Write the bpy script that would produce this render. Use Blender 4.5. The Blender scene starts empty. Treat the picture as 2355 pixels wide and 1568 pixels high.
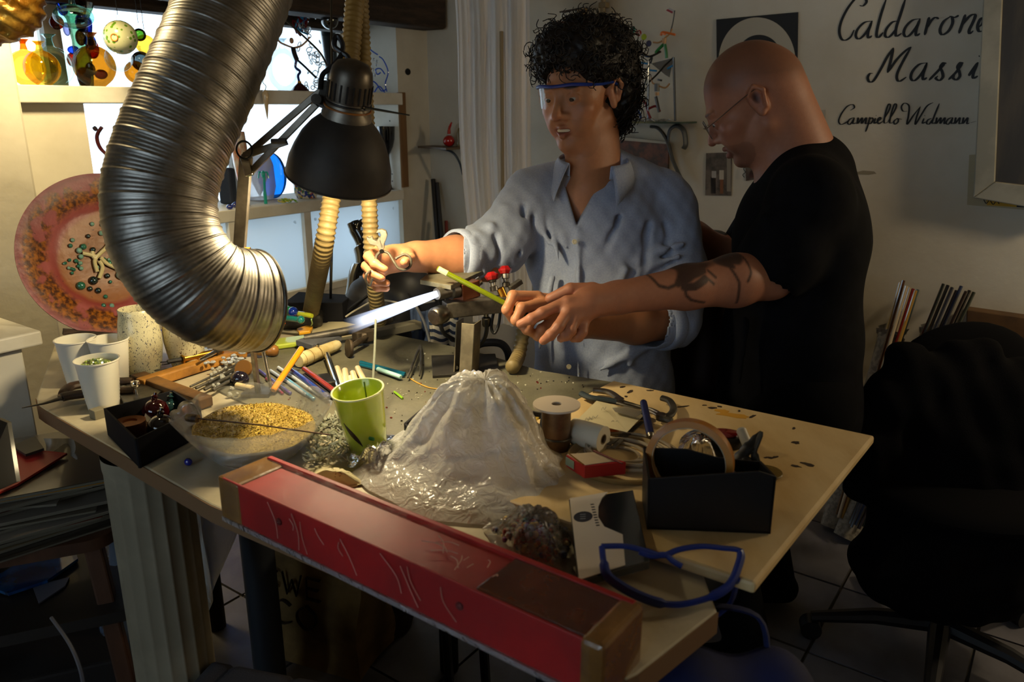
import bpy, bmesh, math, random
import numpy as np
from mathutils import Vector, Matrix
D = bpy.data
COL = bpy.context.scene.collection
S = bpy.context.scene
random.seed(7)
RNG = np.random.default_rng(7)

# ---------------------------------------------------------------- camera, light, exposure
F = 1804.0                      # focal length in pixels of the 2355 px wide frame
PITCH = math.radians(16.5)      # the camera looks down
H = 1.27                        # camera height above the floor
cam_d = D.cameras.new('camera'); cam_d.sensor_width = 36.0; cam_d.lens = 36.0 * F / 2355.0
cam_d.clip_start = 0.05
cam_d.dof.use_dof = True; cam_d.dof.focus_distance = 1.6; cam_d.dof.aperture_fstop = 7.0
cam = D.objects.new('camera', cam_d); COL.objects.link(cam)
cam.location = (0, 0, H); cam.rotation_euler = (math.pi / 2 - PITCH, 0, 0)
S.camera = cam
S.view_settings.view_transform = 'Standard'; S.view_settings.look = 'None'
S.view_settings.gamma = 1.0; S.view_settings.use_curve_mapping = False
S.view_settings.exposure = 0.0
S.cycles.use_denoising = True
S.cycles.max_bounces = 10; S.cycles.transparent_max_bounces = 24
S.cycles.transmission_bounces = 8; S.cycles.glossy_bounces = 5; S.cycles.diffuse_bounces = 4
S.cycles.sample_clamp_indirect = 4.0
S.cycles.caustics_reflective = False; S.cycles.caustics_refractive = False

def lin(c):
    if isinstance(c, str):
        c = c.lstrip('#'); c = [int(c[i:i + 2], 16) / 255 for i in (0, 2, 4)]
    return tuple(x / 12.92 if x <= 0.04045 else ((x + 0.055) / 1.055) ** 2.4 for x in c[:3])

w = D.worlds.new('world'); S.world = w; w.use_nodes = True
wn = w.node_tree.nodes; bgn = wn['Background']
bgn.inputs[0].default_value = (0.80, 0.90, 1.0, 1); bgn.inputs[1].default_value = 3.4   # bright overcast street outside

def lamp(name, kind, loc, power, color, size=0.03, rot=None, size_y=None):
    l = D.lights.new(name, kind); l.energy = power; l.color = color
    if kind == 'AREA':
        l.size = size
        if size_y: l.shape = 'RECTANGLE'; l.size_y = size_y
    else:
        l.shadow_soft_size = size
    o = D.objects.new(name, l); COL.objects.link(o); o.location = loc
    if kind == 'SPOT': l.spot_size = math.radians(95); l.spot_blend = .6
    if rot: o.rotation_euler = rot
    return o

def ray(px, py):
    x = (px - 1177.5) / F; y = -(py - 784) / F
    c, s = math.cos(PITCH), math.sin(PITCH)
    return Vector((x, c + y * s, -s + y * c))
EYE = Vector((0, 0, H))
def ad(px, py, d): return EYE + ray(px, py) * d                      # a point at distance d in front of the lens
def az(px, py, z):
    r = ray(px, py); return EYE + r * ((z - H) / r.z)                # a point on the level z
def ap(px, py, P, n):
    r = ray(px, py); return EYE + r * ((P - EYE).dot(n) / r.dot(n))  # a point on a wall plane

AX = Vector((.582, .813, 0)).normalized()      # along the window wall, away from us
BX = Vector((.813, -.582, 0)).normalized()     # along the lettered wall, towards us
ZX = Vector((0, 0, 1))
W0 = ad(1655, 400, 2.75)                       # a point on the lettered wall
CN = ap(985, 200, W0, AX)                      # the corner where both walls meet
def room(s, t, z): return Vector((CN.x, CN.y, 0)) + AX * s + BX * t + ZX * z
def wr(px, py, off=0.0): return ap(px, py, W0 - AX * off, AX)        # on the lettered wall
def wl(px, py, off=0.0): return ap(px, py, CN + BX * off, BX)        # on the window wall
T = 0.77                                       # table height

# the lamp of the work light, the lamps of the room, an added fill
WORK = ad(778, 395, 1.24)
lamp('work_lamp_light', 'POINT', WORK, 18.0, (1.0, .82, .50), .028)
lamp('left_lamp_light', 'SPOT', ad(45, -240, 1.72), 46.0, (1.0, .78, .40), .06, (ad(70, 420, 2.1) - ad(45, -240, 1.72)).to_track_quat('-Z', 'Y').to_euler())
lamp('gold_lump_fill', 'POINT', ad(75, -150, 1.13), 2.2, (1.0, .80, .45), .03)  # added unseen lamp that brightens the gold lump
lamp('right_lamp_light', 'POINT', Vector((1.95, 1.42, 1.45)), 24.0, (1.0, .80, .52), .08)
lamp('pendant_light', 'POINT', ad(1246, -50, 1.95), 1.2, (1.0, .85, .62), .03)
# ---------------------------------------------------------------- mesh helper
def frames(pts):
    pts = [Vector(p) for p in pts]; n = len(pts); tg = []
    for i in range(n):
        a = pts[max(i - 1, 0)]; b = pts[min(i + 1, n - 1)]
        t = (b - a); tg.append(t.normalized() if t.length > 1e-9 else Vector((0, 0, 1)))
    up = Vector((0, 0, 1)) if abs(tg[0].z) < .9 else Vector((1, 0, 0))
    u = tg[0].cross(up).normalized(); out = []
    for i in range(n):
        if i:
            u = u - tg[i] * u.dot(tg[i])
            if u.length < 1e-6: u = tg[i].orthogonal()
            u.normalize()
        out.append((pts[i], u.copy(), tg[i].cross(u).normalized()))
    return out

def spline(pts, per=8):
    P = [Vector(p) for p in pts]; out = []
    if len(P) < 3: return P
    for i in range(len(P) - 1):
        p0 = P[max(i - 1, 0)]; p1 = P[i]; p2 = P[i + 1]; p3 = P[min(i + 2, len(P) - 1)]
        for k in range(per):
            t = k / per
            out.append(.5 * ((2 * p1) + (p2 - p0) * t + (2 * p0 - 5 * p1 + 4 * p2 - p3) * t * t + (3 * p1 - p0 - 3 * p2 + p3) * t ** 3))
    out.append(P[-1]); return out

class MB:
    def __init__(s): s.v = []; s.f = []; s.uv = None
    def add(s, vs, fs):
        o = len(s.v); s.v += [Vector(v) for v in vs]; s.f += [tuple(i + o for i in f) for f in fs]; return s
    def box(s, c, sz, ax=None):
        c = Vector(c); x, y, z = ax if ax else (Vector((1, 0, 0)), Vector((0, 1, 0)), Vector((0, 0, 1)))
        x, y, z = Vector(x), Vector(y), Vector(z)
        vs = [c + x * (i * sz[0] / 2) + y * (j * sz[1] / 2) + z * (k * sz[2] / 2) for i in (-1, 1) for j in (-1, 1) for k in (-1, 1)]
        return s.add(vs, [(0, 1, 3, 2), (4, 6, 7, 5), (0, 4, 5, 1), (2, 3, 7, 6), (0, 2, 6, 4), (1, 5, 7, 3)])
    def bar(s, p0, p1, wd, th, up=(0, 0, 1)):
        p0, p1 = Vector(p0), Vector(p1); y = (p1 - p0); L = y.length; y.normalize()
        x = y.cross(Vector(up)); x = x.normalized() if x.length > 1e-6 else y.orthogonal().normalized()
        z = x.cross(y)
        return s.box((p0 + p1) / 2, (wd, L, th), (x, y, z))
    def prism(s, poly, ext):
        poly = [Vector(p) for p in poly]; ext = Vector(ext); n = len(poly)
        vs = poly + [p + ext for p in poly]
        return s.add(vs, [tuple(range(n - 1, -1, -1)), tuple(range(n, 2 * n))] + [(i, (i + 1) % n, n + (i + 1) % n, n + i) for i in range(n)])
    def tube(s, pts, r, n=8, caps=True, flat=1.0):
        fr = frames(pts); m = len(fr); rs = r if hasattr(r, '__len__') else [r] * m; vs = []; fs = []
        for (p, u, v), rr in zip(fr, rs):
            for k in range(n):
                a = 2 * math.pi * k / n; vs.append(p + u * (math.cos(a) * rr) + v * (math.sin(a) * rr * flat))
        for i in range(m - 1):
            for k in range(n):
                k2 = (k + 1) % n; fs.append((i * n + k, i * n + k2, (i + 1) * n + k2, (i + 1) * n + k))
        if caps: fs += [tuple(range(n - 1, -1, -1)), tuple((m - 1) * n + k for k in range(n))]
        return s.add(vs, fs)
    def cyl(s, p0, p1, r0, r1=None, n=16): return s.tube([p0, p1], [r0, r0 if r1 is None else r1], n)
    def lathe(s, prof, o=(0, 0, 0), axis=(0, 0, 1), n=28, ecc=1.0):
        o = Vector(o); z = Vector(axis).normalized(); x = z.orthogonal().normalized()
        if abs(z.z) > .999: x = Vector((1, 0, 0))
        y = z.cross(x); vs = []; fs = []; m = len(prof)
        for r, h in prof:
            for k in range(n):
                a = 2 * math.pi * k / n; vs.append(o + x * (math.cos(a) * r) + y * (math.sin(a) * r * ecc) + z * h)
        for i in range(m - 1):
            for k in range(n):
                k2 = (k + 1) % n; fs.append((i * n + k, i * n + k2, (i + 1) * n + k2, (i + 1) * n + k))
        if prof[0][0] < 1e-4 or prof[0][0] > 0: pass
        s.add(vs, fs)
        return s
    def sphere(s, c, r, nu=16, nv=10, ax=None):
        c = Vector(c); r = r if hasattr(r, '__len__') else (r, r, r)
        x, y, z = ax if ax else (Vector((1, 0, 0)), Vector((0, 1, 0)), Vector((0, 0, 1)))
        vs = [c + z * r[2]]; fs = []
        for j in range(1, nv):
            t = math.pi * j / nv
            for k in range(nu):
                a = 2 * math.pi * k / nu
                vs.append(c + x * (r[0] * math.sin(t) * math.cos(a)) + y * (r[1] * math.sin(t) * math.sin(a)) + z * (r[2] * math.cos(t)))
        vs.append(c - z * r[2])
        for k in range(nu): fs.append((0, 1 + k, 1 + (k + 1) % nu))
        for j in range(nv - 2):
            for k in range(nu):
                k2 = (k + 1) % nu; fs.append((1 + j * nu + k, 1 + (j + 1) * nu + k, 1 + (j + 1) * nu + k2, 1 + j * nu + k2))
        L = len(vs) - 1; b = 1 + (nv - 2) * nu
        for k in range(nu): fs.append((L, b + (k + 1) % nu, b + k))
        return s.add(vs, fs)
    def torus(s, c, R, r, axis=(0, 0, 1), n=32, m=10, a0=0, a1=2 * math.pi, flat=1.0):
        z = Vector(axis).normalized(); x = z.orthogonal().normalized(); y = z.cross(x); full = abs(a1 - a0 - 2 * math.pi) < 1e-6
        vs = []; fs = []; N = n if full else n + 1
        for i in range(N):
            a = a0 + (a1 - a0) * i / n; d = x * math.cos(a) + y * math.sin(a)
            for k in range(m):
                b = 2 * math.pi * k / m; vs.append(Vector(c) + d * (R + r * math.cos(b)) + z * (r * flat * math.sin(b)))
        for i in range(n):
            i2 = (i + 1) % N
            for k in range(m): fs.append((i * m + k, i2 * m + k, i2 * m + (k + 1) % m, i * m + (k + 1) % m))
        return s.add(vs, fs)
    def grid(s, fn, nu, nv):
        vs = [fn(i / nu, j / nv) for j in range(nv + 1) for i in range(nu + 1)]
        fs = [(j * (nu + 1) + i, j * (nu + 1) + i + 1, (j + 1) * (nu + 1) + i + 1, (j + 1) * (nu + 1) + i) for j in range(nv) for i in range(nu)]
        return s.add(vs, fs)
    def build(s, name, m, parent=None, top=None, smooth=35, bevel=0, solid=0, sub=0, loc=None):
        me = D.meshes.new(name)
        org = Vector((0, 0, 0))
        if parent:
            p = parent
            while p.parent: p = p.parent
            org = p.location.copy()
        elif loc is not None: org = Vector(loc)
        elif s.v:
            A = np.array([tuple(v) for v in s.v]); org = Vector(((A[:, 0].min() + A[:, 0].max()) / 2, (A[:, 1].min() + A[:, 1].max()) / 2, A[:, 2].min()))
        me.from_pydata([v - org for v in s.v], [], s.f); me.update()
        bm = bmesh.new(); bm.from_mesh(me); bmesh.ops.recalc_face_normals(bm, faces=bm.faces); bm.to_mesh(me); bm.free()
        if smooth:
            me.polygons.foreach_set('use_smooth', [True] * len(me.polygons))
            if smooth < 180: me.set_sharp_from_angle(angle=math.radians(smooth))
        for mm in (m if isinstance(m, (list, tuple)) else [m]): me.materials.append(mm)
        o = D.objects.new(name, me); COL.objects.link(o)
        if parent: o.parent = parent
        else: o.location = org
        if top: tag(o, *top)
        if solid: md = o.modifiers.new('thick', 'SOLIDIFY'); md.thickness = solid; md.offset = 0
        if bevel: md = o.modifiers.new('edge', 'BEVEL'); md.width = bevel; md.segments = 2; md.limit_method = 'ANGLE'
        if sub: md = o.modifiers.new('soft', 'SUBSURF'); md.levels = sub; md.render_levels = sub
        return o

def tag(o, label=None, cat=None, group=None, kind=None):
    if label: o['label'] = label
    if cat: o['category'] = cat
    if group: o['group'] = group
    if kind: o['kind'] = kind
    return o
def thing(name, label, cat, loc=(0, 0, 0), group=None):
    o = D.objects.new(name, None); COL.objects.link(o); o.location = loc; o.empty_display_size = .05
    return tag(o, label, cat, group)
def struct(mb, name, m, parent=None, **k):
    o = mb.build(name, m, parent, **k)
    if not parent: o['kind'] = 'structure'
    return o
def dup(root, loc=None, rot=None, label=None, group=None):
    r = root.copy(); COL.objects.link(r)
    if loc is not None: r.location = loc
    if rot is not None: r.rotation_euler = rot
    if label: r['label'] = label
    if group: r['group'] = group
    for ch in list(root.children):
        c = ch.copy(); COL.objects.link(c); c.parent = r
        for g in list(ch.children):
            d = g.copy(); COL.objects.link(d); d.parent = c
    return r

# ---------------------------------------------------------------- materials
MATS = {}
def mat(name, col, rough=.5, metal=0.0, col2=None, nscale=20, nlo=.4, nhi=.6, bump=0, bscale=60, spec=.5, emit=None, estr=0, trans=0, coat=0, sss=0, sheen=0, stretch=None, wave=None, ior=1.45, alpha=1):
    if name in MATS: return MATS[name]
    m = D.materials.new(name); m.use_nodes = True; nt = m.node_tree; N = nt.nodes; L = nt.links
    b = N['Principled BSDF']; b.inputs['Base Color'].default_value = (*lin(col), 1)
    b.inputs['Roughness'].default_value = rough; b.inputs['Metallic'].default_value = metal
    b.inputs['Specular IOR Level'].default_value = spec; b.inputs['Transmission Weight'].default_value = trans
    b.inputs['Coat Weight'].default_value = coat; b.inputs['Coat Roughness'].default_value = .08; b.inputs['IOR'].default_value = ior
    b.inputs['Sheen Weight'].default_value = sheen; b.inputs['Alpha'].default_value = alpha
    if sss: b.inputs['Subsurface Weight'].default_value = sss; b.inputs['Subsurface Radius'].default_value = (.012, .005, .003); b.inputs['Subsurface Scale'].default_value = 1.0
    if emit: b.inputs['Emission Color'].default_value = (*lin(emit), 1); b.inputs['Emission Strength'].default_value = estr
    tc = N.new('ShaderNodeTexCoord'); src = tc.outputs['Object']
    if stretch:
        mp = N.new('ShaderNodeMapping'); mp.inputs['Scale'].default_value = stretch; L.new(src, mp.inputs[0]); src = mp.outputs[0]
    if col2 is not None:
        if wave:
            nz = N.new('ShaderNodeTexWave'); nz.inputs['Scale'].default_value = nscale; nz.inputs['Distortion'].default_value = wave; nz.inputs['Detail'].default_value = 3
            L.new(src, nz.inputs['Vector']); fo = nz.outputs['Fac']
        else:
            nz = N.new('ShaderNodeTexNoise'); nz.inputs['Scale'].default_value = nscale; nz.inputs['Detail'].default_value = 5; nz.inputs['Roughness'].default_value = .6
            L.new(src, nz.inputs['Vector']); fo = nz.outputs['Fac']
        r = N.new('ShaderNodeValToRGB'); r.color_ramp.elements[0].position = nlo; r.color_ramp.elements[1].position = nhi
        r.color_ramp.elements[0].color = (*lin(col), 1); r.color_ramp.elements[1].color = (*lin(col2), 1)
        L.new(fo, r.inputs[0]); L.new(r.outputs[0], b.inputs['Base Color'])
    if bump:
        nb = N.new('ShaderNodeTexNoise'); nb.inputs['Scale'].default_value = bscale; nb.inputs['Detail'].default_value = 4; L.new(src, nb.inputs['Vector'])
        bp = N.new('ShaderNodeBump'); bp.inputs['Strength'].default_value = bump; bp.inputs['Distance'].default_value = .004
        L.new(nb.outputs['Fac'], bp.inputs['Height']); L.new(bp.outputs[0], b.inputs['Normal'])
    MATS[name] = m; return m

def glass(name, col, rough=.03, refl=.5, density=1.0):
    """thin coloured glass: lets light through with its own tint and mirrors at grazing angles"""
    if name in MATS: return MATS[name]
    m = D.materials.new(name); m.use_nodes = True; nt = m.node_tree; N = nt.nodes; L = nt.links
    N.remove(N['Principled BSDF']); out = N['Material Output']
    tr = N.new('ShaderNodeBsdfTransparent'); gl = N.new('ShaderNodeBsdfGlossy'); mx = N.new('ShaderNodeMixShader')
    c = lin(col); tr.inputs[0].default_value = (*[x ** density for x in c], 1)
    gl.inputs['Roughness'].default_value = rough; gl.inputs['Color'].default_value = (1, 1, 1, 1)
    fr = N.new('ShaderNodeFresnel'); fr.inputs[0].default_value = 1.5
    mt = N.new('ShaderNodeMath'); mt.operation = 'MULTIPLY'; mt.inputs[1].default_value = refl * 2
    mt.use_clamp = True
    L.new(fr.outputs[0], mt.inputs[0]); L.new(mt.outputs[0], mx.inputs[0]); L.new(tr.outputs[0], mx.inputs[1]); L.new(gl.outputs[0], mx.inputs[2])
    L.new(mx.outputs[0], out.inputs[0]); MATS[name] = m; return m

def film(name, col, opac=.4, rough=.25, bump=.6, bscale=25, gloss=.35):
    """crinkled translucent plastic film: part clear, part milky, with creased highlights"""
    if name in MATS: return MATS[name]
    m = D.materials.new(name); m.use_nodes = True; nt = m.node_tree; N = nt.nodes; L = nt.links
    N.remove(N['Principled BSDF']); out = N['Material Output']
    tr = N.new('ShaderNodeBsdfTransparent'); di = N.new('ShaderNodeBsdfDiffuse'); tl = N.new('ShaderNodeBsdfTranslucent'); gl = N.new('ShaderNodeBsdfGlossy')
    c = (*lin(col), 1); di.inputs[0].default_value = c; tl.inputs[0].default_value = c; gl.inputs['Roughness'].default_value = rough
    tc = N.new('ShaderNodeTexCoord'); nz = N.new('ShaderNodeTexNoise'); nz.inputs['Scale'].default_value = bscale; nz.inputs['Detail'].default_value = 3
    nz.inputs['Distortion'].default_value = 1.2
    L.new(tc.outputs['Object'], nz.inputs['Vector'])
    bp = N.new('ShaderNodeBump'); bp.inputs['Strength'].default_value = bump; bp.inputs['Distance'].default_value = .01; L.new(nz.outputs['Fac'], bp.inputs['Height'])
    for x in (di, tl, gl): L.new(bp.outputs[0], x.inputs['Normal'])
    a = N.new('ShaderNodeMixShader'); a.inputs[0].default_value = .5; L.new(di.outputs[0], a.inputs[1]); L.new(tl.outputs[0], a.inputs[2])
    b = N.new('ShaderNodeMixShader'); b.inputs[0].default_value = opac; L.new(tr.outputs[0], b.inputs[1]); L.new(a.outputs[0], b.inputs[2])
    fr = N.new('ShaderNodeFresnel'); fr.inputs[0].default_value = 1.5; L.new(bp.outputs[0], fr.inputs[1])
    mt = N.new('ShaderNodeMath'); mt.operation = 'MULTIPLY'; mt.inputs[1].default_value = gloss * 3; mt.use_clamp = True; L.new(fr.outputs[0], mt.inputs[0])
    e = N.new('ShaderNodeMixShader'); L.new(mt.outputs[0], e.inputs[0]); L.new(b.outputs[0], e.inputs[1]); L.new(gl.outputs[0], e.inputs[2])
    L.new(e.outputs[0], out.inputs[0]); MATS[name] = m; return m

def vcol_mat(name, rough=.5, sss=0, bump=0, bscale=200, spec=.4):
    m = mat(name, '#808080', rough, sss=sss, bump=bump, bscale=bscale, spec=spec); N = m.node_tree.nodes
    at = N.new('ShaderNodeAttribute'); at.attribute_name = 'tint'
    m.node_tree.links.new(at.outputs['Color'], N['Principled BSDF'].inputs['Base Color']); return m
# ---------------------------------------------------------------- the room
m_wall = mat('white plaster', '#cfc8b8', .9, col2='#b5ad9b', nscale=3, nlo=.35, nhi=.75, bump=.25, bscale=45)
m_wall2 = mat('cream plaster', '#c9c2b2', .9, col2='#b5ab97', nscale=2.2, nlo=.35, nhi=.7, bump=.2, bscale=60)
m_white = mat('white paint', '#d6d2c6', .55, col2='#c8c2b2', nscale=6)
m_ceil = mat('ceiling plaster', '#8d8270', .95)
m_floor = mat('floor tile', '#67656a', .5, col2='#504e50', nscale=4, bump=.1)
m_grout = mat('floor grout', '#4b463d', .9)
m_beam = mat('dark beam wood', '#3a2a1c', .75, col2='#22170e', nscale=8, stretch=(1, 1, 6), bump=.5)
m_oak = mat('tan edge strip', '#7d5c36', .6, col2='#664826', nscale=10, stretch=(1, 1, .2))
m_black = mat('black plastic', '#111214', .4)
m_blackm = mat('matt black', '#0d0d0f', .85)
m_steel = mat('worn steel', '#7e7a72', .35, 1.0, col2='#57524a', nscale=30)
m_dsteel = mat('dark steel', '#55514a', .5, .55, col2='#3a3731', nscale=25, bump=.15)
m_chrome = mat('chrome', '#cfcac0', .15, 1.0)
m_brass = mat('brass', '#b98a35', .28, 1.0)
XY = lambda p: Vector((p[0], p[1], 0))
c4 = [room(-4.6, 0, 0), room(0, 0, 0), room(0, 4.2, 0), room(-4.6, 4.2, 0)]
struct(MB().prism([p - ZX * .08 for p in c4], (0, 0, .07)), 'floor', m_grout, smooth=0)
floor = D.objects['floor']
tile_me = None
for i in range(11):
    for j in range(11):
        s0, t0 = -3.6 + i * .33, .05 + j * .33
        if tile_me is None:
            o = MB().box((0, 0, 0), (.322, .322, .014), (AX, BX, ZX)).build('tile', m_floor, None, smooth=0, loc=(0, 0, 0)); tile_me = o.data; me0 = o
            o.parent = floor
        else:
            o = D.objects.new('tile', tile_me); COL.objects.link(o); o.parent = floor
        o.location = room(s0 + .16, t0 + .16, -.0075 + RNG.uniform(-.001, .001)) - floor.location
struct(MB().prism([p + ZX * 2.45 for p in c4], (0, 0, .1)), 'ceiling', m_ceil, smooth=0)
def wbox(mb, s0, s1, t0, t1, z0, z1):
    return mb.box(room((s0 + s1) / 2, (t0 + t1) / 2, (z0 + z1) / 2), (s1 - s0, t1 - t0, z1 - z0), (AX, BX, ZX))
SR, SL, SU = -.19, -1.50, -2.05
m = MB()
wbox(m, SR, .3, -.34, 0, -.1, 2.45); wbox(m, -4.6, SU, -.34, 0, -.1, 2.45); wbox(m, SU, SL, -.34, 0, -.1, 1.29)
wbox(m, SU, SR, -.34, 0, 1.70, 2.45); wbox(m, SL, SR, -.34, -.02, -.1, .05)
struct(m, 'wall_left', m_wall, smooth=0)
struct(wbox(MB(), 0, .3, 0, 4.2, -.1, 2.45), 'wall_right', m_wall2, smooth=0)
struct(wbox(MB(), -4.9, .3, 4.2, 4.5, -.1, 2.45), 'wall_side', m_wall2, smooth=0)
m = MB()
for t0, t1, z0, z1 in ((-.34, 1.0, -.1, 2.45), (2.7, 4.5, -.1, 2.45), (1.0, 2.7, -.1, .7), (1.0, 2.7, 2.1, 2.45)): wbox(m, -4.9, -4.6, t0, t1, z0, z1)
struct(m, 'wall_front', m_wall2, smooth=0)
# window added behind the camera so that daylight fills the fronts
m = MB()
for t in (1.03, 1.85, 2.67): wbox(m, -4.78, -4.72, t - .03, t + .03, .7, 2.1)
for z in (.73, 2.07): wbox(m, -4.78, -4.72, 1.0, 2.7, z - .03, z + .03)
w2 = struct(m, 'fill_window', m_white, smooth=0)
# dark beam along the top of the window wall
struct(wbox(MB(), -4.5, -.02, .0, .13, 1.585, 1.72), 'trim_1', m_beam, smooth=0, bevel=.012)
struct(wbox(MB(), SU, SR, -.27, -.19, 1.575, 1.70), 'trim_4', m_beam, smooth=0, bevel=.004)
# pier with the yellow light, and the little ledge in front of it
P = ad(58, 280, 2.05); ps = (P - XY(CN)).dot(AX); pt = (P - XY(CN)).dot(BX)
struct(wbox(MB(), ps - .9, ps, 0, pt, 0, 2.45), 'trim_2', m_wall, smooth=0, bevel=.008)
P = ad(95, 760, 1.62); ls = (P - XY(CN)).dot(AX); lt = (P - XY(CN)).dot(BX)
m = wbox(MB(), ls - .8, ls - .03, pt - .1, lt - .03, 0, P.z - .03); wbox(m, ls - .8, ls, pt - .1, lt, P.z - .03, P.z)
struct(m, 'trim_3', m_white, smooth=0, bevel=.004)
# window glazing behind the shelves
m = MB()
for s in (SU + .02, -1.42, -.80, SR - .02): wbox(m, s - .025, s + .025, -.33, -.28, .05, 1.70)
for z in (.07, 1.31, 1.67): wbox(m, SU, SR, -.33, -.285, z - .025, z + .025)
win = struct(m, 'window_1', m_white, smooth=0)
g_pane = glass('window pane glass', '#f4fbff', .01, .5)
for a, b in ((1.06, 1.82), (1.88, 2.64)): wbox(MB(), -4.752, -4.748, a, b, .76, 2.04).build('pane', g_pane, w2, smooth=0)
for a, b in ((SU + .045, -1.445), (-1.395, -.825), (-.775, SR - .045)):
    for z0, z1 in ((.095, 1.285), (1.335, 1.645)):
        wbox(MB(), a, b, -.31, -.306, z0, z1).build('pane', g_pane, win, smooth=0)
# built-in shelf cabinet in the window recess
def so(px, py): return (wl(px, py) - XY(CN)).dot(AX)
def tl(name, col, k=.5):
    m = D.materials.new(name); m.use_nodes = True; N = m.node_tree.nodes; L = m.node_tree.links; N.remove(N['Principled BSDF'])
    d = N.new('ShaderNodeBsdfDiffuse'); t = N.new('ShaderNodeBsdfTranslucent'); x = N.new('ShaderNodeMixShader')
    d.inputs[0].default_value = (*lin(col), 1); t.inputs[0].default_value = (*lin(col), 1); x.inputs[0].default_value = k
    L.new(d.outputs[0], x.inputs[1]); L.new(t.outputs[0], x.inputs[2]); L.new(x.outputs[0], N['Material Output'].inputs[0]); return m
m_plexi = tl('frosted acrylic', '#f2f8fc', .78); m_plexib = tl('daylight blue acrylic', '#5aa0e8', .75)
cab = thing('built_in_cabinet', 'white built-in shelf cabinet filling the bright window recess', 'cabinet', room((SL + SR) / 2, 0, 0))
wbox(MB(), SU, SR, -.28, .025, 1.285, 1.332).build('upper_shelf', m_white, cab, smooth=0, bevel=.003)
wbox(MB(), SL, SR, -.28, .012, .893, .935).build('lower_shelf', m_white, cab, smooth=0, bevel=.003)
wbox(MB(), SL, SR, -.28, .01, .575, .605).build('bottom_rail', m_white, cab, smooth=0, bevel=.003)
sp = wbox(MB(), SR - .015, SR - .002, -.28, .01, .935, 1.285).build('side_panel', m_white, cab, smooth=0)
for z in (1.22, 1.17, 1.0, .97):
    MB().cyl(room(SR - .0155, -.04, z), room(SR - .0165, -.04, z), .003, n=8).build('screw_hole', m_black, sp)
a, b = wr(920, 210), wr(932, 425)
wbox(MB(), SR - .012, SR + .028, .001, .016, .945, 1.335).build('edge_strip', m_oak, cab, smooth=0, bevel=.002)
e = [SL, so(540, 600), so(708, 560), SR]
for i in range(3):
    if i: wbox(MB(), e[i] - .016, e[i] + .016, -.02, .01, .605, .893).build('divider', m_white, cab, smooth=0)
    p = wbox(MB(), e[i] + (.018 if i else .002), e[i + 1] - .018, -.012, -.006, .606, .892).build('panel', m_plexi, cab, smooth=0)
    for q in (e[i] + .05, e[i + 1] - .05): MB().cyl(room(q, -.006, .86), room(q, -.003, .86), .006, n=10).build('screw_cap', m_plexi, p)
wbox(MB(), SL, -.9, -.012, -.006, .0, .574).build('low_panel', m_plexib, cab, smooth=0)['label'] = 'daylight blue acrylic panel'  # added panel, the bluish daylight down here is put into its colour
wbox(MB(), -.9, SR, -.012, -.004, .0, .574).build('low_panel', m_white, cab, smooth=0)
# dark stain on the plaster beside the recess
MB().sphere(wl(938, 165, .0), (.018, .014, .003), 10, 6, (AX, ZX, BX)).build('wall_hole', m_blackm, D.objects['wall_left'])

# ---------------------------------------------------------------- the table
def nmat(name): return MATS[name]
m_lam = mat('worn cream laminate', '#b9ae93', .45, col2='#92866a', nscale=9, nlo=.45, nhi=.75, bump=.1)
m_edge = mat('raw board edge', '#74573a', .7)
m_sheet = mat('scorched grey sheet', '#6f6b58', .5, col2='#4b4938', nscale=7, nlo=.35, nhi=.7, bump=.25, bscale=80, metal=.15)
m_ply = mat('stained plywood', '#d8be8c', .5, col2='#bb9a63', nscale=3.5, nlo=.4, nhi=.75, stretch=(3, 1, 1), bump=.06)
def tp(px, py, z=T): return az(px, py, z)
poly = [(88, 928), (84, 912), (100, 897)]
out = [tp(100, 940), tp(485, 1160), tp(1440, 1562), tp(1466, 1550), tp(1650, 1405), tp(1500, 1000), tp(1400, 878), tp(1240, 853), tp(1080, 805), tp(872, 762), tp(745, 735), tp(560, 745), tp(130, 778), tp(83, 915), tp(86, 930)]
tb = thing('workbench', 'cluttered workbench with a worn cream top under the tools', 'table', (-.2, 1.2, 0))
MB().prism([p - ZX * .024 for p in out], (0, 0, .024)).build('tabletop', [m_lam], tb, smooth=0, bevel=.003)
# raw edge band
m = MB(); n = len(out)
for i in (13, 14, 0, 1, 2, 3):
    p, q = out[i], out[(i + 1) % n]; d = (q - p).normalized(); nn = Vector((d.y, -d.x, 0)) * .0015
    m.prism([p + nn - ZX * .026, q + nn - ZX * .026, q + nn - ZX * .001, p + nn - ZX * .001], -nn * .9)
m.build('edge_band', m_edge, tb, smooth=0)
fe = [tp(870, 766), tp(1080, 808), tp(1240, 856), tp(1415, 884), tp(1290, 985), tp(1050, 1075), tp(860, 1040), tp(560, 930), tp(470, 885), tp(660, 800)]
MB().prism([p + ZX * .0005 for p in fe], (0, 0, .0035)).build('heat_sheet', m_sheet, tb, smooth=0)
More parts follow.
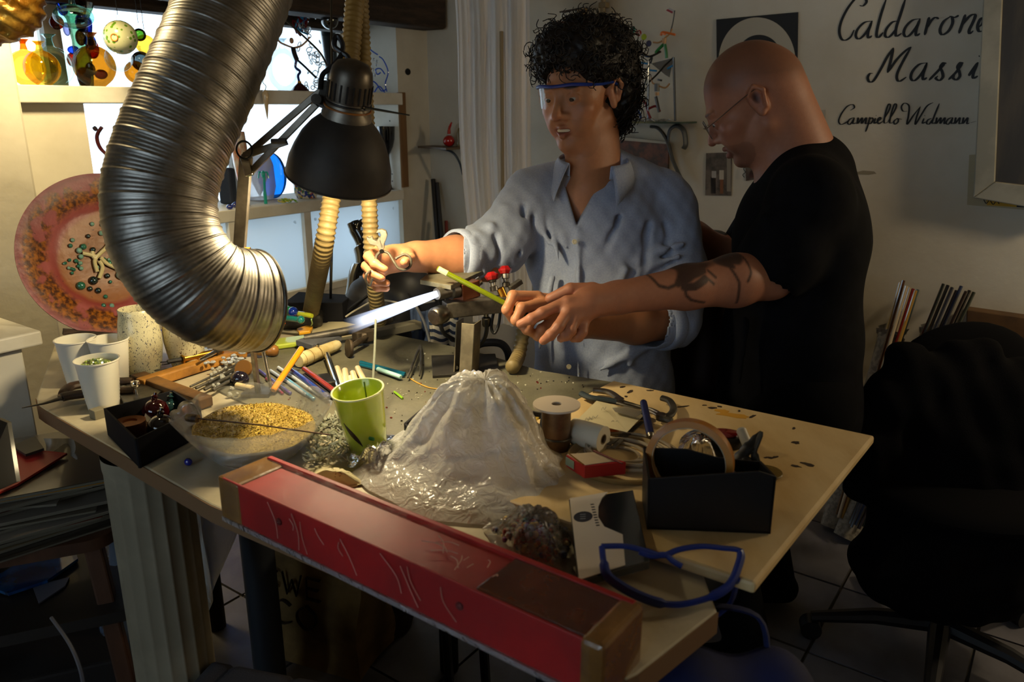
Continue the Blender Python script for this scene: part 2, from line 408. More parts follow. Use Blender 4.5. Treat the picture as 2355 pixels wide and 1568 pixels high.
# fluted pedestal, round dark post
def fluted(o, r, h, nf=18, n=180):
    m = MB(); vs = []; fs = []; hs = [0, .02, .03, h - .03, h - .02, h]
    for hh in hs:
        for k in range(n):
            a = 2 * math.pi * k / n; fl = 1 - .055 * abs(math.cos(a * nf / 2)) ** .7 if .025 < hh < h - .025 else 1.02
            rr = r * fl * (1.0 + .02 * (1 - hh / h)); vs.append(Vector(o) + Vector((math.cos(a) * rr, math.sin(a) * rr, hh)))
    for i in range(len(hs) - 1):
        for k in range(n): fs.append((i * n + k, i * n + (k + 1) % n, (i + 1) * n + (k + 1) % n, (i + 1) * n + k))
    return m.add(vs, fs)
pc = tp(284, 1056, .74) + Vector((.022, .027, 0)); pc.z = 0
fluted(pc, .064, .745).build('fluted_pedestal', mat('plaster column', '#958b74', .8, col2='#7f7662', nscale=5), tb, smooth=50)
p0 = ad(618, 1512, 1.72); p0.z = 0; p1 = p0.copy(); p1.z = T - .025
m = MB().lathe([(.045, 0), (.045, .012), (.034, .02), (.034, p1.z)], p0, n=24); m.build('post', mat('grey blue steel post', '#3d4148', .45, .2), tb)
for px, py in ((1330, 1000), (1015, 850), (420, 800)):
    q = tp(px, py, 0.0) if False else tp(px, py, T - .025); q2 = q.copy(); q2.z = 0
    MB().cyl(q2, q, .022, n=12).build('leg', m_blackm, tb)
# plywood board on the right end
B0, B1, B2 = tp(1410, 874, .79), tp(2012, 1001, .79), tp(1737, 1341, .79); B3 = B0 + B2 - B1
def inb(u, v): return B0 + (B1 - B0) * u + (B3 - B0) * v
rb = [B0, B1, B2, B3]
bd = MB().prism([p - ZX * .0145 for p in rb], (0, 0, .0145)).build('plywood_board', m_ply, None, ('yellow stained plywood board lying on the right end of the workbench', 'board'), smooth=0, bevel=.004)
# burn marks and paint stains on the board, with shapes of their own
def blot(c, rx, ry, ang, mt, par, seed=0, th=.0006):
    r_ = random.Random(seed); pts = []
    for k in range(14):
        a = 2 * math.pi * k / 14; q = 1 + r_.uniform(-.28, .28); x, y = math.cos(a) * rx * q, math.sin(a) * ry * q
        pts.append(Vector(c) + Vector((x * math.cos(ang) - y * math.sin(ang), x * math.sin(ang) + y * math.cos(ang), 0)))
    return MB().prism(pts, (0, 0, th)).build('stain', mt, par, smooth=0)
m_burn = mat('burn stain', '#2c1d10', .8); m_yel = mat('yellow stain', '#c8932c', .7)
for i, (px, py, rx, ry, a) in enumerate([(1638, 938, .007, .004, 0), (1830, 1018, .006, .005, 0), (1858, 1068, .009, .0045, 2.4), (1830, 1072, .007, .003, 2.6), (1450, 900, .01, .004, 1), (1432, 890, .006, .003, .5), (1570, 935, .011, .0025, .3), (1730, 958, .01, .003, .8), (1495, 898, .006, .003, 0), (1780, 1052, .009, .0025, .5), (1655, 935, .004, .003, 0), (1620, 932, .004, .002, 0), (1700, 945, .004, .002, 1.2), (1440, 912, .004, .003, 1.2), (1826, 985, .005, .002, 1.), (1765, 1052, .005, .002, .2)]):
    blot(az(px, py, .79), rx, ry, a, m_burn, bd, i)
blot(az(1685, 955, .79), .027, .009, -.3, m_yel, bd, 50); blot(az(1662, 945, .79), .012, .006, -.3, m_yel, bd, 51)

# ---------------------------------------------------------------- flexible exhaust duct
cl = [(620, -190, 1.26), (560, -60, 1.22), (528, 25, 1.20), (465, 180, 1.17), (404, 320, 1.15), (370, 440, 1.14), (380, 545, 1.14), (425, 625, 1.15), (485, 674, 1.17), (545, 690, 1.20), (588, 692, 1.225)]
raw = spline([ad(*c) for c in cl], 60)
acc = [0]
for i in range(1, len(raw)): acc.append(acc[-1] + (raw[i] - raw[i - 1]).length)
Ln = acc[-1]; step = .0011; ns = int(Ln / step); pts = []; j = 0
for i in range(ns + 1):
    t = Ln * i / ns
    while j < len(acc) - 2 and acc[j + 1] < t: j += 1
    u = (t - acc[j]) / max(acc[j + 1] - acc[j], 1e-9); pts.append(raw[j].lerp(raw[j + 1], u))
fr = frames(pts); nk = 72; V = np.zeros((ns + 1, nk, 3)); ang = np.arange(nk) * 2 * math.pi / nk
for i, (p, u, v) in enumerate(fr):
    t = Ln * i / ns; ph = t + .026 * ang / (2 * math.pi)
    big = np.exp(-(((ph / .026) % 1 - .5) / .07) ** 2) * .0016
    fine = .0003 * np.sin(2 * math.pi * ph / .0052)
    r = .0785 + big + fine + .0008 * np.sin(3 * ang + t * 9)
    V[i] = np.array(p)[None] + np.outer(np.cos(ang) * r, np.array(u)) + np.outer(np.sin(ang) * r, np.array(v))
vs = V.reshape(-1, 3); ii, kk = np.meshgrid(np.arange(ns), np.arange(nk), indexing='ij'); k2 = (kk + 1) % nk
fa = np.stack([ii * nk + kk, ii * nk + k2, (ii + 1) * nk + k2, (ii + 1) * nk + kk], -1).reshape(-1, 4)
duct = thing('exhaust_duct', 'big ribbed aluminium exhaust duct curving down over the workbench', 'duct', tuple(pts[-1] - ZX * .08))
me = D.meshes.new('duct_hose'); me.from_pydata((vs - np.array(duct.location)).tolist(), [], fa.tolist()); me.polygons.foreach_set('use_smooth', [True] * len(me.polygons))
me.materials.append(mat('brushed aluminium', '#97928a', .42, 1.0, col2='#7f7b73', nscale=40, bump=.05)); o = D.objects.new('duct_hose', me); COL.objects.link(o); o.parent = duct
md = o.modifiers.new('thick', 'SOLIDIFY'); md.thickness = .0012; md.offset = -1
e0, u0, v0 = fr[-1]; m = MB().torus(e0, .0785, .0028, (pts[-1] - pts[-6]), 48, 8); m.build('mouth_rim', m_steel, duct)
# flat bar that props the duct up from the table
q0 = tp(594, 905, T + .005); q1 = ad(578, 770, 1.33)
pr = thing('duct_prop', 'bent flat steel bar standing under the duct mouth', 'stand', tuple(q0))
MB().bar(q0, q1, .017, .006, up=(1, 0, 0)).build('bar', m_steel, pr, smooth=0, bevel=.001)
MB().box(q0 + ZX * .003, (.05, .04, .006)).build('foot', m_steel, pr, smooth=0)

# ---------------------------------------------------------------- desk lamp on its jointed arm
LD = 1.23; KS = LD / 1.32
def ks(l): return [(r * KS, h * KS) for r, h in l]
lampt = thing('desk_lamp', 'black jointed work lamp with a dark domed shade over the bench', 'lamp', tuple(tp(545, 770)))
m_shade = mat('sooty black enamel', '#332d26', .6, .2, col2='#221d18', nscale=12)
m_shin = mat('white reflector', '#d8d0bc', .5); m_alu = mat('dull aluminium', '#8a8378', .45, .9, col2='#6b655b', nscale=20)
top = ad(797, 268, LD); rimc = ad(779, 410, LD + .050); axl = (rimc - top).normalized()
hgt = (rimc - top).length; R = .0915 * KS
prof = ks([(.036, -.006), (.044, .004), (.058, .018), (.071, .037), (.081, .060), (.088, .082)]) + [(R, hgt)]
MB().lathe(prof, top, axl, 56).build('shade', m_shade, lampt, smooth=80)
MB().lathe([(r - .0016, h + .001) for r, h in prof], top, axl, 56).build('reflector', m_shin, lampt, smooth=80)
MB().torus(rimc, R, .0016, axl, 56, 6).build('rim', m_shade, lampt)
MB().sphere(rimc - axl * .072, (.020, .020, .026), 16, 10).build('bulb', mat('glowing bulb', '#fff0d0', .5, emit='#ffd890', estr=9), lampt)
D.objects['work_lamp_light'].location = rimc - axl * .034
MB().lathe(ks([(.034, -.03), (.037, -.027), (.037, -.012), (.042, -.004), (.042, .006), (.036, .008)]), top, axl, 32).build('collar', m_alu, lampt, smooth=50)
hp = ks([(0, -.094), (.012, -.093), (.026, -.088), (.033, -.078), (.036, -.062), (.0365, -.026), (.0335, -.024)])
hs = MB().lathe(hp, top, axl, 40).build('socket_housing', mat('grey hammered metal', '#5d564c', .38, .8, col2='#48423a', nscale=25), lampt, smooth=50)
xx = axl.orthogonal().normalized(); yy = axl.cross(xx)
for k in range(22):
    a = 2 * math.pi * k / 22; d = xx * math.cos(a) + yy * math.sin(a)
    MB().bar(top + d * .0362 * KS - axl * .058 * KS, top + d * .0362 * KS - axl * .03 * KS, .0026, .0022, up=d).build('vent_slot', m_blackm, hs, smooth=0)
MB().torus(top - axl * .024 * KS, .0375 * KS, .0022, axl, 40, 8).build('clamp_band', m_black, lampt)
MB().torus(top - axl * .016 * KS, .0385 * KS, .0016, axl, 40, 8).build('rubber_band', mat('amber rubber', '#8a5216', .5), lampt)
MB().tube([ad(838, 247, LD - .03), ad(890, 256, LD - .02), ad(942, 265, LD - .01)], [.0024, .002, .0012], 6).build('tie_strap', m_black, lampt)
# arm
j0 = ad(735, 215, LD); j1 = ad(563, 368, LD + .03); j2 = ad(545, 640, LD + .10); base = tp(540, 772)
off = Vector((.004, -.008, .0)) 
for (a, b) in ((ad(742, 205, LD), ad(560, 362, LD + .02)), (ad(728, 240, LD - .005), ad(572, 400, LD + .02))):
    MB().bar(a, b, .010, .008, up=(0, 1, 0)).build('arm_bar', m_alu, lampt, smooth=0, bevel=.001)
MB().bar(ad(566, 360, LD + .03), ad(549, 600, LD + .09), .019, .012, up=(0, 1, 0)).build('arm_post', m_alu, lampt, smooth=0, bevel=.001)
MB().bar(ad(549, 592, LD + .09), base + ZX * .02, .012, .012, up=(0, 1, 0)).build('arm_post', m_alu, lampt, smooth=0)
for s in (-1, 1): MB().cyl(ad(561 + s * 12 - 8, 588, LD + .08), ad(561 + s * 12 - 10, 560 + 70, LD + .08), .004, n=8).build('spring', m_chrome, lampt)
MB().cyl(ad(538, 573, LD + .08), ad(576, 573, LD + .08), .0035, n=10).build('hinge_pin', m_brass, lampt)
MB().bar(ad(562, 358, LD + .015), ad(660, 325, LD + .005), .011, .006, up=(0, 1, 0)).build('joint_plate', m_alu, lampt, smooth=0, bevel=.001)
MB().bar(ad(563, 362, LD + .01), ad(574, 404, LD + .01), .013, .008, up=(0, 1, 0)).build('joint_plate', m_chrome, lampt, smooth=0, bevel=.001)
MB().cyl(ad(624, 325, LD - .01), ad(658, 324, LD - .01), .0042, n=10).build('hinge_pin', m_dsteel, lampt)
MB().bar(j0 + Vector((0, -.004, -.02)), ad(757, 190, LD), .016, .018, up=(0, 1, 0)).build('head_joint', m_dsteel, lampt, smooth=0, bevel=.002)
MB().cyl(ad(727, 228, LD - .03), ad(727, 228, LD + .02), .008, n=14).build('wing_nut', m_dsteel, lampt)
MB().lathe([(.04, 0), (.04, .02), (.014, .026), (.014, .04), (0, .04)], base, n=20).build('base', m_dsteel, lampt)
ccol = [(736, 205), (742, 172), (762, 155), (783, 130), (788, 105), (778, 84), (770, 90), (770, 108), (785, 120), (800, 132), (808, 158)]
MB().tube(spline([ad(x, y, LD - .01) for x, y in ccol], 8), .0042, 8).build('cord', m_black, lampt)
MB().torus(ad(562, 345, LD), .0135, .0018, (.2, 1, 0), 28, 6).build('cord_loop', m_black, lampt)
MB().cyl(ad(800, 178, LD), ad(808, 145, LD), .010, .007, 14).build('cord_grip', m_black, lampt)

# ---------------------------------------------------------------- ribbed suction hoses and hanging cable
m_hose = mat('beige ribbed hose', '#7d6c44', .55, col2='#6a5a36', nscale=14)
def hose(pts, r, label, pitch=.0105):
    raw = spline(pts, 24); acc = 0; out = []; rs = []; last = raw[0]; L = sum((raw[i + 1] - raw[i]).length for i in range(len(raw) - 1))
    n = int(L / (pitch / 5)); dist = [0]
    for i in range(1, len(raw)): dist.append(dist[-1] + (raw[i] - raw[i - 1]).length)
    j = 0
    for i in range(n + 1):
        t = L * i / n
        while j < len(dist) - 2 and dist[j + 1] < t: j += 1
        out.append(raw[j].lerp(raw[j + 1], (t - dist[j]) / max(dist[j + 1] - dist[j], 1e-9))); rs.append(r * (.90 + .14 * (math.sin(2 * math.pi * t / pitch) > -.2) * abs(math.sin(2 * math.pi * t / pitch + .2))))
    return MB().tube(out, rs, 16).build('ribbed_hose', m_hose, None, (label, 'hose', 'beige ribbed hoses'), smooth=80)
hose([ad(820, -60, 1.52), ad(806, 130, 1.50), ad(795, 250, 1.5), ad(765, 440, 1.52), ad(742, 580, 1.56), tp(714, 722, T + .03)], .0185, 'beige ribbed hose slanting down behind the lamp shade, left of its twin')
hose([ad(826, -60, 1.54), ad(834, 130, 1.53), ad(842, 270, 1.53), ad(848, 450, 1.55), ad(858, 620, 1.60), ad(872, 740, 1.72)], .0165, 'beige ribbed hose hanging straight behind the pliers of the curly-haired man')
hose([ad(1207, 700, 1.60), ad(1203, 760, 1.60), ad(1193, 815, 1.59), tp(1178, 845, T + .02)], .0145, 'short beige ribbed hose below the torch valves at the bench edge', .0125)
MB().tube([ad(762, -60, 1.42), ad(762, 60, 1.42), ad(763, 150, 1.42)], .0022, 6).build('hanging_cable', m_black, None, ('thin black cable hanging straight above the desk lamp', 'cable'))
MB().tube(spline([ad(655, 45, 1.5), ad(700, 85, 1.5), ad(735, 120, 1.5), ad(752, 150, 1.48)], 6), .0019, 6).build('slack_cable', m_black, None, ('thin dark cable sagging from the duct towards the desk lamp', 'cable'))
MB().tube([ad(764, 452, 1.60), ad(762, 600, 1.64), tp(760, 700, T + .02)], .0032, 6).build('drop_cable', m_black, None, ('black cable dropping to the bench beside the slanting hose', 'cable'))
# ---------------------------------------------------------------- people: one blended surface per body
class Field:
    def __init__(s, lo, hi, h):
        s.lo = np.array(lo, float); s.h = h; s.n = np.ceil((np.array(hi) - s.lo) / h).astype(int) + 1
        s.f = np.full(s.n, .5, np.float32)
        s.ax = [s.lo[i] + h * np.arange(s.n[i]) for i in range(3)]
    def _sl(s, lo, hi):
        a = np.clip(np.floor((np.array(lo) - s.lo) / s.h).astype(int), 0, s.n); b = np.clip(np.ceil((np.array(hi) - s.lo) / s.h).astype(int) + 1, 0, s.n)
        return tuple(slice(a[i], b[i]) for i in range(3))
    def _pts(s, sl):
        return (s.ax[0][sl[0]][:, None, None].astype(np.float32), s.ax[1][sl[1]][None, :, None].astype(np.float32), s.ax[2][sl[2]][None, None, :].astype(np.float32))
    def comb(s, sl, d, k, sub=False, inter=False):
        f = s.f[sl]
        if sub: f, d = f, -d
        if sub or inter:
            hh = np.maximum(k - np.abs(f - d), 0) / max(k, 1e-6); s.f[sl] = np.maximum(f, d) + hh * hh * k * .25
        else:
            hh = np.maximum(k - np.abs(f - d), 0) / max(k, 1e-6); s.f[sl] = np.minimum(f, d) - hh * hh * k * .25
    def cone(s, a, b, ra, rb=None, k=.01, sub=False):
        rb = ra if rb is None else rb; a = np.array(a, float); b = np.array(b, float); r = max(ra, rb) + k + 3 * s.h
        sl = s._sl(np.minimum(a, b) - r, np.maximum(a, b) + r); x, y, z = s._pts(sl)
        if x.size * y.size * z.size == 0: return
        ab = b - a; L = max(ab @ ab, 1e-9)
        px, py, pz = x - a[0], y - a[1], z - a[2]
        t = np.clip((px * ab[0] + py * ab[1] + pz * ab[2]) / L, 0, 1)
        d = np.sqrt((px - t * ab[0]) ** 2 + (py - t * ab[1]) ** 2 + (pz - t * ab[2]) ** 2) - (ra + (rb - ra) * t)
        s.comb(sl, d, k, sub)
    def chain(s, pts, rs, k=.01, sub=False):
        for i in range(len(pts) - 1): s.cone(pts[i], pts[i + 1], rs[i], rs[i + 1], k, sub)
    def ell(s, c, r, k=.01, R=None, sub=False):
        c = np.array(c, float); r = np.array(r, float); m = max(r) + k + 3 * s.h
        sl = s._sl(c - m, c + m); x, y, z = s._pts(sl)
        if x.size * y.size * z.size == 0: return
        px, py, pz = x - c[0], y - c[1], z - c[2]
        if R is not None:
            R = np.array(R); px, py, pz = (R[0, i] * px + R[1, i] * py + R[2, i] * pz for i in range(3))
        k0 = np.sqrt((px / r[0]) ** 2 + (py / r[1]) ** 2 + (pz / r[2]) ** 2) + 1e-9
        k1 = np.sqrt((px / r[0] ** 2) ** 2 + (py / r[1] ** 2) ** 2 + (pz / r[2] ** 2) ** 2) + 1e-9
        s.comb(sl, k0 * (k0 - 1) / k1, k, sub)
    def fn(s, lo, hi, g, k=.005, sub=False, inter=False):
        sl = s._sl(lo, hi); x, y, z = s._pts(sl); s.comb(sl, g(x, y, z).astype(np.float32), k, sub, inter)
    def warp(s, g):
        x, y, z = s._pts((slice(None),) * 3)
        near = np.abs(s.f) < .06
        s.f = np.where(near, s.f + g(x, y, z), s.f).astype(np.float32)
    def mesh(s):
        f = s.f; f[0] = f[-1] = .5; f[:, 0] = f[:, -1] = .5; f[:, :, 0] = f[:, :, -1] = .5
        ins = f < 0; nx, ny, nz = f.shape
        cnt = np.zeros((nx - 1, ny - 1, nz - 1), np.int8)
        for i in (0, 1):
            for j in (0, 1):
                for k in (0, 1): cnt += ins[i:nx - 1 + i, j:ny - 1 + j, k:nz - 1 + k]
        act = np.argwhere((cnt > 0) & (cnt < 8)); del cnt
        idx = np.full((nx - 1, ny - 1, nz - 1), -1, np.int32); idx[act[:, 0], act[:, 1], act[:, 2]] = np.arange(len(act))
        P = np.zeros((len(act), 3)); W = np.zeros(len(act))
        cor = [(i, j, k) for i in (0, 1) for j in (0, 1) for k in (0, 1)]
        val = {c: f[act[:, 0] + c[0], act[:, 1] + c[1], act[:, 2] + c[2]].astype(float) for c in cor}
        for c in cor:
            for ax in range(3):
                if c[ax] == 0:
                    d = list(c); d[ax] = 1; d = tuple(d); a, b = val[c], val[d]; m = (a < 0) != (b < 0)
                    t = np.where(m, a / np.where(m, a - b, 1), 0)
                    q = np.array(c, float)[None] + t[:, None] * (np.array(d) - np.array(c))[None]
                    P += q * m[:, None]; W += m
        P = (act + P / W[:, None]) * s.h + s.lo
        Fq = []
        for ax in range(3):
            o = [0, 0, 0]; o[ax] = 1
            A = ins[:nx - o[0], :ny - o[1], :nz - o[2]]; B = ins[o[0]:, o[1]:, o[2]:]
            e = np.argwhere(A != B); u, v = [i for i in range(3) if i != ax]
            e = e[(e[:, u] > 0) & (e[:, v] > 0)]
            fl = A[e[:, 0], e[:, 1], e[:, 2]]
            q = []
            for du, dv in ((-1, -1), (0, -1), (0, 0), (-1, 0)):
                c = e.copy(); c[:, u] += du; c[:, v] += dv; q.append(idx[c[:, 0], c[:, 1], c[:, 2]])
            q = np.stack(q, 1); 
            if ax == 1: fl = ~fl
            q[~fl] = q[~fl][:, ::-1]; Fq.append(q)
        return P, np.concatenate(Fq)

def relax(P, Fq, it=2, w=.5):
    for _ in range(it):
        A = np.zeros_like(P); n = np.zeros(len(P))
        for k in range(4):
            for d in (1, 3): np.add.at(A, Fq[:, k], P[Fq[:, (k + d) % 4]]); np.add.at(n, Fq[:, k], 1)
        P = P * (1 - w) + w * A / n[:, None]
    return P
def field_obj(name, fd, m, parent=None, top=None, loc=None, tint=None, it=2):
    P, Q = fd.mesh(); P = relax(P, Q, it)
    org = np.array(loc if loc is not None else (0, 0, 0), float)
    if parent:
        p = parent
        while p.parent: p = p.parent
        org = np.array(p.location)
    me = D.meshes.new(name); me.from_pydata((P - org).tolist(), [], Q.tolist())
    me.polygons.foreach_set('use_smooth', [True] * len(me.polygons)); me.materials.append(m)
    if tint is not None:
        c = np.ones((len(P), 4), np.float32); c[:, :3] = tint(P); a = me.attributes.new('tint', 'FLOAT_COLOR', 'POINT'); a.data.foreach_set('color', c.ravel())
    me.update(); o = D.objects.new(name, me); COL.objects.link(o)
    if parent: o.parent = parent
    else: o.location = tuple(org)
    if top: tag(o, *top)
    return o

class Frame:
    """a place and three axes: x to the person's left, y ahead, z up"""
    def __init__(s, o, fwd, up, scale=1.0):
        s.o = Vector(o); s.y = Vector(fwd).normalized(); u = Vector(up); s.x = u.cross(s.y) * -1; s.x.normalize(); s.z = s.x.cross(s.y); s.k = scale
        s.x = -s.x if False else s.x
    def __call__(s, x, y, z): return s.o + (s.x * x + s.y * y + s.z * z) * s.k
    def R(s): return np.array([[s.x[i], s.y[i], s.z[i]] for i in range(3)])
    def local(s, P):
        d = P - np.array(s.o); return np.stack([d @ np.array(s.x), d @ np.array(s.y), d @ np.array(s.z)], 1) / s.k

def head(fd, h, smile=True, bald=False):
    R = h.R(); k = h.k
    def E(c, r, kk=.012, sub=False): fd.ell(h(*c), np.array(r) * k, kk, R, sub)
    def Cn(a, b, ra, rb=None, kk=.01, sub=False): fd.cone(h(*a), h(*b), ra * k, (ra if rb is None else rb) * k, kk, sub)
    E((0, -.014, .030), (.075, .097, .086)); E((0, -.055, .012), (.066, .058, .066), .02)
    E((0, .028, -.020), (.062, .067, .080), .02); E((0, .030, -.078), (.050, .056, .044), .02)
    for s in (-1, 1):
        Cn((s * .053, -.004, -.066), (s * .016, .070, -.106), .017, .0135, .02)
        E((s * .044, .062, -.034), (.023, .022, .020), .018)
        E((s * .030, .066, -.062), (.024, .022, .026), .02)
    E((0, .080, -.110), (.019, .016, .016), .014)
    Cn((-.034, .083, .013), (.034, .083, .013), .0105, None, .014)
    for s in (-1, 1): E((s * .0315, .097, -.006), (.0175, .013, .0105), .010, True)
    Cn((0, .087, .006), (0, .109, -.034), .0075, .0100, .010); E((0, .113, -.040), (.0108, .0105, .0098), .006)
    for s in (-1, 1):
        E((s * .0118, .099, -.0435), (.0078, .0100, .0082), .006); E((s * .0065, .1045, -.0525), (.0036, .0052, .003), .003, True)
    for s in (-1, 1):
        Cn((s * .019, .0875, -.0035), (s * .032, .0905, .0008), .0044, .0048, .005); Cn((s * .032, .0905, .0008), (s * .045, .083, -.004), .0045, .004, .005)
        Cn((s * .020, .087, -.0105), (s * .032, .0885, -.0145), .0036, .0036, .005); Cn((s * .032, .0885, -.0145), (s * .044, .082, -.009), .0036, .0034, .005)
        Cn((s * .016, .094, .0175), (s * .046, .081, .0165), .0042, .0032, .006)
    w = .029 if smile else .021; c = .0065 if smile else -.002
    for s in (-1, 1):
        Cn((0, .0975, -.0685), (s * w, .083, -.0735 + c), .0050, .0028, .006); Cn((0, .0965, -.0860), (s * w, .083, -.0755 + c), .0062, .0028, .006)
        Cn((s * .021, .094, -.045), (s * .034, .076, -.074), .0035, .004, .014)
    if smile: E((0, .098, -.0755), (.0225, .018, .0040), .003, True)
    else: Cn((-.019, .099, -.077), (.019, .099, -.077), .0012, None, .003, True)
    for s in (-1, 1):
        # ear: shell, rim, lobe, hollow
        E((s * .0765, -.012, -.012), (.008, .0185, .030), .008)
        Cn((s * .083, .000, .006), (s * .087, -.018, .019), .0042, .0046, .005); Cn((s * .087, -.018, .019), (s * .089, -.032, .002), .0046, .0044, .005)
        Cn((s * .089, -.032, .002), (s * .083, -.022, -.030), .0044, .0044, .005); E((s * .079, -.008, -.038), (.006, .008, .009), .006)
        E((s * .088, -.013, -.004), (.007, .0095, .016), .004, True)

def paint_head(h, P, base, lip, hairc=None, shade=None):
    q = h.local(P); c = np.tile(np.array(lin(base), np.float32), (len(P), 1))
    n1 = (np.sin(q[:, 0] * 310 + 2 * np.sin(q[:, 2] * 170)) * np.sin(q[:, 1] * 290 + 1.3) * np.sin(q[:, 2] * 270)) * .05
    c *= (1 + n1[:, None])
    hd = (np.abs(q) < .14).all(1)
    def mixc(col, wt): 
        wt = np.clip(wt, 0, 1)[:, None] * hd[:, None]; c[:] = c * (1 - wt) + np.array(lin(col)) * wt
    def ell_w(ce, r): return 1.4 - (((q - np.array(ce)) / np.array(r)) ** 2).sum(1) * 1.0
    mixc(lip, ell_w((0, .092, -.0775), (.023, .016, .0125)) * .9)
    for s in (-1, 1):
        mixc('#8a4436', ell_w((s * .046, .062, -.035), (.026, .03, .02)) * .25)
        mixc('#7f3a2c', ell_w((s * .080, -.012, -.012), (.016, .02, .026)) * .25)
    mixc('#8a4434', ell_w((0, .113, -.042), (.013, .014, .011)) * .3)
    for s in (-1, 1): mixc('#3a1c12', ell_w((s * .083, -.012, -.005), (.010, .008, .0135)) * .75)  # shade of the ear hollow painted into the tint
    return c, q, mixc, ell_w

def eyes(h, root, iris='#3a2a1a'):
    for s in (-1, 1):
        e = MB().sphere(h(s * .0315, .0805, -.0055), .0120 * h.k, 18, 12).build('eyeball', mat('eye white', '#b9b0a4', .2), root)
        d = (h(s * .0315 - s * .001, .1, -.0155) - h(s * .0315, .0805, -.0055)).normalized()
        MB().sphere(h(s * .0315, .0805, -.0055) + d * .0078, (.0064, .0064, .0050), 14, 8).build('iris', mat('iris ' + iris, iris, .15), e)

SK1, SK2 = '#ad7653', '#9f6a50'
# ---- the curly-haired man in the pale blue shirt, seated behind the bench
h1 = Frame(ad(1337, 206, 1.69), (-.60, -.78, -.17), (.035, .10, 1), .935)
fd = Field((-.36, 1.20, .70), (.50, 1.96, 1.46), .0028)
head(fd, h1, True)
nk0 = h1(0, -.035, -.055); nb = ad(1372, 440, 1.755)
fd.cone(nk0, nb, .056, .060, .02); fd.cone(h1(0, .0, -.07), ad(1352, 430, 1.715), .040, .045, .03)
fd.cone(nb, ad(1290, 462, 1.76), .045, .05, .04); fd.cone(nb, ad(1465, 470, 1.79), .045, .05, .04)
fd.ell(ad(1370, 560, 1.785), (.142, .082, .14), .05); fd.ell(ad(1385, 760, 1.82), (.130, .085, .16), .05)
shR, shL = ad(1222, 462, 1.745), ad(1535, 490, 1.80)
elR, wrR = ad(1120, 600, 1.665), ad(958, 590, 1.545)
elL, wrL = ad(1555, 735, 1.72), ad(1335, 742, 1.56)
fd.chain([shR, elR, ad(1050, 592, 1.605), wrR], [.042, .040, .042, .029], .02)
fd.chain([shL, elL, ad(1460, 742, 1.655), wrL], [.042, .042, .043, .030], .02)
def hand(fd, wrist, palm, fingers, thumb, rw, rp, rf):
    fd.cone(wrist, palm, rw, rp, .012)
    for f in fingers:
        fd.cone(palm, f[0], rp * .72, rf * 1.12, .010)
        rr = [rf * 1.12, rf * 1.04, rf * .96, rf * .82]
        fd.chain(f, rr[:len(f)], .0022)
        for p in f[1:-1]: fd.ell(p, (rf * 1.09,) * 3, .003)
    fd.cone(palm, thumb[0], rp * .7, rf * 1.25, .012); fd.chain(thumb, [rf * 1.25, rf * 1.15, rf * .95][:len(thumb)], .004)
def A3(*l): return [ad(*p) for p in l]
hand(fd, wrR, ad(908, 594, 1.512), [A3((872, 574, 1.490), (847, 590, 1.452), (862, 607, 1.428), (885, 619, 1.425)), A3((866, 592, 1.497), (842, 612, 1.46), (856, 629, 1.436), (878, 639, 1.432)),
    A3((868, 612, 1.505), (846, 634, 1.472), (862, 647, 1.446), (889, 651, 1.444)), A3((877, 628, 1.512), (858, 650, 1.486), (868, 660, 1.464), (888, 663, 1.462))],
    A3((940, 585, 1.50), (944, 594, 1.462), (930, 603, 1.425)), .028, .027, .0086)
hand(fd, wrL, ad(1278, 716, 1.500), [A3((1236, 682, 1.470), (1180, 680, 1.444), (1166, 712, 1.436), (1178, 734, 1.452)), A3((1250, 697, 1.462), (1200, 708, 1.430), (1187, 736, 1.428), (1204, 752, 1.448)),
    A3((1262, 716, 1.465), (1222, 734, 1.436), (1212, 757, 1.437), (1228, 768, 1.452)), A3((1276, 735, 1.474), (1246, 757, 1.452), (1238, 772, 1.452), (1252, 778, 1.462))],
    A3((1275, 690, 1.525), (1225, 684, 1.502), (1192, 694, 1.480)), .030, .028, .0098)
man1 = thing('person', 'curly-haired man in a pale blue shirt and clear safety glasses, smiling', 'person', tuple(ad(1380, 880, 1.80)))
def tint1(P):
    c, q, mixc, ew = paint_head(h1, P, SK1, '#8e4a3c')
    mixc('#6d4a36', np.where((q[:, 1] > .0) & (q[:, 2] < -.05), .20, 0) * (ew((0, .085, -.095), (.07, .07, .05)) > 0))
    for s in (-1, 1): mixc('#1d120c', ew((s * .031, .088, .0185), (.019, .016, .0042)) * 1.2)
    return c
m_skin = vcol_mat('skin', .48, .12, .12, 500)
b1 = field_obj('body', fd, m_skin, man1, tint=tint1, it=1)
eyes(h1, man1, '#2a1c12')
tm = MB().grid(lambda u, v: h1((u - .5) * .042, .0925 - ((u - .5) * 2) ** 2 * .006, -.0722 - v * .0062), 12, 2)
teeth = tm.build('teeth', mat('teeth', '#c9bea2', .3), man1); 
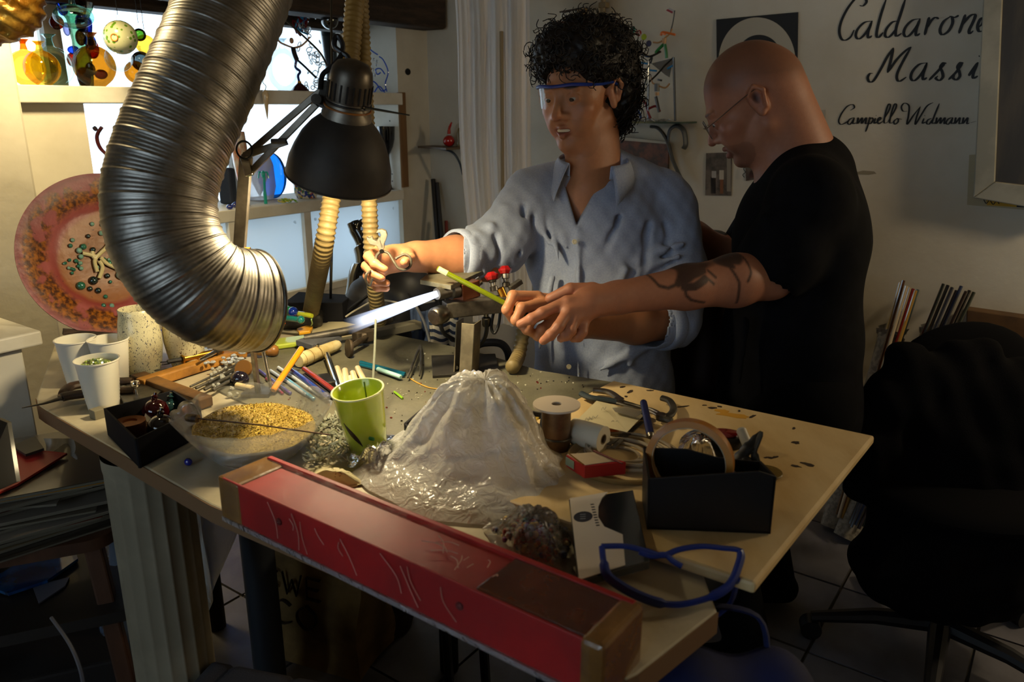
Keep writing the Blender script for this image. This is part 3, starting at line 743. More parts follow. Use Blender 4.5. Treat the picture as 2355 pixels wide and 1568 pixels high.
# nails
# hair
def in_hair(q):   # region of the scalp that carries hair (head space)
    return q
hm = Field(np.array(h1.o) - .21, np.array(h1.o) + .21, .004)
R1 = h1.R()
hm.ell(h1(0, -.03, .066), (.100, .112, .084), .03, R1); hm.ell(h1(0, -.075, .00), (.096, .084, .100), .03, R1); hm.ell(h1(0, -.085, -.06), (.07, .05, .055), .03, R1)
hm.ell(h1(0, .045, .090), (.072, .052, .042), .03, R1)
hm.ell(h1(0, .105, -.045), (.088, .072, .110), .008, R1, True)
for s in (-1, 1): hm.ell(h1(s * .105, -.005, -.03), (.034, .030, .052), .01, R1, True)
hm.warp(lambda x, y, z: .006 * np.sin(x * 190 + 2 * np.sin(z * 90)) * np.sin(y * 170 + 1.1) * np.sin(z * 180))
m_hair = mat('dark curly hair', '#0f0907', .55, spec=.4, sheen=.0)
hair = field_obj('hair', hm, m_hair, man1, it=1)
PH, _ = hm.mesh(); qh = h1.local(PH)
sel = RNG.choice(len(PH), 1100, replace=False); hb = MB()
for i in sel:
    q = Vector(PH[i]); c = h1(0, -.025, .03); n = (q - c).normalized()
    ql = qh[i]
    if ql[1] > .045 and ql[2] < .035: continue
    if abs(ql[0]) > .055 and ql[1] > -.035 and ql[2] < .022: continue
    L = RNG.uniform(.010, .038); rad = RNG.uniform(.006, .0125); turns = RNG.uniform(1.0, 1.8); ph = RNG.uniform(0, 6.28)
    u = n.orthogonal().normalized(); v = n.cross(u); d = (n + Vector(RNG.normal(0, .45, 3)) + Vector((0, 0, -.25))).normalized(); u = d.orthogonal().normalized(); v = d.cross(u)
    pts = []
    for k in range(15):
        t = k / 14; a = ph + t * turns * 6.283; rr = rad * (.5 + .5 * t)
        pts.append(q - n * .007 + d * (L * t) + u * (math.cos(a) * rr - math.cos(ph) * rad * .5) + v * (math.sin(a) * rr - math.sin(ph) * rad * .5))
    hb.tube(pts, [.0017 * (1 - .5 * k / 14) for k in range(15)], 4, caps=False)
hb.build('curls', m_hair, man1, smooth=180)
# shirt
m_shirt = mat('pale blue shirt cloth', '#9aa3b8', .8, col2='#8d98b0', nscale=300, bump=.15, bscale=900, sheen=.1)
fs = Field((-.10, 1.42, .62), (.50, 1.98, 1.30), .0036)
fs.ell(ad(1368, 560, 1.775), (.166, .107, .165), .05); fs.ell(ad(1385, 760, 1.80), (.158, .112, .19), .05); fs.ell(ad(1390, 900, 1.84), (.165, .12, .14), .05)
fs.cone(ad(1345, 402, 1.755), ad(1245, 448, 1.75), .050, .062, .04); fs.cone(ad(1400, 392, 1.765), ad(1515, 455, 1.80), .052, .068, .04)
fs.chain([shR, ad(1150, 560, 1.69), ad(1062, 592, 1.618)], [.068, .060, .055], .03)
fs.chain([shL, ad(1558, 640, 1.765), ad(1548, 738, 1.715)], [.070, .066, .060], .03)
fs.cone(ad(1058, 590, 1.614), ad(1040, 590, 1.600), .056, .053, .006); fs.cone(ad(1530, 742, 1.70), ad(1512, 745, 1.69), .057, .054, .006)
# folds
r_ = random.Random(3)
for (a, b, r) in [((1215, 455, 1.685), (1262, 560, 1.675), .007), ((1232, 440, 1.69), (1250, 520, 1.675), .006), ((1260, 470, 1.69), (1285, 600, 1.665), .006), ((1285, 520, 1.685), (1310, 590, 1.668), .005),
                  ((1395, 470, 1.69), (1345, 520, 1.675), .006), ((1480, 470, 1.72), (1400, 560, 1.675), .007), ((1500, 560, 1.72), (1460, 660, 1.68), .010), ((1510, 500, 1.73), (1470, 600, 1.69), .007),
                  ((1330, 530, 1.668), (1330, 880, 1.69), .0035), ((1270, 640, 1.68), (1240, 800, 1.70), .008), ((1440, 620, 1.675), (1400, 720, 1.67), .006), ((1480, 800, 1.70), (1380, 850, 1.69), .008), ((1500, 700, 1.71), (1450, 840, 1.70), .008),
                  ((1100, 545, 1.60), (1160, 610, 1.64), .007), ((1130, 520, 1.62), (1180, 600, 1.66), .007), ((1165, 480, 1.66), (1135, 560, 1.625), .008), ((1185, 470, 1.67), (1180, 580, 1.65), .006), ((1085, 555, 1.58), (1115, 635, 1.60), .006),
                  ((1560, 500, 1.74), (1575, 600, 1.72), .008), ((1495, 585, 1.70), (1570, 560, 1.70), .010), ((1490, 612, 1.70), (1560, 590, 1.69), .009), ((1480, 600, 1.71), (1520, 540, 1.73), .009), ((1535, 440, 1.755), (1480, 540, 1.74), .007)]:
    fs.cone(ad(*a), ad(*b), r, r * .5, .016)
for (a, b, r) in [((1222, 500, 1.685), (1245, 640, 1.668), .006), ((1300, 560, 1.672), (1290, 720, 1.675), .006), ((1420, 500, 1.69), (1380, 620, 1.668), .007), ((1490, 520, 1.705), (1480, 720, 1.69), .010), ((1430, 690, 1.672), (1370, 800, 1.69), .007), ((1205, 480, 1.68), (1190, 600, 1.66), .007), ((1140, 545, 1.625), (1150, 620, 1.63), .006), ((1530, 520, 1.73), (1545, 600, 1.71), .007)]:
    fs.cone(ad(a[0], a[1], a[2] - .012), ad(b[0], b[1], b[2] - .012), r, r * .5, .010, sub=True)
fs.warp(lambda x, y, z: (.0016 * np.sin(x * 75 + 18 * z) * np.sin(z * 48 - 9 * x) + .001 * np.sin(x * 160 + y * 60) * np.sin(z * 120)).astype(np.float32))
# neck hole and the open front
fs.cone(ad(1366, 440, 1.748), ad(1364, 320, 1.70), .050, .066, .006, sub=True)
def vcut(x, y, z):
    dd = []
    tri = [ad(1288, 385, 1.68), ad(1400, 372, 1.68), ad(1328, 522, 1.66)]
    ce = sum(tri, Vector()) / 3
    for i in range(3):
        p, q = tri[i], tri[(i + 1) % 3]; e = Vector((q.x - p.x, 0, q.z - p.z)).normalized(); n = Vector((e.z, 0, -e.x))
        if n.dot(Vector((ce.x - p.x, 0, ce.z - p.z))) > 0: n = -n
        dd.append(n.x * (x - p.x) + n.z * (z - p.z) + 0 * y)
    return np.maximum(np.maximum(np.maximum(dd[0], dd[1]), dd[2]), y - 1.72)
fs.fn((-.1, 1.42, 1.0), (.4, 1.76, 1.30), vcut, .004, sub=True)
# hollow sleeve ends
fs.cone(ad(1052, 591, 1.61), ad(1015, 590, 1.585), .0475, .0475, .003, sub=True); fs.cone(ad(1522, 743, 1.695), ad(1470, 748, 1.66), .0485, .0485, .003, sub=True)
shirt = field_obj('shirt', fs, m_shirt, man1, it=1)
for a, b, ra in ((ad(1075, 592, 1.627), ad(1044, 590, 1.603), .0555), (ad(1540, 740, 1.708), ad(1514, 745, 1.69), .0575)):
    d = (b - a).normalized(); L = (b - a).length
    MB().lathe([(ra * .93, .004), (ra, 0), (ra * 1.05, L * .15), (ra * 1.05, L * .6), (ra * 1.01, L), (ra * .9, L * 1.02), (ra * .87, L * .6)], a, d, 36).build('rolled_cuff', m_shirt, shirt, smooth=80)
# collar: a stand round the neck with two turned-down wings
def collar(c, axis, fwd, r, m, parent, gap=.62, wing=.052):
    z = Vector(axis).normalized(); y = (Vector(fwd) - z * Vector(fwd).dot(z)).normalized(); x = y.cross(z)
    def f(u, v):
        th = gap + u * (2 * math.pi - 2 * gap); e = abs(u - .5) * 2; e4 = e ** 5
        d = x * math.sin(th) + y * math.cos(th)
        if v < .4:
            t = v / .4; rr = r * (1.02 + .02 * t); hgt = .030 * t - .004
        else:
            t = (v - .4) / .6; rr = r * (1.05 + .20 * t + .35 * t * e4); hgt = .026 - (.036 + wing * .75 * e4) * t + .006 * math.sin(math.pi * t)
        return Vector(c) + d * rr + z * hgt + y * (.02 * e4 * (v > .4) * (v - .4))
    return MB().grid(f, 48, 12).build('collar', m, parent, smooth=180, solid=.0016)
collar(ad(1364, 392, 1.722), (.03, -.14, 1), (-.22, -1, 0), .072, m_shirt, shirt)
m_btn = mat('pearl button', '#c9c0a4', .25)
for px, py, d in ((1321, 556, 1.652), (1308, 843, 1.678), (1315, 700, 1.66)):
    MB().lathe([(0, 0), (.0055, 0), (.0055, .002), (.0035, .0026), (.003, .0018), (0, .0018)], ad(px, py, d), (-.05, -1, .25), 16).build('button', m_btn, shirt)
# jeans and shoes, out of sight under the bench
ft = Field((.0, 1.15, .0), (.42, 1.98, .74), .010); ft.f[:] = .5
hp = ad(1390, 905, 1.85); hp.z = .60
for s in (-1, 1):
    a = hp + Vector((s * .085, 0, -.05)); kx = hp + Vector((s * .10 - .02, -.40, -.06)); an = Vector((kx.x, kx.y + .02, .09))
    ft.chain([a, kx, an], [.085, .062, .048], .03); ft.cone(an + Vector((0, .03, -.045)), an + Vector((0, -.16, -.05)), .040, .032, .02)
ft.ell(hp, (.165, .12, .10), .04)
field_obj('trousers', ft, mat('dark denim', '#1b2130', .9), man1, it=1)

# ---- the shaven-headed man in black, leaning over the torch
h2 = Frame(ad(1721, 226, 1.70), (-.80, .22, -.56), (-.50, .10, .82), .97)
fb = Field((.00, 1.10, .68), (1.02, 2.30, 1.46), .0030)
head(fb, h2, False)
nb2 = ad(1848, 385, 1.725)
fb.cone(h2(0, -.045, -.045), nb2, .060, .066, .03); fb.cone(h2(0, .0, -.075), ad(1805, 420, 1.72), .045, .055, .03)
fb.cone(h2(0, -.07, .0), ad(1850, 350, 1.73), .05, .062, .03)
shl = ad(1862, 455, 1.56); elb = ad(1772, 632, 1.575); wrb = ad(1422, 684, 1.462)
fb.ell(ad(1835, 560, 1.74), (.12, .19, .17), .05); fb.ell(ad(1815, 800, 1.79), (.135, .17, .20), .05)
fb.chain([shl, elb], [.060, .047], .03); fb.chain([elb, ad(1690, 645, 1.545), ad(1580, 660, 1.51), wrb], [.046, .050, .041, .030], .02)
fb.ell(ad(1408, 684, 1.458), (.034, .022, .022), .012)
shr = ad(1800, 450, 1.93); elr = ad(1690, 600, 1.98)
fb.chain([shr, elr, ad(1590, 548, 1.93), ad(1540, 560, 1.90)], [.058, .046, .040, .03], .03)
hand(fb, wrb, ad(1352, 698, 1.432), [A3((1302, 694, 1.414), (1247, 719, 1.396), (1222, 733, 1.395), (1196, 745, 1.404)), A3((1305, 717, 1.404), (1284, 751, 1.386), (1266, 770, 1.386), (1249, 784, 1.394)),
    A3((1322, 731, 1.408), (1312, 760, 1.394), (1302, 771, 1.394), (1290, 778, 1.402)), A3((1342, 741, 1.418), (1338, 764, 1.408), (1330, 774, 1.408), (1318, 778, 1.414))],
    A3((1362, 664, 1.452), (1312, 664, 1.443), (1264, 686, 1.452)), .030, .029, .0096)
for a, b in (((1400, 676, 1.432), (1306, 690, 1.405)), ((1400, 690, 1.432), (1308, 713, 1.398)), ((1405, 700, 1.436), (1324, 730, 1.402))): fb.cone(ad(*a), ad(*b), .0035, .0055, .012)
hand(fb, ad(1540, 560, 1.90), ad(1500, 575, 1.90), [A3((1480, 570, 1.90), (1455, 580, 1.89), (1440, 600, 1.88), (1436, 615, 1.88)), A3((1480, 580, 1.90), (1455, 592, 1.89), (1442, 610, 1.88), (1440, 625, 1.88))], A3((1500, 560, 1.9), (1480, 550, 1.9)), .028, .028, .009)
man2 = thing('person', 'shaven-headed man in black t-shirt with a tattooed forearm, looking down', 'person', tuple(ad(1815, 950, 1.80)))
# the tattoo: shapes in forearm coordinates (0 elbow .. 1 wrist, across the arm in metres)
eA, eB = np.array(elb), np.array(wrb); eL = eB - eA; eU = np.cross(eL, np.array((0, 1, .2))); eU /= np.linalg.norm(eU); eU *= -np.sign(eU[2])
def arm_uv(px, py):   # photo measurement -> forearm coordinates
    best = None
    for t in np.linspace(-.35, 1.2, 156):
        c = eA + eL * t; 
        for vv in np.linspace(-.07, .07, 29):
            p = c - eU * vv; dv = Vector(p) - EYE; cc, ss = math.cos(PITCH), math.sin(PITCH); dd = dv.y * cc - dv.z * ss
            X = 1177.5 + F * dv.x / dd; Y = 784 - F * (dv.y * ss + dv.z * cc) / dd; e = (X - px) ** 2 + (Y - py) ** 2
            if best is None or e < best[0]: best = (e, t, vv)
    return best[1], best[2]
TAT = [([(1489, 632), (1500, 644), (1518, 649), (1540, 641)], .0045), ([(1540, 641), (1560, 622), (1590, 610)], .009), ([(1552, 632), (1575, 620), (1604, 610)], .013), ([(1548, 642), (1572, 642), (1598, 628)], .011), ([(1560, 615), (1590, 604), (1625, 600)], .007), ([(1612, 612), (1622, 624)], .004), ([(1600, 622), (1612, 632)], .004),
       ([(1550, 645), (1551, 658), (1562, 670), (1590, 677)], .0045), ([(1600, 606), (1640, 599), (1668, 600)], .0075), ([(1640, 598), (1680, 592), (1705, 580), (1722, 562)], .0065), ([(1660, 603), (1667, 625), (1664, 650), (1660, 674)], .0042), ([(1700, 584), (1694, 605), (1684, 624)], .0040), ([(1748, 572), (1746, 588), (1754, 602)], .0065), ([(1575, 606), (1582, 596)], .004), ([(1640, 596), (1650, 586), (1668, 584)], .004)]
TATS = [([arm_uv(*p) for p in pl], w) for pl, w in TAT]; aL = float(np.linalg.norm(eL))
def tint2(P):
    c, q, mixc, ew = paint_head(h2, P, SK2, '#8a4a3e')
    up = np.clip((q[:, 2] - .015 - .25 * np.maximum(q[:, 1] - .02, 0) * 3 + np.maximum(-q[:, 1] - .02, 0) * .5) / .03, 0, 1)
    hd = (np.abs(q) < .13).all(1); mixc('#5a3a29', up * .55)
    mixc('#6b4a3a', (ew((0, .07, -.09), (.06, .06, .04)) > .3) * .45)
    for s in (-1, 1): mixc('#4a3020', ew((s * .031, .088, .0185), (.018, .016, .0035)) * .8)
    d = P - eA; t = d @ eL / (aL * aL); v = -(d - t[:, None] * eL) @ eU; front = (d - t[:, None] * eL)[:, 1] < .012
    dist = np.full(len(P), 9.)
    for pl, w in TATS:
        for (t0, v0), (t1, v1) in zip(pl[:-1], pl[1:]):
            a = np.array((t0 * aL, v0)); b = np.array((t1 * aL, v1)); ab = b - a; pp = np.stack([t * aL, v], 1) - a
            u = np.clip(pp @ ab / max(ab @ ab, 1e-9), 0, 1); dist = np.minimum(dist, np.linalg.norm(pp - u[:, None] * ab, axis=1) - w * .62)
    wt = (np.clip(.5 - dist / .003, 0, 1) * front * (t > -.4) * (t < 1.1) * .88)[:, None]
    wt = wt * (np.linalg.norm(d - t[:, None] * eL, axis=1) < .085)[:, None]
    return c * (1 - wt) + np.array(lin('#241c1a')) * wt
field_obj('body', fb, m_skin, man2, tint=tint2, it=1)
eyes(h2, man2, '#2c2a28')
m_tee = mat('black cotton', '#0b0b0d', .95, col2='#101013', nscale=30, spec=.1)
ftee = Field((.42, 1.25, .50), (1.04, 2.24, 1.34), .0050)
ftee.ell(ad(1835, 555, 1.74), (.136, .205, .185), .06); ftee.ell(ad(1815, 790, 1.785), (.150, .19, .22), .06); ftee.ell(ad(1812, 930, 1.81), (.155, .195, .14), .05)
ftee.cone(ad(1842, 385, 1.74), shl, .062, .074, .05); ftee.cone(ad(1848, 385, 1.76), shr, .062, .072, .05); ftee.cone(ad(1880, 400, 1.74), ad(1890, 560, 1.76), .07, .09, .06)
ftee.chain([shl, ad(1800, 585, 1.57), ad(1778, 612, 1.575)], [.076, .074, .070], .03); ftee.chain([shr, ad(1715, 570, 1.97)], [.072, .062], .03)
for a, b, r in [((1700, 600, 1.6), (1740, 480, 1.62), .008), ((1900, 480, 1.6), (1930, 700, 1.66), .012), ((1830, 650, 1.6), (1800, 800, 1.62), .010), ((1760, 500, 1.53), (1800, 590, 1.50), .008), ((1720, 700, 1.62), (1700, 880, 1.64), .010)]: ftee.cone(ad(*a), ad(*b), r, r * .4, .02)
ftee.cone(ad(1850, 402, 1.735), ad(1795, 320, 1.72), .054, .064, .006, sub=True)
ftee.cone(ad(1775, 622, 1.576), ad(1735, 690, 1.58), .058, .058, .004, sub=True)
tee = field_obj('t_shirt', ftee, m_tee, man2, it=1)
fj = Field((.30, 1.05, .0), (1.0, 2.2, .80), .010)
hp = ad(1812, 950, 1.80); hp.z = .68
for s, ox in ((-1, -.05), (1, .10)):
    a = hp + Vector((0, s * .10, -.05)); kx = hp + Vector((-.16 + ox, s * .14 - .02, -.20)); an = Vector((kx.x + .12, kx.y + .02, .09))
    fj.chain([a, kx, an], [.095, .070, .052], .04); fj.cone(an + Vector((.03, 0, -.045)), an + Vector((-.17, 0, -.05)), .040, .034, .02)
fj.ell(hp, (.13, .17, .12), .05)
field_obj('trousers', fj, mat('black trousers', '#08080a', .95, spec=.1), man2, it=1)

# ---- eyewear
g_lens = glass('clear lens', '#fbfcfd', .02, .22)
def along(h, pts): return [h(*p) for p in pts]
sg = thing('safety_glasses', 'clear wraparound safety glasses with a blue brow bar on the curly-haired man', 'glasses', tuple(h1(0, .1, 0)))
m_blue = mat('blue plastic', '#14307c', .35)
def lensf(u, v):
    x = (u - .5) * .146; return h1(x, .109 - (abs(x) / .073) ** 2.2 * .040, .020 - v * (.046 - .010 * math.exp(-(x / .012) ** 2) * 1.6))
MB().grid(lensf, 30, 8).build('lens', g_lens, sg, smooth=180)
bw = [(-.073, .069, .018), (-.062, .083, .021), (-.04, .099, .024), (0, .111, .023), (.04, .099, .024), (.062, .083, .021), (.073, .069, .018)]
MB().tube(spline(along(h1, bw), 8), .0036, 8).build('brow_bar', m_blue, sg)
for s in (-1, 1):
    MB().tube(spline(along(h1, [(s * .073, .069, .018), (s * .081, .040, .014), (s * .084, .0, .012), (s * .082, -.03, .0)]), 6), [.0030] * 18 + [.0026], 6).build('temple', m_blue, sg)
    MB().grid(lambda u, v: h1(s * (.073 + .006 * u), .069 - .028 * u, .016 - v * .034 * (1 - .5 * u)), 6, 5).build('side_shield', g_lens, sg, smooth=180)
gl = thing('spectacles', 'thin rimless spectacles on the shaven-headed man', 'glasses', tuple(h2(0, .1, 0)))
for s in (-1, 1):
    c = h2(s * .033, .108, -.010)
    MB().sphere(c, (.024 * h2.k, .0015, .018), 24, 8, (h2.x, h2.y, h2.z)).build('lens', g_lens, gl)
    MB().torus(c, .021, .0007, h2.y, 32, 5).build('rim', m_steel, gl)
    MB().tube(spline(along(h2, [(s * .057, .105, -.004), (s * .072, .075, .0), (s * .083, .02, .008), (s * .086, -.02, .012)]), 6), .0011, 6).build('temple', mat('dark brown temple', '#4a3424', .4), gl)
MB().tube(along(h2, [(-.012, .110, -.006), (0, .114, -.003), (.012, .110, -.006)]), .0009, 6).build('bridge', m_steel, gl)
# ---------------------------------------------------------------- bench torch
ZT = T + .004
m_gun = mat('gunmetal', '#5f5a52', .45, .6, col2='#433f39', nscale=30, bump=.1)
m_copper = mat('heated copper', '#7a4a33', .4, .9)
m_redk = mat('red translucent knob', '#8c1416', .15, coat=.6)
m_rub = mat('black rubber', '#151516', .6)
m_post = mat('scuffed post steel', '#7a705a', .5, .3, col2='#5f5745', nscale=25)
torch = thing('bench_torch', 'steel bench torch on a post with two red valve knobs', 'torch', tuple(tp(1070, 845)))
bp = [az(x, y, ZT) for x, y in ((992, 823), (1139, 819), (1148, 860), (995, 870))]
MB().prism(bp, (0, 0, .006)).build('base_plate', mat('blackened plate', '#33302b', .5, .3, col2='#24211d', nscale=40), torch, smooth=0, bevel=.001)
pb = az(1072, 852, ZT + .006); ptop = ad(1078, 728, 1.545)
ptop = Vector((pb.x + .006, pb.y + .01, ptop.z))
dx = Vector((.94, -.34, 0)); dy = Vector((.34, .94, 0)); up = (ptop - pb).normalized(); mid = (pb + ptop) / 2; Lp = (ptop - pb).length
for o, sz in ((-dx * .0185, (.0025, .034, Lp)), (dx * .0185, (.0025, .034, Lp)), (-dy * .017 + dx * .006, (.026, .0025, Lp))):
    MB().box(mid + o, sz, (dx, dy, up)).build('post_side', m_post, torch, smooth=0, bevel=.0006)
MB().prism([az(x, y, ZT + .006) for x, y in ((1058, 826), (1098, 824), (1100, 842), (1055, 846))], (0, 0, .003)).build('foot_flange', m_steel, torch, smooth=0)
for x, y in ((1062, 838), (1085, 832), (1050, 845), (1096, 838)): MB().cyl(az(x, y, ZT + .008), az(x, y, ZT + .013), .004, n=6).build('bolt', m_steel, torch)
zb = ad(1085, 700, 1.53).z; A = ad(1022, 712, 1.50); B = ad(1168, 676, 1.545); B.z = A.z
MB().bar(A, B, .030, .030).build('body_bar', m_gun, torch, smooth=0, bevel=.002)
e = (A - B).normalized(); sd = e.cross(ZX)
MB().lathe([(0, -.012), (.0165, -.010), (.018, -.004), (.018, .016), (.014, .020), (0, .020)], A + e * .012 - ZX * .006 + sd * -.012, (-.55, -.83, -.05), 28).build('side_knob', m_steel, torch, smooth=45)
n0, n1 = ad(1004, 676, 1.475), ad(1062, 664, 1.52)
MB().lathe([(.0035, 0), (.011, 0), (.012, .004), (.012, .030), (.0155, .034), (.0155, .050), (.012, .052)], n0, n1 - n0, 24).build('burner_nozzle', m_gun, torch, smooth=40)
MB().bar(ad(1052, 672, 1.51), ad(1092, 660, 1.545), .030, .034).build('burner_block', m_copper, torch, smooth=0, bevel=.002)
zp = ad(1040, 640, 1.52).z
pl = [az(x, y, zp) for x, y in ((966, 643), (1001, 615), (1116, 620), (1037, 656))]
MB().prism([p - ZX * .009 for p in pl], (0, 0, .009)).build('hot_plate', mat('scorched plate', '#6f6b58', .55, .2, col2='#57533f', nscale=20), torch, smooth=0, bevel=.0008)
MB().bar(ad(1052, 652, 1.53), ad(1062, 690, 1.53), .022, .012, up=(1, 0, 0)).build('plate_bracket', m_gun, torch, smooth=0)
for kx, ky, sx, sy, dd in ((1131, 636, 1136, 664, 1.535), (1162, 622, 1164, 655, 1.55)):
    k0, k1 = ad(sx, sy, dd), ad(kx, ky, dd); kk = k1 - k0
    MB().lathe([(.008, -.004), (.008, .004), (.005, .006), (.005, .012), (.0075, .013), (.0075, kk.length - .006)], k0, kk, 12).build('valve_stem', m_steel, torch, smooth=30)
    kn = MB().lathe([(.004, -.008), (.010, -.006), (.0135, 0), (.0135, .003), (.008, .009), (0, .009)], k1, kk, 8).build('valve_knob', m_redk, torch, smooth=0)
MB().cyl(ad(1150, 662, 1.54), ad(1160, 685, 1.545), .008, n=12).build('valve_body', m_brass, torch)
MB().bar(ad(1172, 664, 1.545), ad(1198, 646, 1.555), .012, .010).build('valve_lever', m_gun, torch, smooth=0, bevel=.001)
MB().cyl(ad(1090, 654, 1.545), ad(1104, 645, 1.55), .009, n=16).build('rear_cap', m_chrome, torch)
MB().bar(ad(1112, 700, 1.545), ad(1150, 690, 1.55), .016, .016).build('gas_manifold', m_steel, torch, smooth=0, bevel=.002)
MB().lathe([(.005, 0), (.005, .014), (.009, .016), (.009, .030), (.007, .034)], ad(1118, 712, 1.545), (0, 0, -1), 12).build('hose_nut', m_steel, torch, smooth=30)
def hz(*l): return spline([ad(*p) for p in l], 8)
MB().tube(hz((1118, 735, 1.545), (1119, 760, 1.55), (1110, 785, 1.56), (1085, 806, 1.575)), .0042, 8).build('gas_hose', m_rub, torch)
MB().tube(hz((1012, 735, 1.51), (1020, 765, 1.53), (1050, 785, 1.56), (1072, 808, 1.585)), .0042, 8).build('gas_hose', m_rub, torch)
MB().tube(hz((1138, 705, 1.55), (1130, 750, 1.55), (1137, 766, 1.55), (1147, 745, 1.55), (1152, 700, 1.55)), .0030, 8).build('gas_hose', m_rub, torch)
# flame: a glowing tapered jet, fading at its tip
def flame_mat(name, c, k, p0, p1):
    m = D.materials.new(name); m.use_nodes = True; nt = m.node_tree; N = nt.nodes; L = nt.links; N.remove(N['Principled BSDF'])
    em = N.new('ShaderNodeEmission'); em.inputs[0].default_value = (*c, 1); em.inputs[1].default_value = k
    tr = N.new('ShaderNodeBsdfTransparent'); x = N.new('ShaderNodeMixShader'); at = N.new('ShaderNodeAttribute'); at.attribute_name = 'glow'
    lw = N.new('ShaderNodeLayerWeight'); lw.inputs[0].default_value = .35; inv = N.new('ShaderNodeMath'); inv.operation = 'SUBTRACT'; inv.inputs[0].default_value = 1
    mu = N.new('ShaderNodeMath'); mu.operation = 'MULTIPLY'; L.new(lw.outputs['Facing'], inv.inputs[1]); L.new(inv.outputs[0], mu.inputs[0]); L.new(at.outputs['Fac'], mu.inputs[1])
    L.new(mu.outputs[0], x.inputs[0]); L.new(tr.outputs[0], x.inputs[1]); L.new(em.outputs[0], x.inputs[2]); L.new(x.outputs[0], N['Material Output'].inputs[0]); return m
f0, f1 = ad(1006, 675, 1.474), ad(795, 752, 1.44)
NF = 40; fp = [f0.lerp(f1, i / NF) for i in range(NF + 1)]
def fl(name, r0, r1, k, c, end, par):
    mb = MB().tube(fp, [r0 + (r1 - r0) * (i / NF) ** .8 for i in range(NF + 1)], 20, caps=False)
    o = mb.build(name, flame_mat(name + ' glow', c, k, 0, 1), par, smooth=180)
    g = np.repeat(np.clip(1 - (np.arange(NF + 1) / NF / end) ** 1.5, 0, 1) ** 1.4, 20).astype(np.float32)
    a = o.data.attributes.new('glow', 'FLOAT', 'POINT'); a.data.foreach_set('value', g); return o
fo = fl('flame', .0060, .0155, 2.6, (.66, .76, 1.0), 1.0, torch); fo['label'] = 'blue-white gas flame'
fl('flame_core', .0058, .0095, 5.0, (.88, .92, 1.0), .92, fo)
lamp('flame_light', 'POINT', f0.lerp(f1, .35), .25, (.75, .85, 1.0), .012)

# ---------------------------------------------------------------- what the two men hold
g_rod = glass('lime glass rod', '#a8b81e', .05, .8)
rod = MB().tube([ad(1006, 617, 1.455), ad(1090, 660, 1.452), ad(1172, 703, 1.449), ad(1215, 726, 1.452)], .0052, 12).build('glass_rod', mat('olive glass', '#7d8a14', .08, trans=.35, coat=.5), None, ('lime green glass rod held out towards the flame', 'rod'))
MB().cyl(ad(1008, 618, 1.4545), ad(1029, 629, 1.4545), .0056, n=12).build('hot_end', mat('glowing glass end', '#e8dc9a', .1, coat=1), rod)
tool = thing('holding_shears', 'steel shears with hooked jaws in the curly-haired man\'s hand', 'tool', tuple(ad(878, 580, 1.44)))
m_tool = mat('tool steel', '#4a4438', .55, .3, col2='#353027', nscale=40)
TD = 1.432
def jaw(pts, th=.006):
    return MB().prism([ad(x, y, TD) for x, y in pts], (0, th, th * .3))
jaw([(872, 578), (866, 566), (850, 562), (843, 552), (842, 545), (850, 549), (856, 543), (858, 551), (866, 555), (872, 545), (876, 551), (884, 571), (880, 578)]).build('jaw', m_tool, tool, smooth=0, bevel=.0012)
jaw([(871, 553), (876, 541), (873, 535), (864, 537), (869, 529), (879, 528), (888, 532), (891, 541), (888, 552), (884, 560), (884, 572), (875, 570)]).build('jaw', m_tool, tool, smooth=0, bevel=.0012)
MB().cyl(ad(878, 578, TD - .006), ad(878, 578, TD + .01), .0042, n=12).build('pivot', m_chrome, tool)
MB().tube(hz((878, 578, TD), (893, 582, TD - .002), (906, 602, TD - .004), (916, 616, TD - .004), (930, 620, TD - .003), (943, 612, TD), (944, 594, TD), (932, 585, TD), (914, 592, TD - .002), (910, 596, TD - .003)), .0026, 8).build('handle', m_tool, tool)
MB().tube(hz((876, 578, TD), (866, 588, TD - .002), (863, 602, TD - .006)), .0028, 8).build('handle', m_tool, tool)
MB().tube(hz((852, 622, 1.425), (842, 632, 1.420), (842, 648, 1.425), (850, 656, 1.432), (856, 640, 1.428)), .0024, 8).build('finger_loop', m_tool, tool)

# ---------------------------------------------------------------- cups and vases at the left end
def upright(px, py, z=T): return tp(px, py, z)
m_cup = mat('white plastic', '#d9d4c4', .35, sss=.05)
def cup(px, py, label, r0=.0245, r1=.0345, h=.088):
    b = tp(px, py + 4); c = thing('plastic_cup', label, 'cup', tuple(b), 'white plastic cups')
    prof = [(0, .001), (r0 - .001, 0), (r0, .003)]
    for i in range(1, 30):
        t = i / 30; prof.append((r0 + (r1 - r0) * t + (.0005 if (i % 2 and 3 < i < 23) else 0), h * t))
    prof += [(r1, h), (r1 + .0018, h + .0005), (r1 + .0016, h + .0028), (r1 - .0006, h + .0022)] + [(r1 - .0012 - (r1 - r0) * (1 - t), h * t) for t in (.96, .8, .5, .3, .1)] + [(0, .004)]
    MB().lathe(prof, b, n=40).build('cup_body', m_cup, c, smooth=60); return c, b
cup(190, 880, 'white ribbed plastic cup, empty, at the table corner beside the pliers')
cup(264, 880, 'white ribbed plastic cup between its twin and the speckled vase')
c3, b3 = cup(240, 935, 'white ribbed plastic cup filled with green glass chips')
g_chip = mat('pale green glass chips', '#9fb45c', .15, trans=.25, coat=.5)
m = MB(); r_ = random.Random(4)
for i in range(150):
    a = r_.uniform(0, 6.28); q = math.sqrt(r_.random()) * .030; m.sphere(b3 + Vector((math.cos(a) * q, math.sin(a) * q, .074 + r_.uniform(0, .010))), (r_.uniform(.002, .004), r_.uniform(.002, .004), .0022), 6, 4)
tag(m.build('glass_chips', g_chip, c3, smooth=0), kind='stuff')
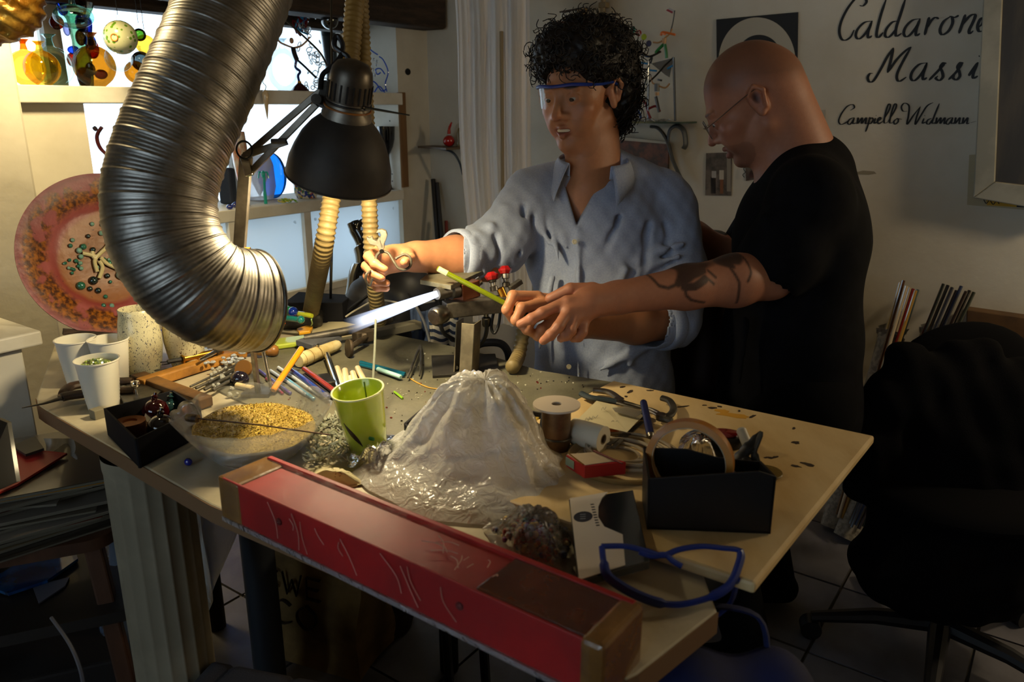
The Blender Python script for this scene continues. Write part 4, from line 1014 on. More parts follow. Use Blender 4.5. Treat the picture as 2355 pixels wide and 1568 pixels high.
def speck(name, c1, dark, sc=320):
    m = mat(name, c1, .3, coat=.3); N = m.node_tree.nodes; L = m.node_tree.links
    tc = N.new('ShaderNodeTexCoord'); mp = N.new('ShaderNodeMapping'); mp.inputs['Scale'].default_value = (1, 1, .55); nz = N.new('ShaderNodeTexNoise'); nz.inputs['Scale'].default_value = sc; nz.inputs['Detail'].default_value = 2; nz.inputs['Distortion'].default_value = 1.5
    r = N.new('ShaderNodeValToRGB'); r.color_ramp.elements[0].position = .60; r.color_ramp.elements[1].position = .64
    r.color_ramp.elements[0].color = (*lin(c1), 1); r.color_ramp.elements[1].color = (*lin(dark), 1)
    L.new(tc.outputs['Object'], mp.inputs[0]); L.new(mp.outputs[0], nz.inputs['Vector']); L.new(nz.outputs['Fac'], r.inputs[0]); L.new(r.outputs[0], N['Principled BSDF'].inputs['Base Color']); return m
def vase(px, py, label, mt, dark, h=.135, r=.036, par=None):
    b = tp(px, py)
    prof = [(0, .002), (r * .62, 0), (r * .78, .006), (r * .95, h * .22), (r * 1.08, h * .45), (r * 1.08, h * .6), (r * .98, h * .82), (r * .90, h * .93), (r * .92, h), (r * .88, h + .001), (r * .85, h * .93), (r * .94, h * .8), (r * 1.02, h * .5), (r * .7, .01), (0, .01)]
    o = MB().lathe(prof, b, n=44).build('speckled_vase', mt, None, (label, 'vase', 'speckled glass vases'), smooth=60)
    return o
vase(334, 864, 'speckled cream glass vase with blue-black flecks, behind the plastic cups', speck('blue speckled glass', '#c6bf9c', '#2b3048'), 0)
vase(432, 846, 'speckled cream glass vase with brown flecks, half behind the duct', speck('brown speckled glass', '#c9bf98', '#4a3320', 260), 0)

# ---------------------------------------------------------------- black box of baubles
m_card = mat('black card', '#101014', .8, spec=.2)
zr = T + .046
rim = [az(x, y, zr) for x, y in ((238, 939), (312, 1011), (462, 938), (398, 897))]
bx = thing('gift_box', 'open square black cardboard box holding glass baubles', 'box', tuple(sum(rim, Vector()) / 4 - ZX * .046))
for i in range(4):
    p, q = rim[i], rim[(i + 1) % 4]; c = sum(rim, Vector()) / 4; d = (q - p).normalized(); n = Vector((d.y, -d.x, 0)); n = n if n.dot(c - p) > 0 else -n
    MB().prism([p, q, q + n * .003, p + n * .003], (0, 0, -.045)).build('side', m_card, bx, smooth=0)
MB().prism([p - ZX * .045 for p in rim], (0, 0, .003)).build('floor_panel', m_card, bx, smooth=0)
zi = T + .005
def bauble(px, py, r, mt, label, z=None):
    c = az(px, py, (zi + r) if z is None else z); o = thing('glass_bauble', label, 'bauble', tuple(c), 'baubles in the black box')
    MB().sphere(c, r, 24, 14).build('ball', mt, o, smooth=180)
    MB().lathe([(.005, 0), (.004, .004), (.0055, .007), (.0025, .009), (.0025, .013), (0, .013)], c + ZX * (r - .001), (.2, .2, 1), 12).build('neck', mt, o); return o
bauble(358, 946, .021, mat('deep red glass', '#3a0508', .06, coat=1), 'dark red glass bauble in the black box')
bauble(393, 940, .016, mat('teal smoky glass', '#1d3a3c', .06, trans=.4, coat=1), 'smoky teal glass bauble at the back of the black box')
bauble(372, 985, .022, mat('near black glass', '#120c0c', .05, coat=1), 'near-black glass bauble at the front of the black box')
t = az(303, 1000, zi); o = thing('copper_roll', 'brown roll of copper tape in the black box', 'tape', tuple(t))
MB().lathe([(.011, 0), (.0235, 0), (.0235, .024), (.011, .024), (.011, 0)], t, n=32).build('roll', mat('copper tape', '#8a5a38', .35, .6), o, smooth=40)
MB().lathe([(0, .0), (.011, .0), (.011, .020), (0, .020)], t, n=24).build('core', mat('card core', '#a5744c', .8), o, smooth=40)
MB().prism([az(x, y, zi + z) for x, y, z in ((322, 1006, .0), (350, 992, .0), (350, 978, .010), (338, 938, .03), (330, 965, .02))], (.0006, .0006, 0)).build('paper_scrap', mat('white paper', '#cfc9bd', .8), None, ('torn white paper scrap standing in the black box', 'paper'), smooth=0)

# ---------------------------------------------------------------- clear fluted bowl of gold grit
m_clear = film('clear plastic', '#d6d6cc', .12, .15, .15, 30, .16)
bc = tp(592, 1040); bc.z = T
def bowlf(u, v):
    a = u * 2 * math.pi; rr = .062 + .050 * v ** .8; fl = 1 + .035 * v * abs(math.sin(a * 9)) ** .7; hh = .004 + .066 * v + .004 * v * abs(math.sin(a * 9))
    return bc + Vector((math.cos(a) * rr * fl, math.sin(a) * rr * fl, hh))
bowl = thing('fluted_bowl', 'clear plastic fluted bowl half full of gold glass grit', 'bowl', tuple(bc))
MB().grid(bowlf, 144, 10).build('bowl_wall', m_clear, bowl, smooth=180, solid=.0012)
MB().lathe([(0, .003), (.063, .003), (.063, .0045), (0, .0045)], bc, n=40).build('bowl_bottom', m_clear, bowl, smooth=30)
m_gold = mat('gold grit', '#d3b550', .26, .6, col2='#8a6a22', nscale=420, nlo=.42, nhi=.62, bump=1.0, bscale=420)
def goldf(u, v):
    a = u * 2 * math.pi; rr = v * .088; n = .0025 * math.sin(rr * 260 + 3 * a) * math.sin(4 * a + 1)
    return bc + Vector((math.cos(a) * rr, math.sin(a) * rr, .042 + .012 * (1 - v) - .006 * v * math.cos(a + .6) + n * v))
gm = MB().grid(goldf, 40, 12); r_ = random.Random(9)
for i in range(900):
    a = r_.uniform(0, 6.28); q = math.sqrt(r_.random()) * .086; p = goldf(a / 6.2832, q / .088); s = r_.uniform(.0008, .0022); gm.box(p + ZX * s * .4, (s, s * r_.uniform(.5, 1), s * .7), (Vector((math.cos(i), math.sin(i), .3)).normalized(), Vector((-math.sin(i), math.cos(i), 0)), Vector((-.3 * math.cos(i), -.3 * math.sin(i), 1)).normalized()))
tag(gm.build('gold_grit', m_gold, bowl, smooth=0), kind='stuff')
sk0, sk1 = az(443, 961, T + .068), az(760, 1000, T + .070)
st = thing('stirring_wire', 'brown knobbed wire lying across the rim of the gold grit bowl', 'wire', tuple(sk0))
MB().tube([sk0, (sk0 + sk1) / 2 + ZX * .002, sk1], .0011, 6).build('shaft', mat('rusty wire', '#4a3018', .5, .5), st)
MB().lathe([(0, -.010), (.006, -.009), (.0068, 0), (.006, .009), (0, .010)], sk0, sk1 - sk0, 14).build('knob', mat('burnt wood knob', '#8a6a3a', .5, col2='#35210f', nscale=60), st)

# ---------------------------------------------------------------- lime tumbler
tc_ = tp(848, 1030); tc_.z = T; tax = Vector((-.10, -.10, 1)).normalized()
m_lime = mat('lime glass', '#c6d838', .18, sss=.0, trans=.3, coat=.4, col2='#dbe368', nscale=14, nlo=.4, nhi=.8)
tum = thing('glass_tumbler', 'tilted lime green glass tumbler with dark leaf marks', 'tumbler', tuple(tc_))
MB().lathe([(0, .004), (.026, .0), (.029, .004), (.0335, .045), (.0385, .098), (.0395, .1), (.0382, .1005), (.0365, .098), (.031, .045), (.026, .012), (0, .012)], tc_, tax, 44).build('tumbler_wall', m_lime, tum, smooth=60)
MB().torus(tc_ + tax * .0995, .0385, .0016, tax, 44, 8).build('lip', mat('milky lime rim', '#d8dca0', .2), tum)
def on_t(a, h, lift=.0006):
    x = tax.orthogonal().normalized(); y = tax.cross(x); r = .029 + (h - .004) * .101 + lift; return tc_ + (x * math.cos(a) + y * math.sin(a)) * r + tax * h
xo = tax.orthogonal().normalized(); yo = tax.cross(xo); aw0 = math.atan2((EYE - tc_).dot(yo), (EYE - tc_).dot(xo))
def leaf(a0, h0, a1, h1_, wd):
    pts = []
    for i in range(13):
        t = i / 12; pts.append((a0 + (a1 - a0) * t, h0 + (h1_ - h0) * t, wd * math.sin(math.pi * t)))
    m = MB(); vs = []
    for a, h, q in pts: vs += [on_t(a - q, h), on_t(a + q, h)]
    m.add(vs, [(2 * i, 2 * i + 1, 2 * i + 3, 2 * i + 2) for i in range(12)]); return m
leaf(aw0 - .95, .060, aw0 - .25, .020, .13).build('leaf_mark', mat('dark leaf', '#2a1c0c', .4), tum, smooth=180, solid=.0006)
leaf(aw0 + .12, .036, aw0 + .3, .026, .13).build('leaf_mark', mat('teal leaf', '#2f7d3a', .4), tum, smooth=180, solid=.0006)
MB().tube(spline([on_t(aw0 + 2.8, h, -.0035) for h in (.096, .08, .06, .035)], 5), .0008, 5).build('leaf_vein', mat('green vein', '#3a5a14', .4), tum)
# thin glass straw standing in the tumbler
MB().tube([tc_ + tax * .014 + Vector((.004, .0, 0)), ad(862, 800, 1.33), ad(864, 735, 1.37)], .0020, 8).build('glass_straw', film('straw glass', '#cfd6c0', .5, .1, .0, 30, .3), None, ('thin clear glass straw standing in the lime tumbler', 'rod'))

# ---------------------------------------------------------------- the long red box at the front edge
zt = T + .062
FL, FR, BL, BR = az(505, 1092, zt), az(1372, 1478, zt), az(598, 1040, zt), az(1436, 1372, zt)
d_ = (FR - FL).normalized(); nn_ = Vector((-d_.y, d_.x, 0)); wd_ = ((BL - FL).dot(nn_) + (BR - FR).dot(nn_)) / 2; Lb = (FR - FL).length
m_redb = mat('red painted metal', '#ac1210', .5, coat=0, col2='#920e0d', nscale=6, bump=.05)
m_tape = mat('brown packing tape', '#8a6230', .25, coat=.5, col2='#6d4a20', nscale=12, bump=.35, bscale=30)
m_tapet = mat('brown tape over red', '#5f2c16', .18, coat=.7, col2='#4a2010', nscale=14, bump=.3, bscale=30)
rb_ = thing('red_box', 'long red box in clear film with brown taped ends on the front edge', 'box', tuple((FL + FR) / 2 + nn_ * wd_ / 2 - ZX * .06))
def RB(s, w, z): return FL + d_ * s + nn_ * w + ZX * (z - .062) 
HB = .0605
def rbox(s0, s1, w0, w1, z0, z1): return MB().box(RB((s0 + s1) / 2, (w0 + w1) / 2, (z0 + z1) / 2), (s1 - s0, w1 - w0, z1 - z0), (d_, nn_, ZX))
rbox(.010, Lb - .004, 0, wd_, .002, .058).build('box_body', m_redb, rb_, smooth=0, bevel=.0022)
rbox(.006, Lb, wd_ - .006, wd_ + .001, .003, .063).build('raised_back_edge', m_redb, rb_, smooth=0, bevel=.001)
rbox(.006, Lb, -.001, .002, .003, .0605).build('front_edge', m_redb, rb_, smooth=0, bevel=.0008)
rbox(-.004, .040, -.002, wd_ + .002, .0, .0605).build('taped_end', m_tape, rb_, smooth=0, bevel=.004)
rbox(Lb - .016, Lb + .008, -.0025, wd_ + .003, -.002, .0625).build('taped_end', m_tape, rb_, smooth=0, bevel=.005)
rbox(Lb - .135, Lb - .010, .003, wd_ + .002, .057, .0615).build('tape_strip', m_tapet, rb_, smooth=0, bevel=.002)
for s in (.115, .39): MB().lathe([(.0, .0), (.0045, .0), (.0045, .0015), (.002, .002), (0, .001)], RB(s, -.001, .036), -nn_, 14).build('rivet', mat('dark red rivet', '#5a0d0c', .5), rb_)
m = MB().prism([RB(.0, -.0035, .0), RB(Lb, -.0035, .0), RB(Lb, -.0035, .006), RB(.0, -.0035, .006)], nn_ * .003); m.build('film_seam', film('wrap film', '#d8cfd0', .55, .2, .8, 60), rb_, smooth=0)
MB().grid(lambda u, v: RB(.01 + u * (Lb - .015), -.003 - .0006 * math.sin(u * 70), .004 + v * .058), 60, 6).build('clear_film', film('clear film', '#ffffff', .015, .42, .4, 30, .035), rb_, smooth=180)
MB().grid(lambda u, v: RB(.01 + u * (Lb - .015), -.002 + v * (wd_ - .003), .0625 + .0008 * math.sin(u * 50 + v * 4)), 60, 8).build('clear_film', MATS['clear film'], rb_, smooth=180)
m_scr = mat('pale scratch', '#b98a78', .6); r_ = random.Random(21)
for i in range(26):
    s = r_.uniform(.06, Lb - .15); 
    if i % 2:
        p = RB(s, -.0036, r_.uniform(.045, .058)); q = RB(s + r_.uniform(.004, .03), -.0036, r_.uniform(.01, .035)); md_ = (p + q) / 2 + d_ * r_.uniform(-.008, .008)
    else:
        s = r_.uniform(.30, .42); p = RB(s, r_.uniform(.01, .04), .0638); q = RB(s + r_.uniform(-.03, .03), r_.uniform(.01, wd_ - .012), .0638); md_ = (p + q) / 2 + nn_ * .004
    MB().tube(spline([p, md_, q], 4), .0005, 4).build('scratch', m_scr, rb_)
    if i > 20: break
# blue bead on the corner of the table
MB().sphere(tp(433, 1062, T + .006), (.006, .005, .006), 14, 8).build('blue_bead', mat('cobalt glass', '#0a1a9a', .05, trans=.3, coat=1), None, ('small cobalt blue glass bead on the table edge left of the red box', 'bead'))

# ---------------------------------------------------------------- crumpled bags
def heap(px, py, pts, zmax, name, mt, label, cat, seed, peak, z0=T + .004, amp=.012, n=90, loc_thing=None, pw=1.6):
    """a crumpled bag: footprint polygon on the table, peak above it, creased"""
    from mathutils import noise
    fp_ = [az(x, y, z0) for x, y in pts]; pk = peak; m = MB(); N = len(fp_)
    cs = spline(fp_ + [fp_[0]], 10)[:-1]; K = len(cs)
    def f(u, v):
        a = cs[int(round(u * K)) % K]; t = v; cu = math.cos(u * 6.2832); su = math.sin(u * 6.2832)
        b = Vector((pk.x, pk.y, z0)); p = a.lerp(b, t); q_ = min(1, max(0, (t - .28) / .50)); hgt = (pk.z - z0) * (t ** pw * .26 + .16 * (1 - (1 - t) ** 3) + .58 * q_ * q_ * (3 - 2 * q_))
        q = p + ZX * hgt; s = Vector((cu * 2.6 + seed + q.x * 5, su * 2.6 + q.y * 5, t * 2.2))
        rd = 1 - abs(noise.noise(s)) * 2; rd2 = 1 - abs(noise.noise(Vector((q.x * 22 + 5 + seed, q.y * 22 + 3, q.z * 26 + 1)))) * 2
        o = (q - Vector((pk.x, pk.y, z0 + .02))); o = o.normalized() if o.length > 1e-5 else ZX
        k = min(1, (1 - t) * 6 + .25) * min(1, t * 5 + .25)
        return q + o * (amp * k * (rd * 1.0 + rd2 * .35 - .2))
    m.grid(f, K, n // 2)
    return m.build(name, mt, loc_thing, (label, cat) if not loc_thing else None, smooth=180)
m_bag = film('milky bag film', '#f4f2ec', .88, .14, .5, 55, .22)
pk = ad(1115, 880, 1.13)
heap(0, 0, [(800, 1095), (860, 1040), (930, 990), (1010, 945), (1150, 925), (1250, 985), (1310, 1065), (1325, 1130), (1270, 1180), (1150, 1200), (1010, 1195), (900, 1150)], 0, 'plastic_bag', m_bag, 'large crumpled milky plastic bag heaped in the middle of the bench', 'bag', 1.7, pk, amp=.015, pw=.95)
pk = ad(1205, 1175, 1.0); bead_c = az(1215, 1270, T + .004)
bg = thing('bead_bag', 'clear bag of mixed dark beads between the heap of film and the white card', 'bag', tuple(bead_c))
pts = [(1110, 1215), (1150, 1180), (1230, 1165), (1320, 1190), (1340, 1260), (1310, 1330), (1240, 1310), (1160, 1280)]
heap(0, 0, pts, 0, 'bag_film', film('thin bag film', '#cfc6bc', .22, .18, .9, 30, .4), '', '', 5.1, az(1225, 1190, T + .055), amp=.008, loc_thing=bg)
cols = ['#7a2a20', '#24355e', '#b5a06a', '#2e5a4a', '#1a1a20', '#8a8a92', '#5a2a5a']; r_ = random.Random(12); bm_ = [mat('bead %s' % c, c, .2, coat=.4) for c in cols]; cl_ = [az(x, y, T + .004) for x, y in pts]
for k in range(7):
    m = MB()
    for i in range(32):
        a, b = r_.choice(cl_), r_.choice(cl_); p = bead_c.lerp(a.lerp(b, r_.random()), r_.random() ** .6 * .8); q = (p - bead_c).length
        m.sphere(p + ZX * (.004 + r_.random() * max(0, .030 - q * .5)), r_.uniform(.003, .005), 8, 5)
    tag(m.build('beads', bm_[k], bg), kind='stuff')

# clear crumpled scraps between bowl and bag, and a heap of clear glass shards
r_ = random.Random(31); m = MB()
for i in range(260):
    c = az(r_.uniform(700, 800), r_.uniform(950, 1060), T + .003 + r_.uniform(0, .016)); d = Vector((r_.uniform(-1, 1), r_.uniform(-1, 1), r_.uniform(-.5, .8))).normalized(); e = d.orthogonal().normalized()
    m.bar(c - d * r_.uniform(.003, .010), c + d * r_.uniform(.003, .010), r_.uniform(.001, .004), r_.uniform(.001, .003), up=e)
tag(m.build('glass_shards', mat('clear glass shards', '#cfd2bc', .08, trans=.5, coat=1), None, ('glinting heap of clear glass shards beside the lime tumbler', 'glass'), smooth=0), kind='stuff')
heap(0, 0, [(800, 1075), (812, 1035), (850, 1010), (905, 1000), (935, 1025), (920, 1060), (860, 1085)], 0, 'film_scrap', film('clear scrap film', '#e6e6da', .12, .1, .7, 30, .6), 'clear crackling film scrap in front of the lime tumbler', 'film', 8.3, az(868, 1040, T + .04), amp=.008)
heap(0, 0, [(700, 1085), (735, 1070), (800, 1075), (850, 1105), (800, 1115), (745, 1105)], 0, 'paper_twist', mat('cream twisted paper', '#b8ad86', .7), 'cream twisted paper scrap behind the red box', 'paper', 2.3, az(775, 1085, T + .022), amp=.007)
# hexagonal black tray with gold grit under the bag
tr = [tp(x, y, T + .004) for x, y in ((930, 1000), (1005, 935), (1055, 940), (1250, 975), (1240, 1050), (1000, 1090))]
ty = thing('grit_tray', 'black tray of gold grit peeking out from under the plastic bag', 'tray', tuple(sum(tr, Vector()) / 6))
for i in range(6):
    p, q = tr[i], tr[(i + 1) % 6]; d = (q - p).normalized(); n = Vector((d.y, -d.x, 0)) * .004
    MB().prism([p, q, q + n, p + n], (0, 0, .020)).build('tray_side', m_card, ty, smooth=0)
MB().prism(tr, (0, 0, .003)).build('tray_floor', m_card, ty, smooth=0)
tag(MB().prism([p.lerp(sum(tr, Vector()) / 6, .06) + ZX * .003 for p in tr], (0, 0, .010)).build('gold_grit', m_gold, ty, smooth=0), kind='stuff')
# ---------------------------------------------------------------- rods, tools and scraps on the bench
ZS = T + .004                                     # top of the heat sheet
def rod_(p, q, r, mt, label, group=None, z0=None, z1=None, name='glass_rod', cat='rod'):
    z0 = ZS + r if z0 is None else z0; z1 = z0 if z1 is None else z1
    a, b = az(*p, z0), az(*q, z1); d = (b - a).normalized()
    return MB().tube([a, a + d * r * .4, b - d * r * .4, b], [r * .7, r, r, r * .7], 12).build(name, mt, None, (label, cat, group))
def gm_(n, c): return mat(n, c, .08, trans=.25, coat=1)
G_ = 'glass rods by the tumbler'
rod_((699, 848), (790, 915), .0056, mat('dark red glass rod', '#8a2a22', .12, coat=1), 'thick dark red glass rod pointing at the lime tumbler', G_, ZS + .012)
rod_((668, 848), (756, 915), .0052, gm_('cobalt rod', '#123a9a'), 'bright cobalt blue glass rod beside the dark red one', G_, ZS + .010)
rod_((700, 862), (768, 915), .0040, gm_('grey rod', '#2a2d2c'), 'dark grey glass rod between the red and cobalt rods', G_)
rod_((640, 845), (735, 908), .0040, gm_('clear rod', '#d4dce0'), 'clear glass rod left of the cobalt one', G_)
rod_((655, 868), (722, 918), .0036, gm_('sky rod', '#5aa8cc'), 'thin sky blue glass rod below the clear ones', G_, ZS + .004)
rod_((622, 852), (705, 908), .0036, gm_('milky rod', '#b9c4cc'), 'milky clear glass rod behind the orange pen', G_)
rod_((596, 852), (668, 905), .0036, gm_('violet rod', '#3a3a8a'), 'violet blue glass rod at the left of the rod heap', G_)
rod_((612, 870), (650, 905), .0030, gm_('ruby rod', '#8a2a4a'), 'short ruby glass rod under the orange pen', G_)
rod_((602, 792), (624, 895), .0036, m_chrome, 'thin polished steel rod leaning beside the orange pen', None, T + .07, T + .012, 'steel_rod')
rod_((694, 800), (628, 898), .0058, mat('orange plastic', '#d98a14', .3, coat=.4), 'orange plastic pen leaning across the rods', None, T + .055, T + .014, 'pen', 'pen')
m_cs = mat('cream glass stick', '#d9c394', .25, coat=.6)
for i, (p, q, l) in enumerate([((775, 846), (788, 890), 'leftmost in the row, against the chrome shaft'), ((793, 851), (798, 892), 'second in the row'), ((806, 868), (809, 890), 'shortest, in the middle of the row'), ((811, 857), (821, 888), 'fourth in the row'), ((822, 846), (842, 885), 'longest, at the right of the row')]):
    rod_(p, q, .0062, m_cs, 'cream glass stick behind the tumbler, ' + l, 'cream glass sticks', ZS + .0062, ZS + .010, 'glass_stick', 'stick')
rod_((828, 833), (932, 860), .0042, gm_('teal rod', '#0d5a72'), 'deep teal glass rod on the grey sheet, upper one', 'teal rods', None)
rod_((828, 839), (930, 864), .0040, MATS['teal rod'], 'deep teal glass rod on the grey sheet, lower one', 'teal rods', None)
rod_((868, 848), (922, 867), .0046, mat('pale aqua glass', '#a9d4cc', .2, coat=.6), 'short pale aqua glass stick beside the teal rods', None, ZS + .008)
# wrapped tool with a chrome shaft
wt = thing('wrapped_mallet', 'tool with a cream tape-wrapped head and chrome shaft', 'tool', tuple(tp(735, 820)))
a, b = az(686, 830, ZS + .016), az(778, 792, ZS + .016)
m_wrap = mat('cream cloth tape', '#c9b98a', .7, col2='#a8935c', nscale=18, bump=.4, bscale=50)
MB().tube(spline([a, a.lerp(b, .3), a.lerp(b, .65), b], 6), [.013, .0145, .0150, .0150, .0150, .0146, .0145, .0142, .014, .0138, .0135, .013, .0128, .0125, .0122, .012, .0115, .011, .009], 14).build('wrapped_head', m_wrap, wt, smooth=50)
for t in (.08, .25, .45): MB().torus(a.lerp(b, t), .0148, .0006, b - a, 20, 5).build('tape_edge', mat('tape edge', '#6d5424', .8), wt)
MB().cyl(az(752, 816, ZS + .014), az(779, 892, ZS + .010), .0065, .006, 16).build('shaft', m_chrome, wt)
MB().bar(az(742, 868, ZS + .008), az(762, 888, ZS + .008), .020, .016).build('steel_block', m_steel, wt, smooth=0, bevel=.001)
MB().lathe([(0, 0), (.004, 0), (.004, .005), (0, .006)], a.lerp(b, .48) + ZX * .013, n=12).build('screw', m_chrome, wt)
# whetstone, lime sleeve, turned handles
q = [az(x, y, ZS + .022) for x, y in ((680, 782), (745, 762), (786, 771), (717, 793))]
MB().prism([p - ZX * .012 for p in q], (0, 0, .012)).build('whetstone', mat('slate stone', '#55565a', .7, col2='#46474b', nscale=40), None, ('flat dark grey sharpening stone behind the wrapped tool', 'stone'), smooth=0, bevel=.001)
q = [az(x, y, ZS + .012) for x, y in ((613, 781), (716, 767), (730, 775), (682, 787), (635, 793))]
MB().prism([p - ZX * .011 for p in q], (0, 0, .011)).build('lime_sleeve', mat('lime plastic', '#a8b63a', .35, coat=.4), None, ('flat lime green plastic sleeve left of the sharpening stone', 'sleeve'), smooth=0, bevel=.003)
m_turn = mat('turned wood', '#9a6a30', .4, col2='#7d5120', nscale=14, coat=.3)
def turned(p, q, label, r=.0125):
    a, b = az(*p, ZS + r), az(*q, ZS + r); L = (b - a).length; o = thing('file_handle', label, 'handle', tuple(a), 'turned wooden handles')
    MB().lathe([(0, 0), (r * .7, .002), (r, .008), (r * .95, L * .35), (r * .78, L * .55), (r * .9, L * .75), (r * .6, L * .95), (0, L)], a, b - a, 22).build('wooden_grip', m_turn, o, smooth=60)
    MB().torus(a + (b - a) * .42, r * .9, .0008, b - a, 22, 5).build('grip_ring', m_brass, o)
    MB().cyl(b, b + (b - a).normalized() * .05, .0025, n=8).build('tang', m_steel, o)
turned((641, 806), (585, 806), 'rounded wooden file handle right of the steel prop')
turned((602, 797), (548, 806), 'rounded wooden file handle half behind the steel prop')
# clamp with a round pad and the long dark pipe
cl_ = thing('bench_clamp', 'rusty screw clamp with a round foot on the grey sheet', 'clamp', tuple(tp(820, 800)))
c = az(803, 800, ZS + .020)
MB().lathe([(0, -.003), (.019, -.003), (.020, 0), (.019, .003), (0, .004)], c, (-.85, -.5, .12), 28).build('clamp_foot', mat('rusty iron', '#4d4336', .6, .5, col2='#362c20', nscale=30), cl_, smooth=40)
MB().cyl(c, az(842, 775, ZS + .024), .006, n=12).build('screw', MATS['rusty iron'], cl_)
MB().bar(az(815, 776, ZS + .020), az(855, 768, ZS + .020), .026, .026).build('clamp_body', MATS['rusty iron'], cl_, smooth=0, bevel=.003)
MB().bar(az(838, 785, ZS + .006), az(838, 770, ZS + .03), .012, .01).build('clamp_leg', MATS['rusty iron'], cl_, smooth=0, bevel=.002)
MB().tube([az(700, 778, T + .026), az(800, 760, T + .036), az(900, 733, T + .045)], .0085, 14).build('steel_pipe', m_dsteel, None, ('long dark steel pipe lying along the back of the bench below the flame', 'pipe'))
# tweezers, wick
tw = thing('tweezers', 'dark steel tweezers spread open beside the torch base', 'tweezers', tuple(tp(955, 850)))
for pp in (((967, 794), (958, 815), (948, 840), (938, 868)), ((967, 794), (968, 815), (968, 840), (965, 864))):
    MB().tube(spline([az(x, y, ZS + .004 + (.010 if i in (1, 2) else .004)) for i, (x, y) in enumerate(pp)], 5), [.0028] * 8 + [.0024] * 4 + [.0018] * 4, 8).build('prong', m_dsteel, tw)
MB().tube(spline([az(x, y, ZS + .0015) for x, y in ((942, 869), (960, 880), (990, 892), (1030, 895))], 6), .0012, 6).build('wick', mat('yellow wick', '#b98f3a', .6), None, ('curved yellow wick beside the tweezers', 'wick'))
MB().tube([az(907, 901, ZS + .002), az(915, 907, ZS + .003), az(926, 916, ZS + .002)], .0022, 6).build('green_chip', mat('green glass chip', '#7fae2a', .2), None, ('small green glass twist lying on the grey sheet', 'glass'))
r_ = random.Random(77)
for nm, c, n in (('clear crumbs', '#c9c6b0', 110), ('dark crumbs', '#1f1a14', 80), ('red crumbs', '#7a2418', 30)):
    m = MB()
    for i in range(n):
        cx, cy, sx, sy = r_.choice([(1010, 840, 60, 30), (1080, 850, 60, 20), (980, 900, 90, 40), (900, 930, 80, 50), (700, 940, 60, 40), (1250, 880, 100, 25)])
        p = az(r_.gauss(cx, sx * .6), r_.gauss(cy, sy * .6), ZS + .0008); s = r_.uniform(.0006, .0022); a = r_.uniform(0, 3)
        m.box(p, (s * 1.6, s, s), (Vector((math.cos(a), math.sin(a), 0)), Vector((-math.sin(a), math.cos(a), 0)), ZX))
    tag(m.build('glass_crumbs', mat(nm, c, .15, coat=.5), None, ({'clear crumbs': 'clear glass crumbs', 'dark crumbs': 'dark soot and glass crumbs', 'red crumbs': 'red glass crumbs'}[nm] + ' scattered over the grey sheet', 'crumbs'), smooth=0), kind='stuff')
# steel tray with coloured glass pens
pt = thing('pen_tray', 'dark curved steel tray holding coloured glass pens behind the duct mouth', 'tray', tuple(tp(672, 750)))
f0_, f1_ = tp(602, 762), tp(742, 756); dt = (f1_ - f0_).normalized(); nt_ = Vector((-dt.y, dt.x, 0)); Lt = (f1_ - f0_).length
MB().box((f0_ + f1_) / 2 + nt_ * .035 + ZX * .018, (Lt, .07, .034), (dt, nt_, ZX)).build('tray_body', m_dsteel, pt, smooth=0, bevel=.010)
for q in (f1_ + nt_ * .012 + ZX * .035, f1_ + nt_ * .05 + ZX * .035, f0_.lerp(f1_, .45) + nt_ * .055 + ZX * .035): MB().cyl(q - dt * .012, q - dt * .012 + ZX * .012, .007, n=12).build('tray_peg', m_steel, pt)
zp_ = T + .044
def pen(p, q, r, mt, label, z=zp_, tip=False):
    a, b = az(*p, z), az(*q, z); d = b - a; L = d.length; o = thing('glass_pen', label, 'pen', tuple(a), 'coloured glass pens'); 
    MB().lathe([(0, 0), (r * .8, .0006), (r, .003), (r, L * .7), (r * (.6 if tip else 1), L * .88), (r * (.15 if tip else .8), L), (0, L)], a, d, 18).build('barrel', mt, o, smooth=50); return o, a, b
o, a, b = pen((632, 706), (674, 717), .0105, gm_('green glass', '#0d7a4a'), 'fat green glass pen with cobalt blue ends', T + .060)
MB().sphere(b, .0115, 16, 10).build('end_ball', gm_('cobalt end', '#0a2a8a'), o); MB().cyl(a + ZX * .001 - (b - a) * .1, a, .010, n=14).build('end_cap', gm_('amber', '#b8741a'), o)
for k in range(5): MB().sphere(az(616 + k * 4, 700 + (k % 2) * 6, T + .060), .0055, 10, 6).build('amber_bead', MATS['amber'], o)
pen((675, 719), (718, 726), .0058, mat('lime twist', '#c2c832', .2, coat=1), 'yellow-lime twisted glass pen at the right end of the tray', T + .055)
o, a, b = pen((622, 727), (692, 735), .0062, gm_('sea green', '#1a7a72'), 'sea green glass pen with a bulb end, along the tray front', T + .050)
MB().sphere(b, .009, 14, 8).build('end_ball', MATS['sea green'], o)
pen((622, 731), (656, 744), .0068, mat('orange glass', '#d4541a', .2, coat=1), 'short pointed orange glass pen at the tray front', T + .048, True)
pen((603, 738), (630, 745), .0058, mat('ivory glass', '#c9c09a', .2, coat=1), 'ivory glass pen tip under the orange pen', T + .046, True)
pen((605, 724), (624, 732), .0062, gm_('turquoise', '#2fa8a8'), 'turquoise glass pen end by the duct mouth', T + .052, True)
MB().tube(spline([az(720, 726, T + .05), az(716, 735, T + .045), az(718, 744, T + .03), az(711, 755, T + .006)], 5), .0016, 6).build('green_thread', mat('pale green thread', '#a9cf8a', .4), None, ('pale green twisted thread hanging from the pen tray', 'thread'))
